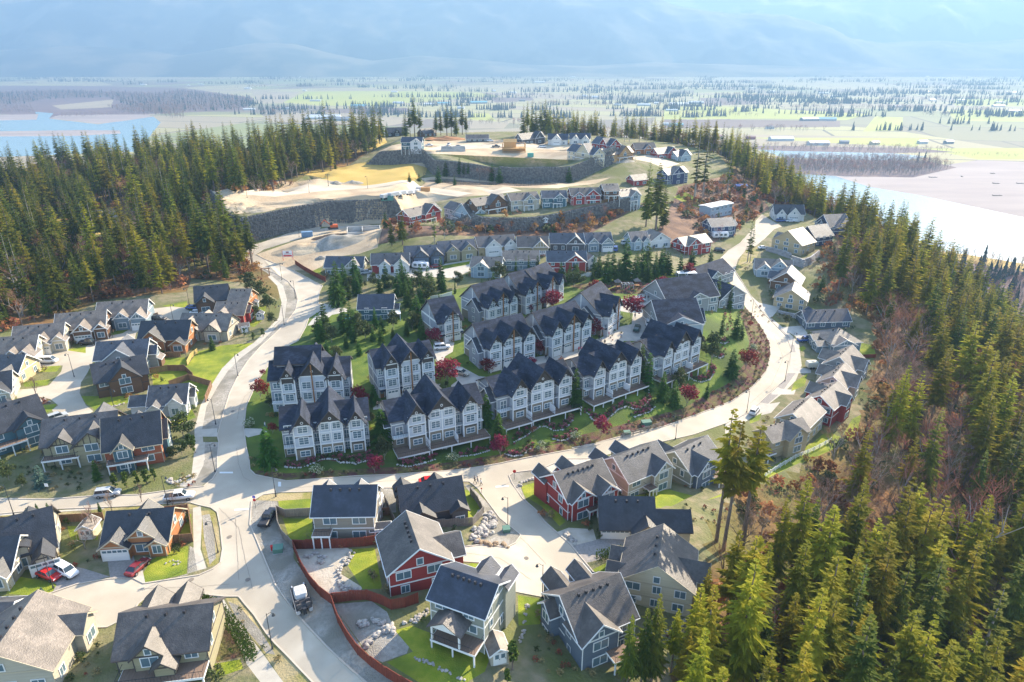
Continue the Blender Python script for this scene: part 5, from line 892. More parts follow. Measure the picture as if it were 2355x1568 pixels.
# ---- trees one can point at
T('tall_pine', 'BR 1545 650 -235', 'tall bare trunked pine, leftmost of three rising beside the sage green house')
T('tall_pine', 'BR 1590 705 -150', 'middle one of three tall bare trunked pines at the forest corner')
T('tall_pine', 'BR 1715 690 -140', 'tall pine with straight dark trunk, right of the twin pines')
T('fir', 'MX 1130 490 90', 'lone tall fir with bare lower trunk on the slope right of the block wall')
T('thin_pine', 'MX 545 275 -10', 'slender pine in the bend of the loop road before the upper lane')
T('thin_pine', 'MX 560 280 20', 'second slender pine in the bend beside the taller one')
g = 'conifers planted around the townhouses'
for k, s, lb in [('garden_conifer', 'MM 195 1605 1355', 'big bright green conifer at the left corner of the front townhouse block'), ('garden_conifer', 'MM 1610 1340 1140', 'green conifer between the two stilted deck blocks'), ('garden_conifer', 'MM 1690 1470 1265', 'bright conifer on the bank under the gap of the deck blocks'),
 ('garden_conifer', 'MR 620 1245 975', 'tall green conifer between the second and third deck blocks'), ('slim_conifer', 'MR 1048 1050 810', 'dark slim conifer, left of the pair before the rightmost deck block'), ('slim_conifer', 'MR 1095 1115 865', 'dark slim conifer, right and lower of the pair before the rightmost deck block'),
 ('garden_conifer', 'MR 1190 1185 990', 'conifer at the right end of the bank above the flower beds'), ('garden_conifer', 'MR 1265 1225 1045', 'shorter conifer left of the dark red maple on the bank'), ('garden_conifer', 'MR 1640 1025 845', 'broad spreading conifer alone on the right lawn'),
 ('slim_conifer', 'MR 1480 1165 1050', 'small conifer low on the right bank above the loop road'), ('slim_conifer', 'MR 1320 760 590', 'tall slim conifer before the broad dark roof'), ('slim_conifer', 'MR 1362 800 700', 'small slim conifer right of the tall one at the broad dark roof'),
 ('slim_conifer', 'MR 1545 560 365', 'dark slim conifer between the broad roof and the framed end wall'), ('slim_conifer', 'MR 1628 585 430', 'very dark conifer standing against the framed end wall'), ('slim_conifer', 'MR 1578 745 615', 'slim conifer on the lawn strip right of the broad roofs'),
 ('slim_conifer', 'MR 1668 775 585', 'tall slim conifer near the brown planting by the loop road'), ('slim_conifer', 'MR 1705 775 650', 'shorter twin of the tall slim conifer by the loop road'),
 ('garden_conifer', 'MR 690 655 490', 'green conifer leaning on the end-on townhouse block'), ('slim_conifer', 'MR 588 600 565', 'conifer tip behind the end-on townhouse block'),
 ('garden_conifer', 'MM 935 1470 1235', 'dark conifer hugging the left wall of the first deck block'), ('garden_conifer', 'MM 878 1205 1075', 'dark bushy conifer at the corner of the pale garage block'), ('garden_conifer', 'MM 780 885 785', 'small conifer left of the pale garage block'),
 ('garden_conifer', 'MM 575 905 785', 'pointed conifer above the stepped townhouse roof'), ('garden_conifer', 'MM 695 840 740', 'conifer in the hedge row under the pool house'), ('garden_conifer', 'MM 870 790 695', 'conifer right of centre in the row under the pool house'),
 ('garden_conifer', 'MM 925 810 690', 'bright conifer in front of the pool house terrace'), ('garden_conifer', 'MM 1000 775 700', 'conifer at the right of the pool terrace lawn'), ('garden_conifer', 'MM 1190 800 640', 'large conifer left of the single gabled townhouse'), ('garden_conifer', 'MM 1090 760 660', 'dense conifer between the pool terrace and the single townhouse'),
 ('garden_conifer', 'MM 1160 690 490', 'tall conifer at the wall of the single gabled townhouse'), ('garden_conifer', 'MM 740 800 680', 'tall conifer below the left corner of the pool house')]: T(k, s, lb, g, wd=1.15)
g = 'conifers of the grove between the lower houses and the townhouses'
for k, s, lb in [('garden_conifer', 'MM 645 560 270', 'pale tall conifer beside the side road at the bend'), ('garden_conifer', 'MM 715 520 400', 'small conifer right of the pale tall one'), ('garden_conifer', 'MM 785 430 325', 'conifer before the red and white house'), ('garden_conifer', 'MM 915 480 340', 'wide conifer above the pool house roof'),
 ('garden_conifer', 'MM 1035 500 320', 'tallest conifer of the grove above the pool house'), ('garden_conifer', 'MM 1095 565 400', 'grey green conifer right of the pool house chimneys'), ('garden_conifer', 'MM 1180 420 295', 'conifer near the parked caravan'), ('garden_conifer', 'MM 1255 460 340', 'conifer left of the garden wall'), ('slim_conifer', 'MM 1300 530 470', 'small conifer in front of the garden wall'),
 ('garden_conifer', 'MM 1330 470 370', 'conifer right of the garden wall end'), ('slim_conifer', 'MM 1405 480 395', 'young conifer left of the second row roof'), ('garden_conifer', 'MM 1580 450 380', 'conifer before the pale blue house'), ('garden_conifer', 'MM 1655 450 335', 'tall conifer right of the pale blue house'),
 ('slim_conifer', 'MM 1802 345 235', 'slim conifer, left one of the pair by the sage house'), ('slim_conifer', 'MM 1885 340 225', 'slim conifer, middle one by the sage house'), ('slim_conifer', 'MM 1943 340 225', 'slim conifer, right one by the sage house'), ('garden_conifer', 'MR 735 395 320', 'bright green small conifer above the topmost townhouse'),
 ('garden_conifer', 'MR 775 345 210', 'dark conifer right beside the pinkish house'), ('garden_conifer', 'MR 830 405 205', 'tall grey green conifer of the grove above the playground'), ('garden_conifer', 'MR 900 400 255', 'slimmer conifer of the grove above the playground'), ('garden_conifer', 'MR 950 385 120', 'tallest conifer of the grove above the playground'),
 ('garden_conifer', 'MR 1010 400 215', 'conifer right behind the play tower'), ('garden_conifer', 'MR 1055 370 180', 'conifer with bare lower trunk above the play tower'), ('garden_conifer', 'MR 1095 400 265', 'bright bushy conifer right of the play tower'), ('garden_conifer', 'MR 1180 355 190', 'round topped conifer on the lawn by the picnic area'),
 ('garden_conifer', 'MR 1230 360 215', 'conifer left of the pink maple'), ('garden_conifer', 'MR 1305 360 225', 'conifer just left of the pink maple crown'), ('garden_conifer', 'MR 1378 335 185', 'conifer behind the pink maple'), ('garden_conifer', 'MR 1500 315 190', 'broad round conifer beside the loop road before the red house'), ('garden_conifer', 'MR 1140 380 250', 'darker conifer between the grove and the lawn')]: T(k, s, lb, g)
g = 'dark red maples around the townhouses'
for s, lb in [('MM 1358 1065 915', 'red maple on the turning circle island'), ('MM 780 1225 1095', 'red maple left of the pale garage block'), ('MM 1265 825 705', 'red maple beside the white car'), ('MM 1622 1000 900', 'red maple at the front corner of the large garage block'), ('MM 1942 885 780', 'red maple between the two middle garage blocks'),
 ('MM 2048 590 465', 'red maple in front of the topmost townhouse block'), ('MM 1888 605 545', 'small red maple before the block with mustard post'), ('MM 1618 680 630', 'small red maple tip in the gap of the second row'), ('MM 135 1165 1050', 'red maple at the left end of the tall stepped block'), ('MM 215 1395 1330', 'small red maple at the left wall of the front block'),
 ('MM 1700 1545 1410', 'wine red maple low on the bank near the bright conifer'), ('MR 985 640 490', 'red maple on the grass island of the car court'), ('MR 1175 490 370', 'red maple at the head of the car court'), ('MR 742 475 390', 'broad red maple left of the playground'), ('MR 735 765 650', 'red maple at the wall of the end-on block'),
 ('MR 335 965 900', 'low red maple between the garage blocks'), ('MR 1355 375 278', 'pink maple at the lawn edge by the picnic shelter'), ('MR 770 845 800', 'low red maple beside the bicycle path of the court'), ('MR 790 1415 1290', 'largest red maple, in the middle of the grassy bank'), ('MR 1350 1215 1085', 'dark red maple at the right end of the bank'),
 ('MR 1735 975 850', 'broad red maple in the brown planting near the loop road'), ('BM 880 200 85', 'bright red maple by the loop road near the junction'), ('MR 1460 312 288', 'tiny red maple behind the rearmost townhouse roof'), ('MR 1762 700 660', 'small red shrub maple beside the loop road curve'), ('MM 150 1020 975', 'small red maple behind the left gable of the tall block')]: T('maple', s, lb, g, wd=1.1)
g = 'broadleaf trees around the townhouses'
for s, lb in [('MR 1432 880 765', 'round dark tree at the right end of the last deck block'), ('MR 1510 935 740', 'tall round tree on the lawn right of the deck blocks'), ('MR 1290 1100 960', 'olive tree over the bank, left of the dark red maple'), ('MM 945 1568 1405', 'olive tree under the left end of the first deck'), ('MM 625 925 822', 'dark tree right of the stepped townhouse roof'),
 ('MM 820 780 650', 'round dark tree under the pool house'), ('MM 600 800 690', 'dark tree on the bank beside the road below the pool house'), ('MM 1210 560 380', 'round tree in the grove right of the pool house'), ('MM 1130 470 375', 'brownish tree behind the pool house'), ('MM 1690 400 275', 'round dark tree before the sage house'),
 ('MM 200 1225 1150', 'dark bush at the left corner of the tall block'), ('MM 240 1290 1250', 'round dark bush between the left blocks'), ('MR 610 440 330', 'low dark tree above the topmost townhouse block'), ('MR 660 430 335', 'second low dark tree above the topmost townhouse block'), ('MM 1350 1095 1050', 'small round bush at the turning circle'), ('MM 860 1320 1255', 'bush left of the first deck block'), ('MM 820 440 395', 'brown green tree by the small conifer')]: T('leafy', s, lb, g)
g = 'small conifers around the pond on the terrace'
for s, lb in [('TM 775 1195 1085', 'conifer on the left shore of the pond'), ('TM 822 1152 1050', 'conifer under the left part of the stone wall'), ('TM 912 1135 1030', 'leftmost of three close conifers under the stone wall'), ('TM 942 1138 1062', 'middle of three close conifers under the stone wall'), ('TM 970 1132 1058', 'rightmost of three close conifers under the stone wall'),
 ('TM 880 1208 1145', 'tiny conifer on the near pond shore'), ('TM 1125 1185 1070', 'conifer right of the brown brush on the pond'), ('TM 1172 1192 1090', 'darker conifer right of the brown brush'), ('TM 1625 1195 1090', 'lone conifer near the right end of the pond'), ('TM 585 1188 1125', 'yellowish conifer at the edge of the golden field'), ('TM 648 1190 1130', 'small conifer between golden field and pond')]: T('garden_conifer', s, lb, g, wd=1.1)
g = 'tall conifers on the hill top skyline'
T('fir', 'TM 50 1010 655 90 1000 700 20 1020 740 350 985 700 320 995 735 270 1000 745', 'tall dark fir at the left end of the hill top field', g); T('fir', 'TM 620 895 620 590 895 690 655 895 690 560 900 720', 'tall dark fir of the first skyline clump above the cabin', g)
T('fir', 'TM 760 890 720 790 885 700 830 890 680 860 890 690 890 890 700 930 880 670 955 890 720', 'dark fir of the second skyline clump', g); T('fir', 'TM 1330 900 680 1355 890 660 1385 890 655 1410 900 690 1440 895 670 1470 890 645 1500 900 700', 'dark fir of the third skyline clump behind the hill top street', g)
T('thin_pine', 'TM 1545 905 680 1585 910 740 1640 900 690 1680 900 720', 'thin pine behind the white hill top houses', g); T('thin_pine', 'TM 1920 925 735 1990 925 715 2020 930 780 2085 930 725 2130 935 775 1760 900 800', 'thin pine right of the red hill top house', g); T('fir', 'TM 170 905 790 440 880 790', 'small dark fir in the gap of the hill top skyline', g)
T('thin_pine', 'TR 155 960 800 200 1300 830 255 1290 820 410 1275 880', 'thin tall pine on the hill shoulder before the dark blue house'); T('fir', 'TM 540 1600 1370 470 1610 1440', 'grey green fir below the red terrace row house'); T('thin_pine', 'TM 750 1600 1370 815 1560 1360', 'thin green tree before the pale blue terrace row house'); T('fir', 'TM 2190 1520 1060 2130 1480 1035 2240 1490 1180', 'big dark fir at the right end of the terrace row')
T('fir', 'BR 960 1590 1130 1120 1560 985 1050 1580 1080', 'fir before the dark slate house at the bottom edge'); T('gold_fir', 'BR 1450 1200 820', 'sunlit fir touching the tan hipped house'); T('gold_fir', 'BR 1250 1500 1080 1370 1540 930 1320 1640 1220 1480 1640 1120', 'sunlit fir at the forest corner under the tan hipped house'); T('blue_spruce', 'BL 1268 1048 955', 'blue spruce at the corner of the clipped hedge'); T('blue_spruce', 'BL 275 290 160', 'grey blue spruce in the garden left of the thujas'); T('garden_conifer', 'BL 640 250 120', 'bright green pine in the garden left of the thujas')
T('blue_spruce', 'BL 280 995 950', 'tiny spruce on the lawn by the red car'); T('thuja', 'BL 755 300 200 830 295 190 900 288 180 960 272 170 1010 252 170', 'columnar thuja of the row before the cedar house', 'thujas in a row before the cedar house'); T('thuja', 'BM 1780 1488 1295', 'tall thuja right of the garden shed'); T('thuja', 'BM 1745 1590 1480', 'short thuja below the garden shed')
T('thuja', 'ML 1240 1480 1390 1275 1520 1400', 'slim thuja beside the side path of the left cluster'); T('leafy', 'ML 1200 1420 1260 1130 1560 1480 1190 1540 1430', 'dark green tree in the garden right of the cedar house'); T('leafy', 'ML 860 1345 1285', 'round bush by the drive of the white garage house'); T('garden_conifer', 'ML 1390 850 760', 'yellow green conifer below the cream timber framed house')
T('bare_tree', 'BM 465 655 580', 'round leafless bush in the yard of the grey house', wd=1.3); T('bare_tree', 'BL 560 700 560', 'leafless bush between the bottom left houses', wd=1.4); T('bare_tree', 'TM 1045 1190 1070 1090 1190 1080', 'brown leafless brush on the pond islet', wd=1.5); T('bare_tree', 'ML 1215 900 840', 'leafless bush beside the large sloping lawn', wd=1.3)
T('street_tree', 'BL 740 470 310 925 390 250 1130 430 320 350 475 390 1210 500 380 635 600 390', 'leafless young street tree by the lower left road', 'young street trees'); T('street_tree', 'ML 235 1145 1010 470 830 750 740 770 680', 'leafless young tree on a front lawn of the left cluster', 'young front lawn trees')
T('garden_conifer', 'BL 255 480 400 325 475 395 185 490 430 655 460 390', 'small yellowish conifer on the verge of the lower left road', 'verge conifers'); T('bare_tree', 'MX 1100 1600 1300', 'leafless tree beside the bright lawn strip fence'); T('bare_tree', 'BX 1900 1000 150', 'big leafless tree with russet crown in the right forest')
T('leafy', 'ML 1640 480 340 1700 520 400 1760 600 480 1600 560 480 1780 690 600 1680 650 560', 'dark shrub tree on the bank inside the road bend', 'shrub trees on the bank'); T('thuja', 'ML 1600 760 700 1660 790 730 1720 760 700', 'hedge thuja on the slope above the large lawn', 'hedge thujas')
T('leafy', 'BL 60 250 120 150 300 210', 'dark shrub tree in the shaded garden at the left edge'); T('leafy', 'MX 800 680 620', 'yellowish shrub above the block wall of the loop road', wd=1.2)
# ---- the forests
def inpoly(P, X, Y):
    ins = np.zeros(X.shape, bool); n = len(P)
    for i in range(n):
        a, b = P[i], P[(i + 1) % n]; c = (a[1] > Y) != (b[1] > Y)
        if a[1] != b[1]: ins ^= c & (X < a[0] + (Y - a[1]) / (b[1] - a[1]) * (b[0] - a[0]))
    return ins
def scatter(x0, x1, y0, y1, sp, keep):
    X, Y = np.meshgrid(np.arange(x0, x1, sp), np.arange(y0, y1, sp * .87)); X = X + (np.arange(X.shape[0]) % 2)[:, None] * sp / 2
    X = (X + rng.uniform(-.42, .42, X.shape) * sp).ravel(); Y = (Y + rng.uniform(-.42, .42, Y.shape) * sp).ravel(); k = keep(X, Y); return X[k], Y[k]
OX = np.array(OCC); TX = np.array(TREES)
def clear(X, Y, pad=4.0):
    ok = np.ones(X.shape, bool)
    for x, y, r in OX: ok &= np.hypot(X - x, Y - y) > r + pad
    for x, y in TX: ok &= np.hypot(X - x, Y - y) > 3.0
    return ok
def pix(X, Y, Z):
    d = Y * CP - (Z - CAMZ) * SP; u = Y * SP + (Z - CAMZ) * CP; return CX + FPX * X / d, CY - FPX * u / d, d
SAFE = np.array([(1400,850),(1900,560),(2020,700),(2020,860),(1960,1000),(1860,1080),(1700,1140),(1615,1190),(1650,1330),(1600,1420),(1545,1500),(1400,1640)])
def hides(px, py): return bool(inpoly(SAFE, np.array([px]), np.array([py]))[0])
ALL = []                               # (kind, x, y, z, h, size, label, group)
def add_forest(X, Y, pick, label, group):
    Z = hgt(X, Y)
    for x, y, z in zip(X, Y, Z):
        kind, h = pick(x, y, z)
        if kind is None: continue
        px, py, d = pix(x, y, z); tx, ty, d2 = pix(x, y, z + h)
        if label == 'R_' or group == 'R':
            mx_, my_, _d = pix(x, y, z + h * .55)
            if hides(tx, ty) or hides(mx_, my_):
                kind = random.choice(('bare_tree', 'russet_tree', 'leafy')); h = random.uniform(2.5, 5); tx, ty, d2 = pix(x, y, z + h)
                if hides(tx, ty) or hides(*pix(x, y, z)[:2]): continue
        if d < 25 or tx < -140 or tx > 2500 or ty > 1640: continue
        ALL.append((kind, x, y, float(z), h, h / d, label, group))
PL = np.array(tr("F -80 770 30 762 230 697 400 676 440 650 560 645 600 620 572 585 562 560 470 525 440 470 560 448 700 408 860 350 900 322 700 345 450 375 0 405 -300 425 -300 800"))
CL = [np.array(tr(s)) for s in ("TL 0 1345 180 1345 180 1450 0 1450", "TL 270 1410 410 1430 400 1510 280 1490", "TL 590 1370 860 1370 960 1570 620 1490", "ML 300 50 520 30 530 190 310 210", "ML 540 0 760 50 700 130 540 110", "ML 1000 240 1140 230 1130 330 1010 330", "TL 360 1245 570 1235 550 1280 400 1270")]
def keepL(X, Y):
    k = inpoly(PL, X, Y) | ((X > -330) & (X < -20) & (Y > 430) & (Y < 560) & (edge_dist(X, Y) > 0) & (edge_dist(X, Y) < 70))
    for c in CL: k &= ~inpoly(c, X, Y)
    return k & clear(X, Y)
X, Y = scatter(-330, 40, 150, 620, 7.2, keepL)
def pickL(x, y, z):
    u = random.random(); cl = noise.noise(Vector((x / 40, y / 40, 0)))
    if u < .16 + .35 * max(0, cl): return 'bare_tree', random.uniform(11, 17)
    if random.random() < .22: return 'fir', random.uniform(7, 13)
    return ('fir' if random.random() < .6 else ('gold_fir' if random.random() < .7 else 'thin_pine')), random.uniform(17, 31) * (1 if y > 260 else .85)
add_forest(X, Y, pickL, None, 'L')
def keepR(X, Y):
    e = edge_dist(X, Y); k = (e > 1.5) & (e < 235) & (X > 15) & (X < 700); Z = hgt(X, Y); k &= (Z > VAL + 1.5) & clear(X, Y, 2)
    px, py, d = pix(X, Y, Z); return k & (px < 2600) & (d > 20)
X, Y = scatter(15, 600, -20, 760, 6.3, keepR)
def pickR(x, y, z):
    px, py, d = pix(np.array(x), np.array(y), np.array(z)); u = random.random(); n = noise.noise(Vector((x / 35, y / 35, 5)))
    dec = 950 < py < 1330 and px > 1850 and d > 130
    if y > 520: p = .25
    elif py > 1330: p = .13
    elif dec or (y > 130 and y < 210 and x > 75): p = .72
    else: p = (.45 if 560 < py < 1250 else .3) + .6 * max(0, n)
    if u < p: return random.choice(('bare_tree', 'russet_tree', 'bare_tree')), random.uniform(9, 16)
    e = float(edge_dist(np.array([x]), np.array([y]))[0]); s = .72 + .28 * min(1, e / 25)
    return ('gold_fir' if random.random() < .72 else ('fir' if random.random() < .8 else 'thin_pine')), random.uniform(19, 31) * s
add_forest(X, Y, pickR, None, 'R')
# young trees and brush on the scrub slopes
SCR = [np.array(tr(s)) for s in ("TM 620 1500 1000 1470 1500 1450 2100 1370 2330 1330 MR 690 90 400 100 0 105 MM 960 130 930 20", "F 1560 440 1690 405 1760 480 1700 530 1640 560 1560 500", "MX 920 330 1100 160 1300 300 1280 620 1000 560 960 420")]
def keepS(X, Y):
    k = np.zeros(X.shape, bool)
    for p in SCR: k |= inpoly(p, X, Y)
    return k & clear(X, Y, 2)
GR = [np.array(tr(s)) for s in ("MM 570 560 640 440 760 400 1000 420 1430 420 1420 500 1250 510 1200 590 1180 760 1000 790 700 850 560 800 440 770 560 700 700 680 900 690 1060 690 1100 560 1000 480 780 480 700 560", "MR 500 400 560 350 760 350 1000 330 1240 320 1390 320 1380 360 1200 350 1120 390 1020 400 700 410 540 430")]
def keepG(X, Y):
    k = np.zeros(X.shape, bool)
    for p in GR: k |= inpoly(p, X, Y)
    return k & clear(X, Y, 0)
X, Y = scatter(-90, 90, 150, 300, 5.0, keepG); add_forest(X, Y, lambda x, y, z: (('leafy', random.uniform(3.5, 6.5)) if random.random() < .35 else ('garden_conifer', random.uniform(5, 11))), None, 'G')
X, Y = scatter(-120, 330, 180, 480, 8, keepS); add_forest(X, Y, lambda x, y, z: (('bare_tree' if random.random() < .72 else 'garden_conifer'), random.uniform(3.5, 8)), None, 'S')
LAB = {('R', 'leafy'): ('low bushy tree on the wooded right slope', 'low bushy trees of the right slope'), ('G', 'garden_conifer'): ('conifer packed in the grove around the pool house and play lawn', 'grove conifers'), ('G', 'leafy'): ('dark bushy tree in the grove around the pool house', 'grove bushy trees'), ('L', 'gold_fir'): ('yellow green fir in the left forest', 'yellow green firs of the left forest'), ('L', 'fir'): ('dark fir in the left forest', 'firs of the left forest'), ('L', 'thin_pine'): ('thin pine in the left forest', 'pines of the left forest'), ('L', 'bare_tree'): ('leafless tree in the left forest', 'leafless trees of the left forest'),
 ('R', 'fir'): ('dark green fir on the wooded right slope', 'dark firs of the right slope'), ('R', 'gold_fir'): ('sunlit yellow green fir on the wooded right slope', 'sunlit firs of the right slope'), ('R', 'thin_pine'): ('thin pine on the wooded right slope', 'pines of the right slope'), ('R', 'bare_tree'): ('pale leafless tree on the wooded right slope', 'pale leafless trees of the right slope'), ('R', 'russet_tree'): ('russet leafless tree on the wooded right slope', 'russet leafless trees of the right slope'),
 ('S', 'bare_tree'): ('leafless scrub tree on the slope between house rows', 'scrub trees between the house rows'), ('S', 'garden_conifer'): ('young conifer on the scrub slope between house rows', 'young conifers between the house rows')}
def where(a):
    px, py, d = pix(np.array(a[1]), np.array(a[2]), np.array(a[3])); px, py = float(px), float(py)
    if a[7] in 'SG': return 'right part' if px > 1450 else ('middle part' if px > 1150 else 'left part')
    if a[7] == 'L':
        v = 'skyline part' if py < 440 else ('middle part' if py < 560 else 'part nearest the houses'); return v + (' far left' if px < 180 else (' toward the road' if px > 400 else ' centre'))
    v = 'by the river' if py < 620 else ('behind the outer curve houses' if py < 900 else ('middle part' if py < 1250 else ('lower part' if py < 1600 else 'bottom edge')))
    return v + (' right side' if px > 2150 else (' left side' if px < 1850 else ' centre'))
ALL.sort(key=lambda a: -a[5]); cnt = {}; REST = []
LIM = {'fir_tree': 235, 'pine_tree': 60, 'bare_tree': 170, 'garden_conifer': 130, 'broadleaf_tree': 60}
for a in ALL:
    nm = NAMES[a[0]][0]; cnt[nm] = cnt.get(nm, 0) + 1
    if cnt[nm] <= LIM[nm]: lb, gp = LAB[(a[7], a[0])]; w_ = where(a); lb = lb + ', ' + w_; gp = gp + ' ' + w_; tree(a[0], a[1], a[2], a[3], a[4], lb, gp)
    else: REST.append(a)
def instancer(name, items, protos):
    """items: (x, y, z, scale, rot, index) placed as one stuff object over unlinked prototype meshes"""
    pc = bpy.data.collections.new(name + '_forms')
    for i, (t, c) in enumerate(protos):
        me = bpy.data.meshes.new('form_%02d' % i); vs, fs, mi = [], [], []
        for s, src in enumerate(q for q in (t, c) if q): b = len(vs); vs += [v.co[:] for v in src.vertices]; fs += [tuple(b + k for k in p.vertices) for p in src.polygons]; mi += [s] * len(src.polygons); me.materials.append(src.materials[0])
        me.from_pydata(vs, [], fs); me.polygons.foreach_set('material_index', mi); pc.objects.link(bpy.data.objects.new('form_%02d' % i, me))
    me = bpy.data.meshes.new(name); me.from_pydata([a[:3] for a in items], [], [])
    for nm, ty, col in (('sc', 'FLOAT', 3), ('rt', 'FLOAT', 4), ('ix', 'INT', 5)): me.attributes.new(nm, ty, 'POINT').data.foreach_set('value', [a[col] for a in items])
    o = bpy.data.objects.new(name, me); COL.objects.link(o); ng = bpy.data.node_groups.new(name, 'GeometryNodeTree'); ng.interface.new_socket('Geometry', in_out='INPUT', socket_type='NodeSocketGeometry'); ng.interface.new_socket('Geometry', in_out='OUTPUT', socket_type='NodeSocketGeometry')
    N, L = ng.nodes, ng.links; gi, go = N.new('NodeGroupInput'), N.new('NodeGroupOutput'); ip = N.new('GeometryNodeInstanceOnPoints'); ci = N.new('GeometryNodeCollectionInfo'); ci.inputs[0].default_value = pc; ci.inputs['Separate Children'].default_value = True; ci.inputs['Reset Children'].default_value = True
    def at(nm, ty): a = N.new('GeometryNodeInputNamedAttribute'); a.data_type = ty; a.inputs[0].default_value = nm; return [s for s in a.outputs if s.enabled][0]
    cx = N.new('ShaderNodeCombineXYZ'); L.new(at('rt', 'FLOAT'), cx.inputs[2]); L.new(gi.outputs[0], ip.inputs['Points']); L.new(ci.outputs[0], ip.inputs['Instance']); ip.inputs['Pick Instance'].default_value = True
    L.new(at('ix', 'INT'), ip.inputs['Instance Index']); L.new(cx.outputs[0], ip.inputs['Rotation']); L.new(at('sc', 'FLOAT'), ip.inputs['Scale']); L.new(ip.outputs[0], go.inputs[0])
    md = o.modifiers.new(name, 'NODES'); md.node_group = ng; return tag(o, kind='stuff')
plist = []; pidx = {}
for k in ('fir', 'gold_fir', 'thin_pine', 'bare_tree', 'russet_tree', 'garden_conifer', 'leafy'):
    t, c, H = PROTO[k]; pidx[k] = (len(plist), len(c), H)
    for i in range(len(c)): plist.append((t[i % len(t)], c[i]))
items = []
for a in REST: b, n, H = pidx[a[0]]; items.append((a[1], a[2], a[3] - .2, a[4] / H, random.uniform(0, 6.28), b + random.randrange(n)))
if items: instancer('forest', items, plist)
# undergrowth
ub = [leafy_mesh(200 + i, 2.0, 1.5, 'bush', 70, .34, .0) for i in range(3)] + [leafy_mesh(205, 1.6, 1.3, 'leaf', 60, .32, .0)]; _t = [bare_mesh(130 + i, 3.2, 'twig' if i else 'twigr', spread=.8, gens=3, sub=4)[1] for i in range(2)]
def keepU(X, Y): return (keepR(X, Y) & (Y < 420)) | keepS(X, Y)
X, Y = scatter(-120, 420, 0, 480, 4.0, keepU); X2, Y2 = scatter(-300, 20, 150, 400, 4.4, keepL); X = np.append(X, X2); Y = np.append(Y, Y2); Z = hgt(X, Y)
instancer('undergrowth', [(x, y, z, random.uniform(.7, 2.0), random.uniform(0, 6.28), random.choice((0, 1, 2, 3, 4, 5, 4, 5))) for x, y, z in zip(X.tolist(), Y.tolist(), Z.tolist())], [(None, u) for u in ub] + [(None, u) for u in _t])
# ---- the valley: conifer belts, bare woods by the rivers, farm buildings
def cone_tree(seed, H=16, r=3.4):
    rd = random.Random(seed); V, F = [], []
    for lv in range(5):
        z0 = H * (.06 + .19 * lv); rr = r * (1 - lv / 5.4); b = len(V); n = 6
        V += [(math.cos(6.283 * k / n + lv) * rr * rd.uniform(.7, 1.2), math.sin(6.283 * k / n + lv) * rr * rd.uniform(.7, 1.2), z0 + rd.uniform(-.6, .3)) for k in range(n)] + [(0, 0, z0 + H * .27)]; F += [(b + k, b + (k + 1) % n, b + n) for k in range(n)]
    return mk('crown', V, F, FOL['far'])
vt = [(None, cone_tree(i, 17, 3.0 + .5 * i)) for i in range(3)] + [(PROTO['bare_tree'][0][i], PROTO['bare_tree'][1][i]) for i in range(3)]
items = []
WATER = [np.array(tr(s)) for n_, s in ZONES if n_ in ('river', 'sand_bar') and '@V' in s]
def vput(px, py, sx, sy, n, kinds, hs=(.8, 1.6)):
    """a belt of trees round the valley point seen at px, py; sx, sy in metres"""
    x, y = at_z(px, py, VAL); xs = x + rng.normal(0, 1, n) * sx * .5; ys = y + rng.normal(0, 1, n) * sy * .5; ok = ~((np.abs(xs) < 700) & (ys < 900) & (hgt(xs, ys) > VAL + 5))
    for w_ in WATER: ok &= ~inpoly(w_, xs, ys)
    for a, b in zip(xs[ok], ys[ok]): items.append((float(a), float(b), VAL, random.uniform(*hs), random.uniform(0, 6.28), random.choice(kinds)))
rr = random.Random(5)
for _ in range(430):
    py = 163 + 110 * rr.random() ** 1.25; px = rr.uniform(-60, 2420); d = 200 / max(.004, (SP + (py - CY) / FPX * CP))
    if 615 < px < 900 and 205 < py < 240: continue
    if 1660 < px < 2120 and py > 262: continue
    if px < 560 and py > 195: continue
    k = rr.random(); vput(px, py, d * rr.uniform(.012, .055), d * .006 + 8, int(rr.uniform(10, 40)), (0, 1, 2) if k < .62 else ((3, 4, 5) if k < .8 else (0, 1, 3, 4)), (.8, 1.7))
for px, py, sx, sy, n, kk in [(640, 228, 300, 20, 60, 0), (900, 245, 260, 30, 60, 0), (1480, 235, 160, 40, 60, 0), (1960, 268, 120, 30, 30, 0), (2080, 255, 180, 60, 70, 0), (2200, 285, 60, 20, 14, 0), (2280, 300, 60, 20, 14, 0), (2060, 300, 110, 14, 26, 0), (2180, 385, 14, 10, 4, 0), (2120, 375, 14, 10, 3, 0), (2300, 268, 150, 60, 60, 0),
 (1900, 235, 500, 120, 260, 0), (2100, 215, 600, 200, 300, 0), (2250, 195, 500, 160, 160, 0), (1760, 225, 300, 60, 100, 0), (1500, 205, 500, 80, 160, 0), (1650, 200, 500, 80, 160, 0), (1300, 295, 160, 60, 50, 3), (1600, 268, 300, 20, 50, 3), (1950, 250, 400, 60, 120, 3), (1150, 285, 200, 40, 50, 3), (1750, 300, 200, 30, 50, 3)]: vput(px, py, sx, sy, n, (0, 1, 2) if kk == 0 else (3, 4, 5))
def wood(s, sp, kinds, hs):
    P = np.array(tr(s)); X, Y = scatter(P[:, 0].min(), P[:, 0].max(), P[:, 1].min(), P[:, 1].max(), sp, lambda X, Y: inpoly(P, X, Y))
    for a, b in zip(X.tolist(), Y.tolist()): items.append((a, b, VAL, random.uniform(*hs), random.uniform(0, 6.28), random.choice(kinds)))
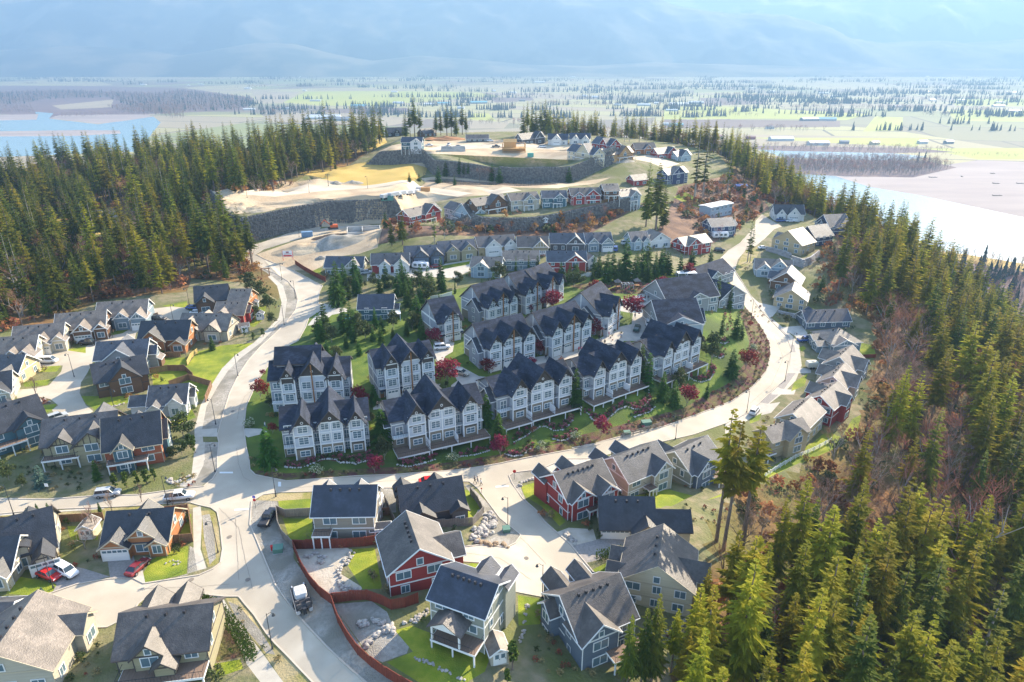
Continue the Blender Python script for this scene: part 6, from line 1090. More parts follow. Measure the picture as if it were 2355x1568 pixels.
wood("@V TL -300 625 400 600 1000 620 1180 600 1650 650 1600 720 1000 745 830 690 700 640 300 650 180 680 -300 690", 21, (3, 4, 5, 4, 3, 5, 5, 0), (.9, 1.5)); wood("@V TL -300 690 200 690 230 740 -300 745", 20, (3, 4, 5), (.5, .9)); wood("@V TL 350 750 560 735 800 750 640 765 380 772", 18, (3, 4, 5), (.4, .8)); wood("@V TL 700 700 1000 690 1200 700 1200 780 1000 755 800 745", 18, (3, 4, 5), (.8, 1.4))
wood("@V F 1745 383 1800 368 2060 370 2130 374 2190 387 2100 404 1960 403 1850 398 1765 392", 9.5, (3, 4, 5), (.8, 1.5)); wood("@V F 1690 340 1760 337 2100 342 2200 350 2060 351 1800 346", 16, (3, 4, 5), (.7, 1.2)); wood("@V F 2040 566 2200 588 2354 612 2480 640 2480 655 2354 622 2200 598 2050 578", 11, (3, 4, 5), (.8, 1.5)); wood("@V F 1900 348 2354 356 2500 360 2500 366 2354 362 1900 354", 18, (3, 4, 5), (.3, .6))
wood("@V F 2040 580 2200 600 2354 628 2600 670 2600 800 2300 740 2050 640", 11, (3, 4, 5, 0, 1), (.7, 1.4))
instancer('valley_trees', items, vt)
rr = random.Random(11)
def barn(x, y, L, Wd, h, rz, wc, rc, label):
    r = tag(empty('farm_building', (x, y, VAL), rz), label, 'barn', 'farm buildings of the valley'); W_, Rf, T_ = MB(), MB(), MB(); gable(W_, Rf, T_, -L / 2, L / 2, -Wd / 2, Wd / 2, -.5, h, 'x', .4, ov=.6); W_.build('wall', wallm(wc), r); Rf.build('roof', mat('barn_roof_' + rc, {'w': (.72, .72, .70), 'b': (.18, .42, .48), 'g': (.25, .25, .26), 'r': (.3, .12, .09)}[rc], .5), r)
for px, py, L, c, rc in [(825, 246, 70, 'white', 'b'), (1020, 240, 60, 'white', 'b'), (1100, 238, 80, 'grey', 'b'), (745, 273, 120, 'white', 'w'), (775, 277, 90, 'grey', 'g'), (1795, 323, 60, 'white', 'w'), (1725, 320, 24, 'red', 'r'), (1650, 318, 24, 'cream', 'r'), (1880, 333, 50, 'white', 'w'), (1560, 242, 90, 'white', 'w'), (1600, 238, 70, 'grey', 'w'), (1770, 296, 24, 'white', 'g'), (1900, 277, 60, 'white', 'b'), (1860, 277, 60, 'grey', 'w'), (1240, 190, 90, 'white', 'w'), (1940, 330, 22, 'grey', 'g'), (2010, 332, 22, 'cream', 'r'), (2180, 330, 22, 'grey', 'g'), (2120, 330, 22, 'white', 'w'), (1555, 290, 40, 'grey', 'b'), (1530, 288, 20, 'white', 'w'), (1480, 243, 60, 'white', 'w'), (1200, 233, 30, 'grey', 'g'), (1060, 250, 30, 'white', 'w'), (570, 205, 50, 'white', 'w'), (330, 196, 50, 'white', 'w')]:
    x, y = at_z(px, py, VAL); barn(x, y, L, L * .3 + 6, 6, rr.uniform(-.3, .3), c, rc, 'farm building with %s roof out on the valley floor' % {'w': 'white', 'b': 'blue green', 'g': 'grey', 'r': 'rust red'}[rc])
for k in range(60):
    py = 168 + 90 * rr.random() ** 1.5; px = rr.uniform(20, 2340)
    if px < 560 and py > 200: continue
    x, y = at_z(px, py, VAL); barn(x, y, rr.uniform(16, 60), rr.uniform(10, 22), 5, rr.uniform(-.4, .4), 'white', 'w', 'farm building with white roof out on the valley floor')
# ---------------------------------------------------------------- retaining walls faced with stone
ST2 = mat('wall_rock', (0.125, 0.12, 0.115), .95, (0.23, 0.215, 0.195), .9, 6, lo=.4, hi=.6)
for W_, lb in zip(WALLS, ('tallest stone faced retaining wall beside the climbing road', 'long stone retaining wall under the terrace row of houses', 'great stone retaining wall under the hill top houses')):
    P = W_['P']; L = W_['S'][-1]; mb = MB(); rd = random.Random(3); n = int(L / .95)
    root = tag(empty('retaining_wall', (P[0][0], P[0][1], gz(*P[0])), 0), lb, 'retaining wall', 'stone retaining walls'); bk = MB(); prev = None
    for i in range(n + 1):
        s = L * i / n; k = min(len(P) - 2, int(np.searchsorted(W_['S'], s, side='right') - 1)); d = (P[k + 1] - P[k]) / np.hypot(*(P[k + 1] - P[k])); c = P[k] + d * (s - W_['S'][k]); nn = np.array([-d[1], d[0]])
        z0 = gz(*(c - nn * .3)); z1 = gz(*(c + nn * 1.25)); cur = (c - nn * .12, c + nn * .9, z0, z1)
        if prev is not None and z1 - z0 > .8:
            a, b_ = prev, cur; bk.quad((*a[0], a[2] - .3), (*b_[0], b_[2] - .3), (*b_[1], b_[3] + .05), (*a[1], a[3] + .05))
            rows = int((z1 - z0) / .85)
            for r in range(rows + 1):
                t = (r + .5) / (rows + 1); q = c + (nn * (-.25 + 1.0 * t)) + d * rd.uniform(-.3, .3); mb.rock(q[0], q[1], z0 + (z1 - z0) * t, rd.uniform(.42, .75), 0, .8, rd)
        prev = cur
    off = root.location; bk.v = [(x - off.x, y - off.y, z - off.z) for x, y, z in bk.v]; mb.v = [(x - off.x, y - off.y, z - off.z) for x, y, z in mb.v]
    if bk.v: bk.build('backing', ST2, root)
    if mb.v: tag(mb.build('facing_stone', ST2, root), kind='stuff')
def line_pts(s, step):
    P = [Vector(p) for p in tr(s)]; out = []
    for a, b in zip(P, P[1:]):
        n = max(1, round((b - a).length / step)); out += [a.lerp(b, k / n) for k in range(n)]
    return out + [P[-1]]
# ---------------------------------------------------------------- fences
FM = {'red': mat('red_fence', (0.20, 0.045, 0.025), .8, (0.14, 0.035, 0.022), 1.2, 5, stretch=(4, 4, .5)), 'brown': mat('brown_fence', (0.24, 0.14, 0.08), .85, (0.17, 0.10, 0.06), 1.2, 5, stretch=(4, 4, .5)), 'grey': mat('grey_fence', (0.24, 0.21, 0.18), .85, (0.18, 0.16, 0.14), 1.2, 5, stretch=(4, 4, .5)), 'yellow': mat('new_fence', (0.45, 0.33, 0.12), .85), 'white': WHITE}
PC = {}
def fence(label, s, h=1.8, m='brown', step=2.4, rail=False, group='garden fences'):
    P = line_pts(s, step); Z = hgt([p.x for p in P], [p.y for p in P]); root = tag(empty('fence', (P[0].x, P[0].y, float(Z[0]))), label, 'fence', group); po = MB(); po.box(-.07, .07, -.07, .07, -.6, h + .12); pm = PC.setdefault(('p', m, h), po.mesh('post', FM[m])); o = root.location
    for i, (a, b) in enumerate(zip(P, P[1:])):
        d = b - a; rz = math.atan2(d.y, d.x); k = ('f', m, h, rail); L = 2.4
        if k not in PC:
            f = MB()
            if rail:
                for z in (.35, .75, 1.1): f.box(0, L, -.03, .03, z - .06, z + .06)
            else:
                nb = 14
                for j in range(nb): x = L * j / nb; f.box(x + .01, x + L / nb - .01, -.02 - .015 * (j % 2), .02, -.5, h)
                f.box(0, L, -.06, .04, h - .02, h + .07); f.box(0, L, .02, .07, .4, .5)
            PC[k] = f.mesh('panel', FM[m])
        z = (Z[i] + Z[i + 1]) / 2 if not rail else Z[i]; link_mesh('panel', PC[k], root, (a.x - o.x, a.y - o.y, z - o.z), rz, (d.length / L, 1, 1)); link_mesh('post', pm, root, (a.x - o.x, a.y - o.y, Z[i] - o.z), rz)
    link_mesh('post', pm, root, (P[-1].x - o.x, P[-1].y - o.y, float(Z[-1]) - o.z)); return root
fence('long red brown stepped fence beside the gravel shoulder of the lower road', 'BM 350 700 400 830 460 930 530 1010 600 1060 640 1180 700 1290 770 1390 860 1470 960 1540 1060 1600 1200 1680', 1.9, 'red')
fence('red fence with zigzag top behind the sandy yard', 'BM 350 700 520 695 700 690 820 680 960 660', 1.9, 'red')
fence('curved red fence below the sandy yard', 'BM 600 1055 720 1035 830 1030 920 1060 990 1095 1080 1080 1165 1050', 1.9, 'red')
fence('curving grey brown fence left of the grey house', 'BM 242 465 250 560 280 630 350 700', 1.7, 'grey'); fence('short grey brown fence between the two lawns left of the grey house', 'BM 242 465 300 490 470 480', 1.7, 'grey')
fence('dark fence between the grey house and the charcoal house', 'BM 948 395 985 480 1025 570', 1.7, 'grey'); fence('grey fence around the yard of the charcoal house', 'BM 1025 575 1250 560 1520 545 1590 475 1550 400 1505 345', 1.7, 'grey')
fence('short fence right of the grey house shed', 'BM 885 480 975 480', 1.7, 'brown')
fence('brown fence along the lower left road verge', 'BL -100 545 150 535 420 525 680 510', 1.7, 'brown'); fence('brown fence behind the cedar gabled house', 'BL 1040 475 1145 465 1235 455 1250 560 1262 650 1140 660', 1.7, 'brown')
fence('brown fence around the shaded yard right of the brown shingled house', 'ML 985 1005 1100 985 1210 985 1262 1035', 1.7, 'brown'); fence('angled brown fence behind the white garage house', 'ML 1110 1090 1235 1045 1385 1090 1345 1190', 1.7, 'brown'); fence('pale yellow fence at the edge of the large sloping lawn', 'ML 1225 950 1250 900 1290 870', 1.4, 'yellow')
fence('red fence along the loop road bend before the grey green house', 'MM 362 290 420 330 490 370 560 405', 1.8, 'red'); fence('brown fence panel right of the cedar gabled house of the left cluster', 'ML 1050 900 1180 895', 1.6, 'brown'); fence('short brown fence by the parked black car', 'ML 985 650 1035 635', 1.6, 'brown'); fence('brown garden fence under the cream timber framed house', 'ML 1500 715 1590 705', 1.5, 'brown')
fence('open rail fence along the bright lawn strip above the forest', 'BR 1860 235 1960 170 2060 110 2180 60 2290 0', 1.2, 'white', rail=True); fence('low red fence at the corner of the neon green lawn', 'MX 1235 910 1380 900', 1.2, 'red'); fence('white garden wall behind the topmost townhouses', 'MR 520 385 700 370 1000 355', 1.5, 'white', 3.0); fence('white garden fence curving at the grove', 'MM 1245 525 1320 515 1385 495', 1.5, 'white')
fence('weathered rail fence low on the bank by the loop road', 'MR 930 1420 1000 1405 1100 1375 1200 1345', 1.0, 'grey', rail=True)
# ---------------------------------------------------------------- street furniture
LAMP = MAT_L = mat('lamp_metal', (0.045, 0.05, 0.055), .5)
def lamp(s, label, h=6.7, side=1):
    tg, x, y = s.split(); p = put(tg, float(x), float(y)); r = tag(empty('street_lamp', p, random.uniform(-.3, .3)), label, 'street lamp', 'street lamps'); k = ('lamp', h, side)
    if k not in PC:
        b = MB(); b.bar((0, 0, -.3), (0, 0, h), .085, 0, 8, .05); a = MB(); a.bar((0, 0, h - .25), (side * .55, 0, h + .1), .035, 0, 6); a.bar((side * .55, 0, h + .1), (side * .95, 0, h - .1), .035, 0, 6)
        c = MB(); c.bar((side * .95, 0, h - .05), (side * .95, 0, h - .5), .07, 0, 10, .27); c.bar((side * .95, 0, h - .5), (side * .95, 0, h - .58), .2, 0, 10, .15); q = MB(); q.bar((0, 0, -.2), (0, 0, .45), .17, 0, 8, .13); PC[k] = [m.mesh(n, LAMP) for m, n in ((b, 'pole'), (a, 'arm'), (c, 'lamp_head'), (q, 'base'))]
    for m, n in zip(PC[k], ('pole', 'arm', 'lamp_head', 'base')): link_mesh(n, m, r)
for s, lb in [('BL 1780 1350', 'street lamp between the bottom road and the mossy verge'), ('BL 1425 722', 'street lamp on the oval gravel island'), ('BM 235 357', 'street lamp at the junction in front of the grey house'), ('BM 1750 557', 'street lamp above the rockery of the cul-de-sac entrance'), ('BM 1975 1017', 'street lamp on the rim of the cul-de-sac circle'),
 ('BL 90 475', 'street lamp at the left edge on the road verge'), ('BL 1097 412', 'street lamp behind the white pickup truck'), ('BL 350 955', 'street lamp on the lawn by the red car'), ('BL 1405 195', 'street lamp on the gravel wedge at the junction'), ('ML 1555 1020', 'street lamp beside the large sloping lawn'), ('ML 1930 512', 'street lamp on the outer bend of the left road'),
 ('ML 1842 392', 'street lamp before the wooden gateway'), ('ML 1857 685', 'street lamp in the tree shadow on the left road'), ('ML 1410 1335', 'street lamp on the gravel strip above the side path'), ('ML 757 1272', 'street lamp at the drive of the white garage house'), ('ML 485 1025', 'street lamp in the middle of the left cluster street'), ('ML 1240 570', 'street lamp by the upper end of the left cluster street'), ('ML 1137 680', 'street lamp on the bend of the left cluster street'),
 ('MR 1277 1432', 'street lamp on the near side of the loop road below the bank'), ('MX 540 1257', 'street lamp at the lower curve of the loop road'), ('MX 790 1052', 'street lamp in the widest part of the loop road curve'), ('MX 830 862', 'street lamp by the paved verge patches'), ('MX 570 640', 'street lamp under the tan gable wall house'),
 ('TL 1615 1292', 'leftmost lamp post of the new dirt road'), ('TL 1770 1222', 'second lamp post behind the new dirt road'), ('TL 2020 1257', 'third lamp post of the new dirt road'), ('TL 2147 1217', 'lamp post at the corner of the golden field'), ('TM 55 1217', 'lamp post on the new road before the golden field'), ('TM 312 1232', 'lamp post left of the parked machines'), ('TM 680 1205', 'lamp post between golden field and pond'), ('ML 1605 190', 'lamp post at the foot of the tall stone wall'), ('ML 1635 165', 'second post at the foot of the tall stone wall'), ('TL 1955 1550', 'lamp post halfway along the tall stone wall')]: lamp(s, lb, 6.7, 1 if random.random() < .6 else -1)
REDS = mat('sign_red', (.5, .02, .02), .5); GRN = mat('utility_green', (0.10, 0.20, 0.15), .6); BLU = mat('sign_blue', (.12, .10, .4), .5)
def sign(s, label, plates, h=2.4):
    tg, x, y = s.split(); p = put(tg, float(x), float(y)); r = tag(empty('road_sign', p, 0), label, 'road sign'); b = MB(); b.bar((0, 0, -.3), (0, 0, h), .04, 0, 6); b.build('pole', LAMP, r)
    for n, z, w_, m in plates:
        b = MB(); q = [(w_ * math.cos(6.2832 * (k + .5) / n) / math.cos(math.pi / n), z + w_ * math.sin(6.2832 * (k + .5) / n) / math.cos(math.pi / n)) for k in range(n)]; V = [(x_, -.06, z_) for x_, z_ in q] + [(x_, -.03, z_) for x_, z_ in q]; b.add(V, [tuple(range(n)), tuple(range(2 * n - 1, n - 1, -1))] + [(i, n + i, n + (i + 1) % n, (i + 1) % n) for i in range(n)]); b.build('sign_plate', m, r)
sign('BM 103 432', 'blue street name sign on a red post at the junction corner', [(4, 2.6, .28, BLU), (8, 1.9, .3, REDS)], 2.9); sign('BM 1793 245', 'small red stop sign at the cul-de-sac entrance', [(8, 2.1, .36, REDS)]); sign('BM 1578 335', 'short red hydrant marker post by the gravel corner', [(4, 1.2, .15, REDS)], 1.3); sign('BL 322 345', 'white road sign in front of the shaded garden', [(4, 2.3, .35, WHITE)])
def cabinet(s, label, w_=1.1, d=.9, h=.9, m=None, rz=.2, name='utility_box', cat='utility box'):
    tg, x, y = s.split(); p = put(tg, float(x), float(y)); r = tag(empty(name, p, rz), label, cat); b = MB(); b.box(-w_ / 2, w_ / 2, -d / 2, d / 2, .06, h * .8); b.slab([(-w_ / 2 - .05, -d / 2 - .05, h * .84), (w_ / 2 + .05, -d / 2 - .05, h * .84), (w_ / 2 + .05, d / 2 + .05, h), (-w_ / 2 - .05, d / 2 + .05, h)], .09); b.build('cabinet', m or GRN, r)
    b = MB(); b.box(-w_ / 2 + .08, -.02, -d / 2 - .03, -d / 2, .14, h * .74); b.box(.02, w_ / 2 - .08, -d / 2 - .03, -d / 2, .14, h * .74); b.build('door', m or GRN, r); b = MB(); b.box(-w_ / 2 - .1, w_ / 2 + .1, -d / 2 - .1, d / 2 + .1, -.2, .08); b.build('plinth', CONC, r)
cabinet('BM 252 715', 'green utility box on the gravel shoulder by the red posts', 1.6, 1.3, 1.1); cabinet('BM 1740 585', 'pale green utility box under the cul-de-sac lamp', 1.3, 1.1, 1.0); cabinet('BM 210 710', 'red marker box left of the green utility box', .3, .3, 1.1, REDS); cabinet('ML 1105 1350', 'dark letter box cluster on the lawn by the side path', .8, .5, 1.4, DARKM, .3, 'letter_box', 'letter box'); cabinet('MR 1085 1340', 'green utility cabinet in the bank planting', 2.4, 1.2, 1.3); cabinet('MR 960 1400', 'small olive box low on the bank', 1.6, 1.0, .9)
# ---------------------------------------------------------------- vehicles
TYRE = mat('tyre_rubber', (.02, .02, .02), .9); RIM = mat('wheel_rim', (.45, .45, .46), .3, metal=.8); CGL = mat('car_glass', (.03, .045, .055), .08, spec=.7); LITE = mat('headlight', (.75, .75, .72), .2); TAIL = mat('taillight', (.4, .02, .02), .3)
PAINT = {'white': (.72, .72, .72), 'silver': (.38, .39, .40), 'grey': (.14, .15, .16), 'black': (.02, .02, .025), 'red': (.48, .02, .02), 'maroon': (.18, .015, .02), 'blue': (.05, .10, .28), 'beige': (.48, .44, .36), 'green': (.02, .06, .05), 'teal': (.05, .30, .33)}
def loft(st, m=0):
    """st: stations (x, z0, z1, half width); a rounded shell along x"""
    b = MB(); R_ = []
    for x, z0, z1, hw in st: R_.append([(x, -hw * .86, z0), (x, -hw, z0 + (z1 - z0) * .3), (x, -hw * .97, z0 + (z1 - z0) * .75), (x, -hw * .82, z1), (x, hw * .82, z1), (x, hw * .97, z0 + (z1 - z0) * .75), (x, hw, z0 + (z1 - z0) * .3), (x, hw * .86, z0)])
    V = [v for r in R_ for v in r]; F_ = [(i * 8 + k, i * 8 + (k + 1) % 8, (i + 1) * 8 + (k + 1) % 8, (i + 1) * 8 + k) for i in range(len(st) - 1) for k in range(8)] + [tuple(range(7, -1, -1)), tuple(len(V) - 8 + k for k in range(8))]
    return b.add(V, F_, m)
CARS = {'sedan': (4.6, .92, [(-2.3,.42,.72,.74),(-2.2,.28,.95,.86),(-1.2,.24,1.0,.9),(.6,.24,.96,.9),(1.9,.26,.84,.86),(2.3,.38,.62,.7)], (-1.75,-1.05,.35,1.1), 1.42), 'suv': (4.7, .95, [(-2.35,.45,.95,.84),(-2.25,.32,1.1,.92),(-1.2,.3,1.12,.95),(.8,.3,1.08,.95),(2.1,.32,1.0,.9),(2.35,.42,.75,.78)], (-2.15,-1.95,.6,1.2), 1.74),
 'pickup': (5.6, .98, [(-2.8,.5,1.05,.9),(-2.7,.42,1.1,.96),(-.9,.4,1.1,.98),(.9,.4,1.16,.98),(2.5,.42,1.08,.94),(2.8,.5,.85,.84)], (-.95,-.75,.7,1.35), 1.85), 'van': (5.1, .98, [(-2.55,.45,1.1,.92),(-2.5,.34,1.2,.98),(0,.32,1.2,.98),(1.6,.32,1.12,.98),(2.3,.34,1.0,.92),(2.55,.42,.78,.82)], (-2.48,-2.35,1.2,2.0), 1.95)}
def car(s, kind, col, ang, label, rack=False):
    tg, x, y = s.split(); p = put(tg, float(x), float(y)); L, hw, st, (a0, a1, b1, b0), H = CARS[kind]; root = tag(empty(kind if kind != 'suv' else 'estate_car', p, R(ang)), label, {'sedan': 'car', 'suv': 'car', 'pickup': 'pickup truck', 'van': 'van'}[kind], 'parked vehicles'); k = ('car', kind, col)
    if k not in PC:
        pm = mat('car_paint_' + col, PAINT[col], .25, spec=.6); body = loft(st); zb = max(q[2] for q in st) - .04
        g = MB(); g.add([(a0,-hw*.84,zb),(b0,-hw*.84,zb),(b0,hw*.84,zb),(a0,hw*.84,zb),(a1,-hw*.68,H-.05),(b1,-hw*.68,H-.05),(b1,hw*.68,H-.05),(a1,hw*.68,H-.05)], [(0,1,5,4),(1,2,6,5),(2,3,7,6),(3,0,4,7),(4,5,6,7)])
        rf = MB(); rf.box(a1 - .03, b1 + .03, -hw * .7, hw * .7, H - .06, H)
        for sx in (-1, 1):
            rf.bar((a0, sx * hw * .85, zb), (a1, sx * hw * .69, H - .03), .045); rf.bar((b0, sx * hw * .85, zb), (b1, sx * hw * .69, H - .03), .045); rf.bar(((a0 + b0) / 2, sx * hw * .86, zb), ((a1 + b1) / 2, sx * hw * .70, H - .03), .045)
        w_ = MB(); w_.bar((0, -.12, 0), (0, .12, 0), .34, 0, 14); rm = MB(); rm.bar((0, -.13, 0), (0, .13, 0), .19, 0, 10); hl = MB(); hl.box(-.04, .05, -.2, .2, -.08, .08)
        bd = MB()
        if kind == 'pickup': bd.box(-2.62, -1.05, -.78, .78, 1.0, 1.13)
        PC[k] = (body.mesh('body', pm), g.mesh('windows', CGL), rf.mesh('roof', pm), w_.mesh('wheel', TYRE), rm.mesh('rim', RIM), hl.mesh('headlight', LITE), hl.mesh('taillight', TAIL), bd.mesh('cargo_bed', DARKM) if kind == 'pickup' else None)
    B_, G_, R2, W2, RM, HL, TL_, BD = PC[k]; link_mesh('body', B_, root); link_mesh('windscreen', G_, root); link_mesh('roof', R2, root)
    for sx in (-1, 1):
        for xx in (-L * .31, L * .31): wl_ = link_mesh('wheel', W2, root, (xx, sx * (hw - .08), .34)); link_mesh('rim', RM, wl_)
        link_mesh('headlight', HL, root, (L / 2 - .1, sx * hw * .62, .62)); link_mesh('taillight', TL_, root, (-L / 2 + .06, sx * hw * .66, .75))
    if BD: link_mesh('cargo_bed', BD, root)
    return root
for s, k, c, a, lb in [('BL 1175 372', 'pickup', 'white', 12, 'white pickup truck standing on the lower left road'), ('BL 708 350', 'suv', 'silver', 12, 'silver car in the shade at the row of thujas'), ('BL 322 882', 'sedan', 'red', -22, 'bright red car on the paved drive, bottom left'), ('BL 438 858', 'suv', 'white', -28, 'white car with dark rear windows beside the red car'), ('BL 905 832', 'sedan', 'maroon', 76, 'maroon car on the drive of the cedar gabled house'),
 ('BM 188 510', 'pickup', 'black', 85, 'black pickup truck on the gravel shoulder near the junction'), ('MM 1320 842', 'suv', 'white', 12, 'white car at the single gabled townhouse'), ('MM 1445 1008', 'sedan', 'beige', -25, 'beige car on the turning circle'), ('MR 1025 718', 'suv', 'green', 72, 'dark green car driving down the car court'), ('MR 1097 682', 'suv', 'white', 85, 'white car on the right side of the car court'),
 ('MR 925 548', 'sedan', 'silver', 15, 'silver car, left of the two parked at the court head'), ('MR 1038 535', 'suv', 'silver', 20, 'silver car, right of the two parked at the court head'), ('MR 848 838', 'sedan', 'grey', 20, 'dark grey car at the foot of the car court'), ('ML 315 932', 'van', 'white', 5, 'white van parked at the left cluster drive'), ('ML 585 812', 'pickup', 'black', 0, 'black pickup truck before the brown house with white garage'),
 ('ML 1260 582', 'sedan', 'blue', -5, 'blue car under the dark roofed house of the left cluster'), ('ML 1288 612', 'sedan', 'white', 10, 'white car below the blue one in the left cluster'), ('ML 1043 655', 'suv', 'black', -8, 'black car at the drive of the sage winged house'), ('ML 375 1302', 'suv', 'silver', 50, 'silver car half hidden by the beige timber gabled house'), ('BR 535 185', 'pickup', 'white', 60, 'white truck behind the roof of the red corner house'),
 ('BR 565 992', 'suv', 'white', 140, 'white car behind the dark slate house'), ('BR 785 925', 'pickup', 'black', 150, 'black pickup truck before the tan hipped house'), ('MX 645 188', 'sedan', 'white', 15, 'white car below the block retaining wall corner'), ('MX 922 792', 'pickup', 'blue', 10, 'blue pickup truck beside the stepped roof house'), ('MX 362 205', 'suv', 'black', -10, 'black car beside the red house on the lane'), ('MX 590 1258', 'suv', 'white', 55, 'white car in the lower row drive'),
 ('TR 790 1447', 'sedan', 'silver', 0, 'silver car at the white twin gabled house'), ('TR 825 1450', 'sedan', 'white', 0, 'white car before the white twin gabled house'), ('MX 760 12', 'suv', 'blue', 10, 'pale blue car at the head of the upper lane'), ('MM 1280 312', 'sedan', 'maroon', 10, 'maroon car beside the caravan'), ('MM 825 352', 'suv', 'silver', 20, 'silver car left of the red and white gabled house'), ('MR 885 198', 'van', 'blue', 80, 'blue van right of the blue grey double gabled house'),
 ('MR 960 160', 'van', 'white', 10, 'white van under the conifer tops of the lower middle row'), ('TM 905 960', 'sedan', 'silver', 0, 'silver car on the hill top building site'), ('TM 842 950', 'pickup', 'white', 80, 'white truck near the orange earth heap'), ('TM 1150 962', 'pickup', 'black', 0, 'black truck on the hill top building site'), ('TM 1112 925', 'suv', 'white', 5, 'white car beside the low grey roofed house'), ('TM 1455 965', 'van', 'white', 0, 'white van behind the timber frame'), ('TM 2215 1028', 'pickup', 'silver', 0, 'silver truck at the right end of the hill top street'),
 ('TM 712 955', 'pickup', 'white', 20, 'white truck left of the earth heap'), ('MM 690 655', 'suv', 'teal', 8, 'teal car at the left corner of the pool house'), ('BM 1240 268', 'sedan', 'red', 12, 'red car on the far side of the charcoal house'), ('TL 535 1375', 'pickup', 'red', 20, 'red truck in the forest clearing'), ('TL 410 1475', 'suv', 'silver', 0, 'silver car in the forest clearing')]: car(s, k, c, a, lb)
def trailer(s, L, W_, H, ang, label, cat, m, name, win=True):
    tg, x, y = s.split(); p = put(tg, float(x), float(y)); r = tag(empty(name, p, R(ang)), label, cat); b = loft([(-L/2,.7,H-.4,W_/2*.95),(-L/2+.2,.55,H,W_/2),(L/2-.5,.55,H,W_/2),(L/2,.9,H-.7,W_/2*.95)]); b.build('body', m, r)
    w_ = MB(); w_.bar((0, -.12, 0), (0, .12, 0), .36, 0, 12); me = w_.mesh('wheel', TYRE)
    for sx in (-1, 1):
        for xx in (-.5, .4): link_mesh('wheel', me, r, (xx - .3, sx * W_ / 2 * .9, .36))
        if win:
            for xx in (-L * .3, 0, L * .27): window(r, (xx, sx * (W_ / 2 + .01), 1.5), 0 if sx < 0 else math.pi, .9, .6, 1, 1, DARKM)
    t = MB(); t.bar((L / 2 - .2, 0, .55), (L / 2 + 1.2, 0, .5), .06); t.build('tow_bar', DARKM, r); t = MB(); t.box(-.4, .4, -.4, .4, H, H + .22); t.build('roof_unit', m, r); return r
trailer('MM 1180 318', 6.5, 2.3, 2.7, 170, 'white caravan parked before the lower middle houses', 'caravan', PRIV, 'caravan'); trailer('MX 365 118', 7.5, 2.4, 3.0, 5, 'white motorhome beside the dark blue house', 'motorhome', PRIV, 'motorhome'); trailer('MX 965 968', 3.8, 2.2, 2.4, 5, 'pale box trailer beside the sharp ridged grey house', 'trailer', mat('cream_metal', (.6, .56, .45), .5), 'box_trailer', False); trailer('BM 900 440', 4.6, 2.2, 2.6, 95, 'white box trailer right of the grey house', 'trailer', PRIV, 'box_trailer', False); trailer('BR 950 1005', 5.5, 2.3, 1.9, 160, 'white covered boat trailer beside the tan hipped house', 'boat trailer', PRIV, 'covered_trailer', False)
# pontoon boat on its trailer in the shade of the shoulder
p = put('BM', 405, 1050); r = tag(empty('pontoon_boat', p, R(116)), 'pontoon boat with pale cover on its trailer on the gravel shoulder', 'boat')
for sy in (-1, 1): b = MB(); b.bar((-2.9, sy * .95, .75), (2.6, sy * .95, .75), .33, 0, 12); b.bar((2.6, sy * .95, .75), (3.4, sy * .95, .95), .33, 0, 12, .05); b.build('pontoon', mat('aluminium', (.62, .62, .63), .35, metal=.6), r)
b = MB(); b.box(-2.8, 2.7, -1.2, 1.2, 1.08, 1.2); b.build('boat_deck', DARKM, r); b = loft([(-.6,1.2,1.5,.7),(-.3,1.2,1.95,.95),(.9,1.2,2.15,1.0),(1.9,1.2,1.9,.9),(2.5,1.2,1.4,.55)]); b.build('boat_cover', mat('canvas_cover', (.50, .49, .47), .8, (.42, .41, .40), 1.2, 4, .5, 2), r)
b = MB(); [b.bar((x_, s_ * 1.15, 1.2), (x_, s_ * 1.15, 1.95), .03) for x_ in (-2.7, -2.0, 2.4) for s_ in (-1, 1)]; b.bar((-2.7, -1.15, 1.95), (-2.7, 1.15, 1.95), .03); b.bar((-2.7, -1.15, 1.95), (-2.0, -1.15, 1.95), .03); b.bar((-2.7, 1.15, 1.95), (-2.0, 1.15, 1.95), .03); b.build('railing', LAMP, r)
b = MB(); b.box(-3.3, -2.85, -.25, .25, .5, 1.6); b.build('outboard_motor', DARKM, r); b = MB(); b.box(-2.6, 2.8, -.6, -.45, .3, .42); b.box(-2.6, 2.8, .45, .6, .3, .42); b.bar((2.8, 0, .36), (4.2, 0, .4), .06); b.build('trailer_frame', LAMP, r)
sm_ = mat('boat_seat', (.10, .09, .09), .7)
for x_, y_ in ((-2.2, .7), (-2.2, -.7), (-1.3, .8), (-1.3, -.8)): b = MB(); b.box(x_ - .3, x_ + .3, y_ - .3, y_ + .3, 1.2, 1.6); b.box(x_ - .35, x_ - .22, y_ - .3, y_ + .3, 1.6, 2.0); b.build('seat', sm_, r)
w_ = MB(); w_.bar((0, -.1, 0), (0, .1, 0), .32, 0, 12); me = w_.mesh('wheel', TYRE)
for sx in (-1, 1):
    for xx in (-.9, -.15): link_mesh('wheel', me, r, (xx, sx * 1.3, .32))
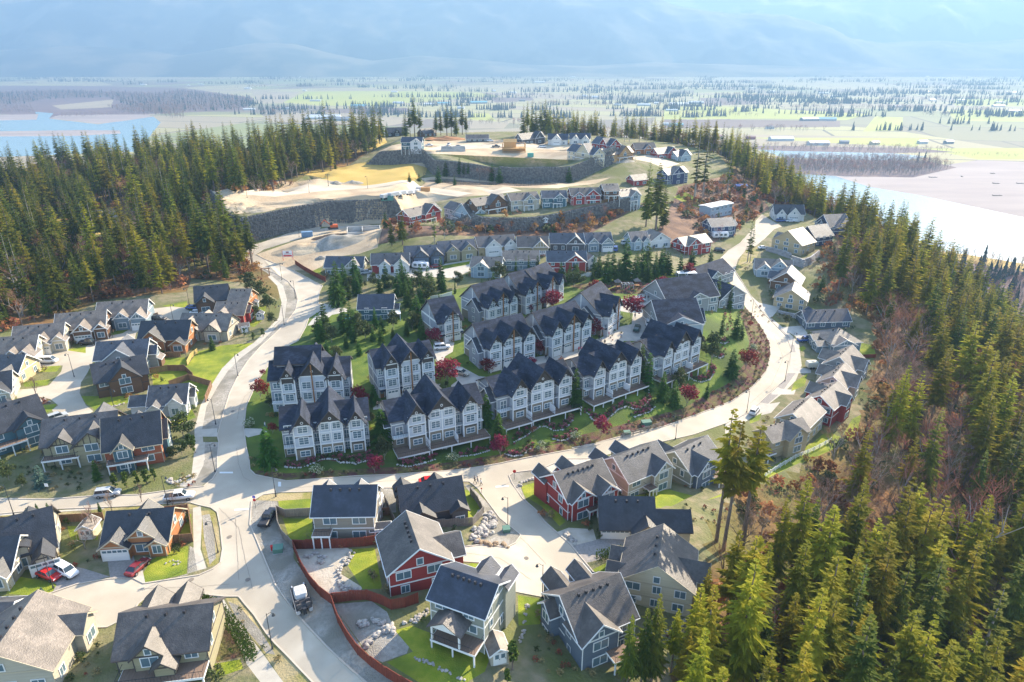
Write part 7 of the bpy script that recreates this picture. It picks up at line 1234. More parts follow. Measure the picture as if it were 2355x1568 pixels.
# sheds
def shed(s, L, Wd, h, label, wc='beige', rc='tan', ang=0, axis='y'):
    tg, x, y = s.split(); p = put(tg, float(x), float(y)); r = tag(empty('garden_shed', p, R(ang)), label, 'shed', 'garden sheds'); W_, Rf, T_ = MB(), MB(), MB(); gable(W_, Rf, T_, 0, L, 0, Wd, -.6, h, axis, .65, ov=.25); W_.build('wall', wallm(wc), r); Rf.build('roof', roofm(rc), r); T_.build('roof_trim', WHITE, r); door(r, (L / 2 - .45, -.02, .02), 0, WHITE, .85); door(r, (L / 2 + .45, -.02, .02), 0, WHITE, .85)
shed('BM 1640 1465', 2.6, 3.2, 2.1, 'white doored garden shed with pale roof in the front lawn', 'beige', 'tan', 18); shed('BM 862 640', 3.2, 2.2, 2.0, 'low pale shed against the red zigzag fence', 'beige', 'grey', 8, 'x'); shed('BL 520 640', 2.6, 2.8, 2.3, 'cream shed behind the bottom left houses', 'cream', 'tan', 5); shed('ML 1570 740', 2.8, 2.6, 2.0, 'small tan roofed shed at the shrub bank', 'tan', 'tan', 25, 'x'); shed('ML 1650 575', 1.8, 1.8, 2.0, 'small blue grey shed under the shrub bank', 'bluegrey', 'blue', 10); shed('ML 1675 655', 2.2, 2.0, 2.1, 'blue shed on the garden lawn behind the red gable walled house', 'navy', 'blue', 10)
shed('MM 1980 20', 2.2, 2.2, 2.0, 'tiny red hut above the lower middle houses', 'red', 'tan', 0); shed('ML 975 960', 3.4, 3.0, 2.2, 'open timber pavilion shed right of the grey house', 'brown', 'tan', 10)
# ---------------------------------------------------------------- rocks, hedge, flower terraces
def rockery(label, s, n, r0, r1, wd, m=None):
    P = line_pts(s, .5); o = P[0]; z0 = gz(o.x, o.y); root = tag(empty('rockery', (o.x, o.y, z0)), label, 'rocks', 'garden rock edgings'); rd = random.Random(len(label)); forms = []
    for i in range(5): b = MB(); b.rock(0, 0, 0, 1, 0, .75, rd); forms.append(b.mesh('rock', m or STONE))
    for i in range(n):
        p = P[rd.randrange(len(P))] + Vector((rd.uniform(-1, 1), rd.uniform(-1, 1))) * wd; r_ = rd.uniform(r0, r1); link_mesh('rock', rd.choice(forms), root, (p.x - o.x, p.y - o.y, gz(p.x, p.y) - z0 + r_ * .3), rd.uniform(0, 6.28), (r_, r_, r_))
rockery('big boulder slope at the corner of the charcoal house yard', 'BM 1590 470 1640 530 1600 590 1540 640 1600 560', 60, .35, .85, 1.3); rockery('brown rock bank on the rim of the cul-de-sac entrance', 'BM 1570 650 1650 670 1740 680', 26, .3, .6, .5, mat('brown_rock', (.26, .18, .11), .9, (.38, .28, .18), 2, 4)); rockery('line of pale rocks down the sandy yard', 'BM 740 730 690 780 640 840 640 900 670 960 740 980', 46, .25, .5, .6); rockery('shrubby rocks in the corner of the sandy yard', 'BM 400 770 470 740 540 750 520 800', 18, .25, .5, .6)
rockery('pale rocks heaped on the gravel lot, upper heap', 'BM 760 1200 820 1180 900 1160 960 1200 1000 1240 930 1220', 36, .3, .65, .5); rockery('pale rocks heaped on the gravel lot, lower heap', 'BM 820 1330 860 1290 910 1250 930 1240', 24, .3, .6, .4); rockery('dark rocks behind the red house fence', 'BM 1080 1190 1140 1170 1220 1110', 20, .25, .5, .4); rockery('row of stones along the foot of the front lawn', 'BM 1130 1410 1250 1450 1380 1520 1480 1568', 40, .15, .3, .2)
rockery('dark rocks around the clipped hedge garden', 'BL 910 1110 950 1060 1040 1030 1140 1005 1220 1000 1330 1010 1400 1060', 36, .25, .5, .5, mat('dark_rock', (.15, .12, .10), .9, (.24, .20, .17), 2, 4)); rockery('stones around the green wedge of the red corner house', 'BR 250 300 270 270 320 250 380 240', 22, .3, .55, .3); rockery('small stones in the lawn between sage and dark slate houses', 'BM 1880 1040 1870 1100 1860 1180 1830 1300', 22, .18, .4, .25); rockery('rocks by the tan hipped house drive', 'BR 550 590 590 630 620 660', 16, .25, .5, .4); rockery('rocks at the wedge garden of the junction', 'BL 1080 250 1150 265 1220 230', 18, .25, .5, .5); rockery('stone ring on the oval front lawn', 'BL 1080 795 1130 775 1180 785 1160 800 1100 805', 22, .12, .25, .1); rockery('rock bed at the bottom left drive', 'BL 40 1110 110 1085 200 1080 240 1060', 22, .25, .5, .4)
rockery('pale stones edging the bottom lawn near the forest', 'BR 1200 1260 1280 1200 1340 1160', 18, .25, .5, .4); rockery('stones along the edge of the white garage house lawn', 'ML 640 1250 740 1220 830 1195', 20, .2, .4, .2); rockery('rocks on the island bed in the left street', 'ML 160 1200 220 1180 300 1190', 16, .2, .45, .8)
def hedge(label, s, w_=.9, h=1.1):
    P = line_pts(s, 1.0); o = P[0]; z0 = gz(o.x, o.y); root = tag(empty('clipped_hedge', (o.x, o.y, z0)), label, 'hedge'); rd = random.Random(9); V, F = [], []; b = MB()
    for i, p in enumerate(P):
        z = gz(p.x, p.y) - z0
        for _ in range(200):
            u = Vector((rd.uniform(-1, 1), rd.uniform(-1, 1), rd.uniform(0, 1))); mx = max(abs(u.x), abs(u.y), abs(u.z * 2 - 1)); q = Vector((p.x - o.x + u.x / max(.4, mx) * w_ * .62, p.y - o.y + u.y / max(.4, mx) * w_ * .62, z + u.z * h)); a = Vector((rd.gauss(0, 1), rd.gauss(0, 1), rd.gauss(0, 1))).normalized() * .13; c = a.orthogonal().normalized() * .1; k = len(V); V += [(q + a)[:], (q + c)[:], (q - a)[:], (q - c)[:]]; F.append((k, k + 1, k + 2, k + 3))
    link_mesh('foliage', mk('foliage', V, F, FOL['thuja']), root); t = MB()
    for p in P[::2]: t.bar((p.x - o.x, p.y - o.y, gz(p.x, p.y) - z0 - .3), (p.x - o.x, p.y - o.y, gz(p.x, p.y) - z0 + h * .7), .05, 0, 5)
    t.build('stems', BARK, root)
hedge('long clipped golden green hedge curving along the pavement', 'BL 1300 1040 1380 1070 1440 1120 1500 1190 1560 1260 1600 1330 1640 1410', 1.2, 1.3); hedge('straight clipped hedge left of the blue spruce', 'BL 965 1070 1060 1050 1150 1035 1220 1030', .9, 1.0); hedge('dark hedge between paved drive and lawn of the tan hipped house', 'BR 790 760 860 740 930 730', 1.3, 1.4)
rd = random.Random(4); rk = MB(); FL = []
for s in ("MR 700 1262 740 1310 780 1318 830 1310 870 1268 900 1240 960 1220 1000 1235 1040 1240 1080 1210 1112 1170", "MR 1010 1288 1060 1270 1100 1258 1142 1222", "MR 222 1452 280 1425 330 1390 390 1355 430 1350 480 1378 540 1372 580 1340 602 1312", "MR 480 1432 520 1445 560 1440 620 1402", "MR 160 1532 220 1545 280 1540 342 1480", "MR 1352 1020 1400 1050 1440 1062 1500 1045 1528 1000 1530 970", "BM 295 165 340 172 400 170 440 155 480 140 520 118 570 112 620 115 660 138 700 137 750 135 790 125 845 90", "BM 1030 152 1080 162 1120 160 1200 140 1272 118", "BM 1185 88 1230 65 1270 50 1310 45 1350 45", "BM 1440 98 1500 90 1560 80 1630 58", "MR 1560 800 1590 812 1620 800", "MR 1530 890 1570 905 1590 890", "MR 730 560 800 545", "BM 700 137 760 145 850 120"):
    for p in line_pts(s, .55):
        z = gz(p.x, p.y); rk.rock(p.x + rd.uniform(-.12, .12), p.y + rd.uniform(-.12, .12), z + .12, rd.uniform(.2, .36), 0, .7, rd)
        for _ in range(3): FL.append((p.x + rd.uniform(-.8, .8), p.y + rd.uniform(.3, 1.8), 0, rd.uniform(.5, 1.1), rd.uniform(0, 6.28), rd.choice((0, 1, 0, 2, 3, 3))))
tag(rk.build('stone_edging', mat('white_stone', (.55, .53, .50), .9, (.40, .38, .35), 3, 4)), kind='stuff')
def scat(s, sp, ix, lo=.5, hi=1.1):
    P = np.array(tr(s)); X, Y = scatter(P[:, 0].min(), P[:, 0].max(), P[:, 1].min(), P[:, 1].max(), sp, lambda X, Y: inpoly(P, X, Y) & clear(X, Y, -3))
    for x, y in zip(X.tolist(), Y.tolist()): FL.append((x, y, 0, rd.uniform(lo, hi), rd.uniform(0, 6.28), rd.choice(ix)))
scat("MR 1690 590 1730 700 1760 800 1740 920 1640 1060 1500 1130 1330 1230 1100 1290 800 1370 600 1430 600 1490 900 1420 1200 1350 1500 1240 1650 1180 1780 1090 1870 990 1900 880 1890 800 1850 720 1800 650 1740 580", 1.5, (0, 1, 4, 4, 3, 5, 5)); scat("BM 110 212 300 245 600 225 1000 205 1400 175 1700 130 2000 70 2200 30 1700 95 1400 140 1000 175 600 190 300 205", 1.6, (3, 4, 5, 5, 0)); scat("MR 570 435 690 460 900 480 1150 490 1200 430 1000 415 700 420", 1.7, (0, 1, 3, 2)); scat("MR 1590 600 1640 600 1660 720 1600 800 1580 700", 1.8, (0, 4, 3)); scat("MR 1540 880 1600 870 1620 760 1560 750", 1.6, (0, 2, 3)); scat("MR 880 700 950 730 870 860 690 850 700 800 800 780", 2.6, (0, 1, 3)); scat("MR 1120 560 1180 540 1160 740 1130 700", 1.8, (0, 1, 3)); scat("BM 40 100 70 190 180 190 270 180 130 120", 1.8, (3, 3, 5)); scat("MM 1280 1080 1380 1100 1340 1180 1230 1140", 2.0, (0, 3)); scat("MR 180 1480 600 1380 660 1440 300 1530", 3.2, (3, 2, 0)); scat("ML 110 1150 330 1160 330 1200 180 1220", 1.8, (3, 4, 5)); scat("BL 1150 290 1290 300 1270 200 1120 180", 2.0, (3, 4, 5)); scat("BL 0 480 600 440 1240 402 900 438 0 505", 3, (3, 5)); scat("BL 1500 1030 1650 1150 1900 1450 1800 1450 1560 1160", 2.2, (3, 5)); scat("ML 1570 420 1700 350 1830 560 1720 720 1640 560", 2.6, (3, 3, 4)); scat("MX 560 600 720 700 700 620 620 560", 3, (3, 4)); scat("BR 420 1200 640 1470 1000 1500 1200 1250 1380 1180 1300 1480 900 1600 500 1560 250 1400", 1.9, (3, 5, 5, 4)); scat("BL 450 880 700 760 690 650 560 560 480 700", 1.8, (3, 4, 5)); scat("BL 560 1230 640 1220 660 1568 450 1568", 1.7, (3, 4, 5, 5)); scat("BL 0 150 700 200 720 300 300 340 0 350", 1.7, (3, 3, 5)); scat("MX 690 640 900 700 960 640 760 580", 2, (3, 5)); scat("BR 1260 420 1560 420 1700 300 1740 330 1480 640 1340 600", 2.4, (4, 4, 3, 5))
FLM = [mat('flower_magenta', (.42, .035, .12), .8, (.05, .10, .02), 4, 3, lo=.45, hi=.55), mat('flower_pink', (.48, .10, .20), .8, (.06, .11, .02), 4, 3, lo=.45, hi=.55), mat('flower_white', (.62, .60, .55), .8, (.07, .12, .03), 4, 3, lo=.3, hi=.4), FOL['leaf'], mat('flower_russet', (.28, .06, .04), .85, (.12, .08, .03), 2, 3), mat('dry_tuft', (.30, .22, .10), .95, (.20, .16, .06), 2, 3)]
FOL.update({'f%d' % i: m for i, m in enumerate(FLM)}); fz = hgt([f[0] for f in FL], [f[1] for f in FL])
instancer('flower_beds', [(f[0], f[1], float(z), f[3], f[4], f[5]) for f, z in zip(FL, fz)], [(None, leafy_mesh(300 + i, .75, .62, 'f%d' % i, 60, .14, .0)) for i in range(6)])
for s, lb in [('MR 400 1500', 'big white flowering bush low on the bank'), ('MR 620 1430', 'white flowering bush between the stone lines of the bank'), ('BM 505 208', 'white flowering bush below the front left block'), ('BM 1395 125', 'white flowering bush below the first deck block'), ('MR 1780 850', 'pale flowering bush beside the broad red maple'), ('MM 60 1345', 'pale bush on the lawn at the entrance path'), ('MM 1940 1020', 'flowering bush at the garage court')]:
    tg, x, y = s.split(); p = put(tg, float(x), float(y)); r = tag(empty('flowering_bush', p), lb, 'bush', 'white flowering bushes'); link_mesh('foliage', leafy_mesh(hash(lb) % 99 if False else len(lb), 2.0, 1.5, 'flowerbush', 380, .16, 0), r); b = MB(); b.bar((0, 0, -.2), (0, 0, 1), .06, 0, 5); b.build('stem', BARK, r)
# ---------------------------------------------------------------- building sites
DIRT = M['bare_earth']
def mound(s, rx, ry, h, label, m=None, seed=1):
    tg, x, y = s.split(); p = put(tg, float(x), float(y)); V, F = [], []; n = 22
    for j in range(n + 1):
        for i in range(n + 1):
            u, v = i / n * 2 - 1, j / n * 2 - 1; rr_ = math.hypot(u, v); k = max(0, 1 - rr_) ** .85 * (1 + .35 * noise.noise(Vector((u * 3, v * 3, seed)))); V.append((u * rx, v * ry, gz(p[0] + u * rx, p[1] + v * ry) - p[2] - .15 + h * k + .12 * noise.noise(Vector((u * 9, v * 9, seed))) * (k > .02)))
    for j in range(n):
        for i in range(n): F.append((j * (n + 1) + i, j * (n + 1) + i + 1, (j + 1) * (n + 1) + i + 1, (j + 1) * (n + 1) + i))
    tag(mesh_obj('earth_heap', V, F, m or DIRT, smooth=True, loc=p), lb if False else label, 'earth heap', 'earth heaps of the building sites')
mound('TL 1440 1370', 12, 8, 2.6, 'brown earth heap, leftmost on the terrace above the tall wall', seed=2); mound('TL 1580 1360', 9, 8, 2.6, 'middle earth heap on the terrace above the tall wall', seed=3); mound('TL 1670 1375', 10, 6, 2.4, 'sandy earth heap with a bright slope above the tall wall', seed=4); mound('TL 2000 1320', 24, 5, 2, 'long low earth bank below the new dirt road', seed=5); mound('TM 300 1300', 20, 6, 2.5, 'long earth bank left of the parked machines', seed=12); mound('TL 2200 1200', 4, 4, 1.8, 'small dark gravel heap at the golden field', M['gravel'], 6); mound('TL 2310 1200', 6, 5, 2, 'wider gravel heap at the golden field', M['gravel'], 7)
mound('MM 620 150', 14, 9, 4, 'grey gravel heap under the excavator', M['gravel'], 8); mound('MM 400 190', 14, 8, 2.4, 'sandy heap beside the climbing road', seed=9); mound('MM 530 250', 3, 2.5, 1.2, 'small grey heap before the grey green house', M['gravel'], 10); mound('TM 820 915', 16, 6, 3, 'orange earth heap on the hill top', mat('orange_earth', (.42, .20, .09), .95, (.34, .16, .07), .3, 6), 11); mound('TM 1950 1050', 10, 7, 3, 'grey gravel heap by the plywood house', M['gravel'], 13)
# excavator
p = put('MM', 610, 75); r = tag(empty('excavator', (p[0], p[1], p[2] + 1.2), R(200)), 'orange red excavator on a dark heap by the concrete foundations', 'excavator'); EO = mat('excavator_orange', (.50, .10, .03), .5)
for sy in (-1, 1): b = MB(); b.box(-2.0, 2.0, sy * 1.2 - .3, sy * 1.2 + .3, .15, .85); b.bar((-2.0, sy * 1.2 - .3, .5), (-2.0, sy * 1.2 + .3, .5), .36, 0, 10); b.bar((2.0, sy * 1.2 - .3, .5), (2.0, sy * 1.2 + .3, .5), .36, 0, 10); b.build('track', DARKM, r)
b = MB(); b.box(-2.2, 1.2, -1.3, 1.3, 1.0, 2.1); b.build('engine_body', EO, r); b = MB(); b.box(.1, 1.5, .35, 1.3, 2.1, 3.2); b.build('cab', CGL, r); b = MB(); b.bar((1.0, -.1, 1.9), (3.6, -.1, 4.6), .3, 0, 4, .25); b.build('boom', EO, r); b = MB(); b.bar((3.6, -.1, 4.6), (5.6, -.1, 2.6), .25, 0, 4, .18); b.build('arm', EO, r); b = MB(); b.box(5.1, 6.1, -.7, .5, 1.6, 2.5); b.build('bucket', DARKM, r)
mound('MM 600 110', 10, 6, 1.6, 'dark earth under the excavator tracks', mat('dark_earth', (.07, .05, .04), .95), 14)  # heap in a darker brown than the other heaps
# concrete foundations
for s, ang, L, Wd, label in [('MM 700 110', 12, 15, 10, 'grey concrete foundation walls of a new house by the excavator'), ('TM 790 990', 5, 16, 8, 'concrete foundation walls on the hill top building site')]:
    tg, x, y = s.split(); p = put(tg, float(x), float(y)); r = tag(empty('house_foundation', p, R(ang)), label, 'foundation', 'unfinished foundations')
    for x0, x1, y0, y1 in ((0, L, 0, .3), (0, .3, .3, Wd), (L - .3, L, .3, Wd), (.3, L - .3, Wd - .3, Wd), (L * .45, L * .45 + .3, .3, Wd - .3), (L * .45 + .3, L - .3, Wd * .5, Wd * .5 + .3)): b = MB(); b.box(x0, x1, y0, y1, -1, 2.4 if y0 else 1.6); b.build('foundation_wall', CONC, r)
    b = MB(); b.box(.3, L - .3, .3, Wd - .3, -.8, .1); b.build('floor_slab', CONC, r)
# timber frame house
p = put('TM', 1195, 1000); r = tag(empty('timber_frame', p, R(3)), 'raw orange timber frame of a house being built on the hill top', 'house frame'); PLY = mat('raw_timber', (.55, .33, .13), .8, (.45, .26, .10), 2, 4)
b = MB(); b.box(-.2, 15, -.2, 10, 2.6, 2.9); b.build('upper_floor', PLY, r); b = MB(); b.box(0, 15, 6, 9.8, 0, 2.6); b.build('sheathed_wall', PLY, r); st_ = MB(); st_.box(-.08, .08, -.08, .08, 0, 2.7); me = st_.mesh('stud', PLY)
for z in (-.1, 2.9):
    for k in range(22): link_mesh('stud', me, r, (15 * k / 21, 0, z)); 
    for k in range(12): link_mesh('stud', me, r, (0, 9 * k / 11, z)); link_mesh('stud', me, r, (15, 9 * k / 11, z))
b = MB(); b.box(-.1, 15.1, -.1, .1, 5.55, 5.75); b.box(-.1, .1, 0, 9.5, 5.55, 5.75); b.box(14.9, 15.1, 0, 9.5, 5.55, 5.75); b.box(-.1, 15.1, 9.3, 9.5, 5.55, 5.75); b.build('top_plate', PLY, r); b = MB(); b.box(1, 9, 4, 9.3, 2.9, 6.5); b.slab([(0.5, 3.5, 6.5), (9.5, 3.5, 6.5), (9.5, 6.6, 8.4), (.5, 6.6, 8.4)], .15); b.build('sheathed_upper_room', PLY, r)
# dump trucks and containers on the terrace
for i, (x, y) in enumerate([(440, 1300), (490, 1290), (535, 1282), (580, 1278), (615, 1272)]):
    p = put('TM', x, y); r = tag(empty('white_truck', p, R(58)), '%s white truck in the row of five parked on the terrace' % ('leftmost', 'second from left', 'middle', 'second from right', 'rightmost')[i], 'truck', 'white trucks on the terrace'); b = loft([(2.2, .6, 2.3, 1.1), (2.4, .6, 2.6, 1.15), (3.6, .6, 2.5, 1.15), (3.9, .6, 1.6, 1.1)]); b.build('cab', PRIV, r); b = MB(); b.box(-4, 2.0, -1.2, 1.2, 1.1, 2.7); b.build('cargo_box', mat('truck_grey', (.40, .41, .42), .5), r); b = MB(); b.box(3.62, 3.8, -.9, .9, 1.7, 2.3); b.build('windscreen', CGL, r); w_ = MB(); w_.bar((0, -.15, 0), (0, .15, 0), .5, 0, 12); me = w_.mesh('wheel', TYRE)
    for sx in (-1, 1):
        for xx in (-3, -1.8, 3): link_mesh('wheel', me, r, (xx, sx * 1.05, .5))
for s, L, ang, col, lb in [('TM 650 1250', 5, 5, (.6, .6, .6), 'white container right of the five white trucks'), ('TM 690 1252', 5, 5, (.45, .25, .10), 'orange container at the right end of the machine row'), ('TM 440 1310', 6, 10, (.10, .25, .22), 'green container before the white trucks'), ('TM 1375 1025', 4, 0, (.10, .35, .30), 'small turquoise container by the timber frame'), ('MM 440 110', 5, 15, (.15, .25, .38), 'blue container on the edge of the climbing road')]:
    tg, x, y = s.split(); p = put(tg, float(x), float(y)); r = tag(empty('site_container', p, R(ang)), lb, 'container', 'site containers'); m_ = mat('container_%d' % int(col[0] * 100 + col[1] * 10), col, .6); b = MB(); b.box(-L / 2, L / 2, -1.2, 1.2, .1, 2.5); [b.box(-L / 2 + .3 * k, -L / 2 + .3 * k + .12, -1.25, -1.2, .2, 2.4) for k in range(int(L / .3))]; b.build('container_shell', m_, r); b = MB(); b.box(L / 2, L / 2 + .04, -1.1, -.03, .2, 2.4); b.box(L / 2, L / 2 + .04, .03, 1.1, .2, 2.4); b.build('door', m_, r)
# sign board of the building site, wooden gateway
def textobj(body, size, loc, parent, m, rx=R(90)):
    c = bpy.data.curves.new('lettering', 'FONT'); c.body = body; c.size = size; c.align_x = 'CENTER'; c.extrude = .01; o = bpy.data.objects.new('lettering', c); COL.objects.link(o); o.parent = parent; o.location = loc; o.rotation_euler = (rx, 0, 0); c.materials.append(m); return o
p = put('MM', 315, 262); r = tag(empty('site_sign', p, R(5)), 'white sign board with red lower panel on the sandy building plot', 'sign board'); b = MB(); b.box(-2.1, -1.95, 0, .15, -.5, 4.2); b.box(1.95, 2.1, 0, .15, -.5, 4.2); b.build('post', REDS, r); b = MB(); b.box(-1.95, 1.95, .02, .1, 1.4, 4.0); b.build('board', PRIV, r)
b = MB(); b.box(-1.7, 1.7, -.01, .02, 1.55, 2.2); b.build('red_panel', REDS, r); b = MB(); b.box(-.6, .6, -.01, .02, 3.0, 3.7); b.box(-1.4, 1.4, -.01, .02, 2.55, 2.75); b.build('print', mat('sign_print', (.3, .12, .14), .6), r)
p = put('ML', 1737, 365); r = tag(empty('wooden_gateway', p, R(15)), 'brown wooden gateway with crossbeam at the top of the shrub bank', 'gateway'); 
for x_ in (-1.4, 1.4): b = MB(); b.box(x_ - .15, x_ + .15, -.15, .15, -.4, 3.2); b.build('post', WOOD, r)
b = MB(); b.box(-1.9, 1.9, -.12, .12, 2.8, 3.1); b.build('crossbeam', WOOD, r)
# segmental block walls on the right
BLK = mat('wall_block', (.36, .35, .35), .9, (.30, .29, .29), 1.5, 5, rnd=.15)
def blockwall(label, s, rows, step=1.25, hh=.55):
    P = line_pts(s, step); o = P[0]; z0 = min(gz(p.x, p.y) for p in P); root = tag(empty('block_wall', (o.x, o.y, z0)), label, 'retaining wall', 'segmental block walls'); b = MB(); b.box(.02, step - .02, -.3, .3, .015, hh - .015); me = b.mesh('block', BLK)
    for i, (a, c) in enumerate(zip(P, P[1:])):
        d = c - a; rz = math.atan2(d.y, d.x)
        for k in range(rows): off = .12 * k; n_ = Vector((-d.y, d.x)).normalized() * off; link_mesh('block', me, root, (a.x - o.x + n_.x + (d.x * .5 if k % 2 else 0), a.y - o.y + n_.y + (d.y * .5 if k % 2 else 0), k * hh - .4), rz, (d.length / step, 1, 1))
blockwall('grey block wall under the tan house, its left run', 'MX 660 200 740 222 820 252', 5); blockwall('tall grey block wall corner under the tan house', 'MX 820 285 905 312 960 290 1018 240', 7); blockwall('grey block wall under the plain tan gable house', 'MX 730 600 800 625 900 655', 4)
# ---------------------------------------------------------------- play area, shelter, people
p = put('MR', 925, 455); r = tag(empty('playground', p, R(10)), 'playground with two towers, slide and climbing frame at the head of the court', 'playground'); YL = mat('play_yellow', (.60, .42, .06), .5)
for dx in (-1.5, 5.5):
    b = MB(); [b.bar((dx + a, c, -.2), (dx + a, c, 3.0), .07) for a in (-.8, .8) for c in (-.8, .8)]; b.box(dx - .9, dx + .9, -.9, .9, 1.3, 1.42); b.build('tower', WOOD, r); b = MB(); b.add([(dx - 1.2, -1.2, 3.0), (dx + 1.2, -1.2, 3.0), (dx + 1.2, 1.2, 3.0), (dx - 1.2, 1.2, 3.0), (dx, 0, 4.1)], [(0, 1, 4), (1, 2, 4), (2, 3, 4), (3, 0, 4), (3, 2, 1, 0)]); b.build('tower_roof', mat('shingle_tan', RC['tan'], .7), r)
b = MB(); b.slab([(-5.2, -.4, .3), (-2.3, -.4, 1.5), (-2.3, .4, 1.5), (-5.2, .4, .3)], .12); b.build('slide', YL, r); b = MB(); [b.bar((x_, y_, -.2), (x_, y_, 2.2), .05) for x_ in (0, 1.3, 2.6, 4) for y_ in (-.9, .9)]; [b.bar((x_, -.9, 2.2), (x_, .9, 2.2), .05) for x_ in (0, 1.3, 2.6, 4)]; b.bar((0, -.9, 2.2), (4, -.9, 2.2), .05); b.bar((0, .9, 2.2), (4, .9, 2.2), .05); b.build('climbing_frame', PRIV, r)
p = put('MR', 1345, 385); r = tag(empty('picnic_shelter', p, R(5)), 'white flat roofed picnic shelter beside the pink maple', 'shelter'); b = MB(); b.box(-3.6, 3.6, -1.6, 1.6, 2.5, 2.65); b.build('roof', PRIV, r); pm_ = MB(); pm_.box(-.07, .07, -.07, .07, -.3, 2.5); me = pm_.mesh('post', PRIV)
for x_ in (-3.4, 0, 3.4):
    for y_ in (-1.4, 1.4): link_mesh('post', me, r, (x_, y_, 0))
b = MB(); b.box(-1, 1, -.4, .4, .7, .78); b.box(-1, 1, -.9, -.6, .4, .46); b.box(-1, 1, .6, .9, .4, .46); b.build('table', WOOD, r)
def person_mesh(walk):
    V = [(0,0,.95),(0,0,1.2),(0,0,1.42),(0,0,1.52),(0,.01,1.66),(-.1,0,.9),(-.12,walk*.16,.48),(-.13,walk*.30,.07),(-.13,walk*.30-.14,.03),(.1,0,.9),(.12,-walk*.14,.48),(.13,-walk*.26,.08),(.13,-walk*.26-.14,.03),(-.2,0,1.4),(-.26,-walk*.1,1.13),(-.27,-walk*.2-.03,.87),(-.27,-walk*.22-.05,.78),(.2,0,1.4),(.26,walk*.1,1.13),(.27,walk*.2-.03,.87),(.27,walk*.22-.05,.78)]
    E = [(0,1),(1,2),(2,3),(3,4),(0,5),(5,6),(6,7),(7,8),(0,9),(9,10),(10,11),(11,12),(2,13),(13,14),(14,15),(15,16),(2,17),(17,18),(18,19),(19,20)]; Rr = [.15,.13,.13,.06,.115,.1,.065,.045,.04,.1,.065,.045,.04,.065,.05,.036,.045,.065,.05,.036,.045]
    me = bpy.data.meshes.new('body'); me.from_pydata(V, E, []); o = bpy.data.objects.new('tmp', me); COL.objects.link(o); sk = o.modifiers.new('s', 'SKIN'); ss = o.modifiers.new('b', 'SUBSURF'); ss.levels = 1
    for i, v in enumerate(me.skin_vertices[0].data): v.radius = (Rr[i], Rr[i]); v.use_root = i == 0
    dg = bpy.context.evaluated_depsgraph_get(); out = bpy.data.meshes.new_from_object(o.evaluated_get(dg)); bpy.data.objects.remove(o); return out
PM = [person_mesh(0), person_mesh(1)]; SKIN_ = mat('skin', (.42, .25, .18), .6); HAIR = mat('hair', (.05, .03, .02), .8); CL_ = {'black': (.02,.02,.025), 'white': (.7,.7,.7), 'red': (.45,.03,.05), 'blue': (.06,.12,.30), 'pink': (.5,.15,.25), 'grey': (.2,.2,.22), 'denim': (.07,.11,.19), 'tan': (.4,.32,.22)}
PMC = {}
def person(s, top, legs, walk, rz, label):
    k = (walk, top, legs)
    if k not in PMC:
        me = PM[walk].copy(); me.materials.clear()
        for m_ in (SKIN_, mat('cloth_' + top, CL_[top], .9), mat('cloth_' + legs, CL_[legs], .9)): me.materials.append(m_)
        for f in me.polygons: c = f.center; f.material_index = 2 if c.z < .93 and abs(c.x) < .225 else (1 if c.z < 1.47 and c.z > .86 else 0); f.use_smooth = True
        me.name = 'body'; PMC[k] = me
        if 'hair' not in PMC: b = MB(); b.rock(0, .03, 1.735, .115, 0, .8); PMC['hair'] = b.mesh('hair', HAIR)
    tg, x, y = s.split(); p = put(tg, float(x), float(y)); r = tag(empty('person', p, R(rz)), label, 'person', 'people walking about'); link_mesh('body', PMC[k], r); link_mesh('hair', PMC['hair'], r)
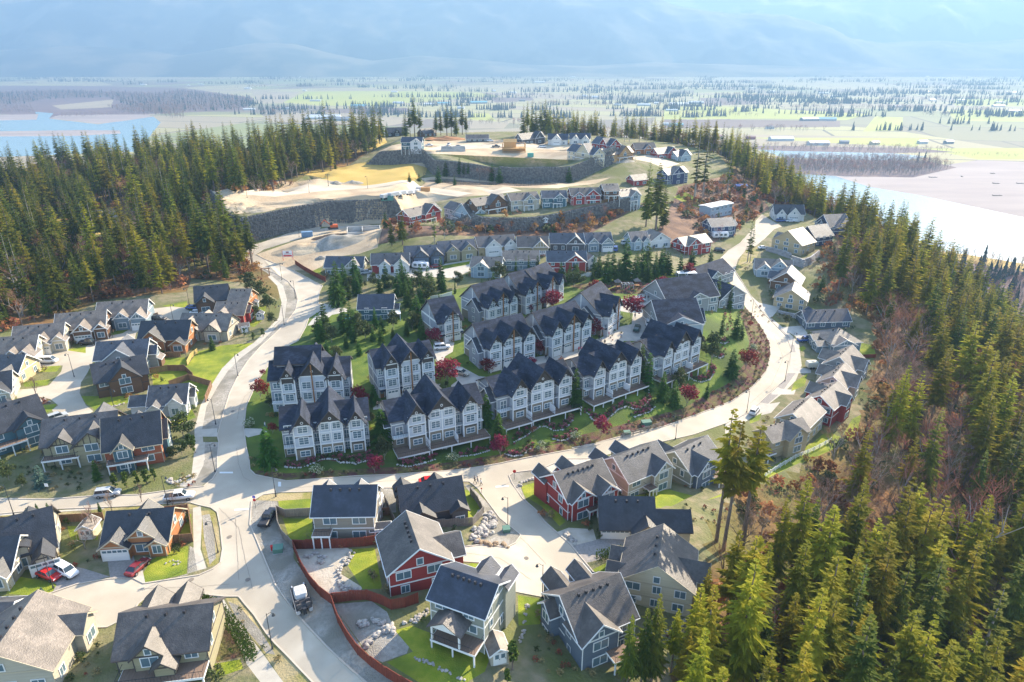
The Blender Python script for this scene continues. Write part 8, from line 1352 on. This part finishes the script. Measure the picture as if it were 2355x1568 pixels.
for a in [('MM 1730 952', 'pink', 'denim', 0, 20, 'person in pink top before the garage doors of the large block'), ('MM 1072 1148', 'black', 'denim', 1, 200, 'person in black, left of the pair at the pale garage block'), ('MM 1086 1143', 'white', 'denim', 1, 190, 'person in white top, right of the pair at the pale garage block'), ('MM 900 1222', 'tan', 'black', 0, 40, 'person in tan top between the left blocks'), ('MM 166 1358', 'white', 'denim', 1, 90, 'person in white top at the entrance path of the left blocks'), ('MM 1490 1116', 'black', 'black', 1, 150, 'person all in black on the turning circle road'),
 ('MR 1078 522', 'black', 'black', 1, 180, 'person all in black crossing the court head'), ('MR 1097 524', 'black', 'denim', 1, 160, 'person in black and jeans crossing the court head'), ('MR 1120 502', 'grey', 'black', 1, 120, 'person in grey near the head of the court'), ('MR 1140 500', 'black', 'grey', 0, 10, 'person in black and grey right of the court head'), ('MR 1012 642', 'black', 'denim', 1, 190, 'person in black by the grass island'), ('MR 778 782', 'black', 'black', 1, 150, 'person in black at the foot of the end-on block'), ('MR 790 812', 'grey', 'denim', 1, 170, 'person in grey top before the end-on block'), ('MR 815 816', 'black', 'tan', 0, 30, 'person in tan trousers before the end-on block'),
 ('MR 840 762', 'red', 'denim', 0, 200, 'person in red top at the garden beds of the court'), ('MR 920 772', 'blue', 'black', 1, 100, 'person in blue top at the garden beds of the court'), ('MR 645 862', 'red', 'black', 0, 20, 'person in red top before the middle garage block'), ('MR 662 862', 'pink', 'grey', 0, 60, 'person in pink top before the middle garage block'), ('MR 700 802', 'white', 'grey', 1, 60, 'person in white top near the wall of the middle garage block'), ('MR 430 912', 'black', 'denim', 1, 20, 'person in black beside the low red maple'), ('MR 905 692', 'white', 'denim', 1, 20, 'person in white top left of the green car'), ('MR 950 460', 'black', 'denim', 0, 20, 'person in black at the climbing frame'), ('MR 972 458', 'red', 'denim', 1, 20, 'person in red at the climbing frame'),
 ('BM 1534 268', 'black', 'black', 1, 100, 'person in black walking at the cul-de-sac entrance'), ('BM 1553 272', 'grey', 'denim', 1, 100, 'person in grey walking at the cul-de-sac entrance'), ('BM 1575 285', 'white', 'black', 1, 100, 'person in white top walking at the cul-de-sac entrance')]: person(*a)
# pool terrace, skylight, driftwood, pavilion
p = put('MM', 1010, 655); r = tag(empty('pergola', p, R(12)), 'white pergola on the terrace of the pool house', 'pergola'); b = MB(); b.box(-2, 2, -1.5, 1.5, 2.5, 2.6); b.build('roof', PRIV, r); pm_ = MB(); pm_.box(-.09, .09, -.09, .09, -.3, 2.5); me = pm_.mesh('post', PRIV)
for x_ in (-1.8, 1.8):
    for y_ in (-1.3, 1.3): link_mesh('post', me, r, (x_, y_, 0))
p = put('TR', 500, 1240); r = tag(empty('garden_pavilion', p, R(0)), 'blue roofed pavilion on posts above the slope', 'pavilion'); b = MB(); b.slab([(-3.4, -2.4, 2.5), (3.4, -2.4, 2.5), (3.4, 0, 3.4), (-3.4, 0, 3.4)], .12); b.slab([(-3.4, 0, 3.4), (3.4, 0, 3.4), (3.4, 2.4, 2.5), (-3.4, 2.4, 2.5)], .12); b.build('roof', mat('blue_tin', (.06, .10, .30), .4), r)
for x_ in (-3, 3):
    for y_ in (-2, 2): link_mesh('post', me, r, (x_, y_, 0))
for i, (x, y, L, a) in enumerate([(1760, 1160, 26, -8), (1950, 1155, 9, 20), (2170, 1200, 18, -24), (2330, 1200, 22, -5), (2180, 1280, 26, -3), (2150, 1135, 14, -3)]):
    q = at_z(*D('TR', x, y), VAL); L *= .55; r = tag(empty('driftwood_log', (q[0], q[1], VAL + .3), R(a)), ['long driftwood heap on the sand bar near the purple wood', 'short driftwood log above the sand bar middle', 'slanting driftwood log on the right sand bar', 'driftwood at the right picture edge', 'thin long log low on the sand bar', 'thin log near the upper edge of the sand bar'][i], 'log', 'driftwood on the river sand bar'); b = MB(); b.bar((-L / 2, 0, 0), (L / 2, 1, .2), .9, 0, 6, .4); b.build('stem', BARK, r); b = MB(); b.bar((L * .2, 0, 0), (L * .3, 4, 1.5), .3, 0, 5, .1); b.bar((-L / 2, 0, 0), (-L / 2 - 1, 1.5, 1.5), .7, 0, 5, .2); b.build('root', BARK, r)

# garden shrubs round the houses, seams and covers in the asphalt
SH = []
for x, y, r_ in OCC:
    if y > 330: continue
    for _ in range(9): a = rd.uniform(0, 6.28); q = r_ * rd.uniform(.85, 1.25); SH.append((x + math.cos(a) * q, y + math.sin(a) * q))
SH = np.array(SH); ok = np.ones(len(SH), bool)
for s in [z[1] for z in ZONES if z[0] in ('road', 'driveway', 'paver', 'pavement') and '@V' not in z[1]]: ok &= ~inpoly(np.array(tr(s)), SH[:, 0], SH[:, 1])
for x, y, r_ in OCC: ok &= np.hypot(SH[:, 0] - x, SH[:, 1] - y) > r_ * .72
SH = SH[ok]; sz = hgt(SH[:, 0], SH[:, 1])
instancer('garden_shrubs', [(float(a), float(b), float(z), rd.uniform(.5, 1.3), rd.uniform(0, 6.28), rd.choice((0, 0, 1, 2, 3, 3))) for (a, b), z in zip(SH, sz)], [(None, leafy_mesh(330 + i, 1.2, .8, k, 90, .15, 0)) for i, k in enumerate(('leaf', 'thuja', 'bush', 'f5'))])
sm = MB()
for s in ("ML 1552 1300 1560 1240 1600 1150 1640 1120", "ML 1590 1300 1610 1240 1625 1170", "ML 1560 1240 1612 1230", "ML 1575 1200 1620 1190", "BL 1545 40 1560 150 1590 230 1640 260", "BL 1430 430 1560 560 1600 760 1650 960", "BL 900 960 1200 950 1500 930", "BL 1540 500 1560 900", "BM 1450 720 1700 760 1900 900", "BM 1650 480 1850 640 2000 800", "MX 720 760 780 900 700 1080 560 1200", "BM 300 300 700 280 1100 250 1500 235"):
    P = line_pts(s, 1.2)
    for a, b in zip(P, P[1:]):
        d = (b - a).normalized(); n_ = Vector((-d.y, d.x)) * .025; j = Vector((rd.uniform(-.1, .1), rd.uniform(-.1, .1))); a = a + j; sm.add([(a.x - n_.x, a.y - n_.y, gz(a.x, a.y) + .035), (b.x - n_.x, b.y - n_.y, gz(b.x, b.y) + .035), (b.x + n_.x, b.y + n_.y, gz(b.x, b.y) + .035), (a.x + n_.x, a.y + n_.y, gz(a.x, a.y) + .035)], [(0, 1, 2, 3)])
for s in ("BL 1500 620", "BL 1250 900", "BL 1620 900", "BM 1870 760", "BM 1200 250", "ML 1520 1250", "MX 760 900"):
    q = s.split(); p = put(q[0], float(q[1]), float(q[2])); sm.add([(p[0] + .45 * math.cos(k * .785), p[1] + .45 * math.sin(k * .785), p[2] + .05) for k in range(8)], [tuple(range(8))])
tag(sm.build('road_seam', mat('tar_seam', (.2, .17, .14), .9)), kind='structure')
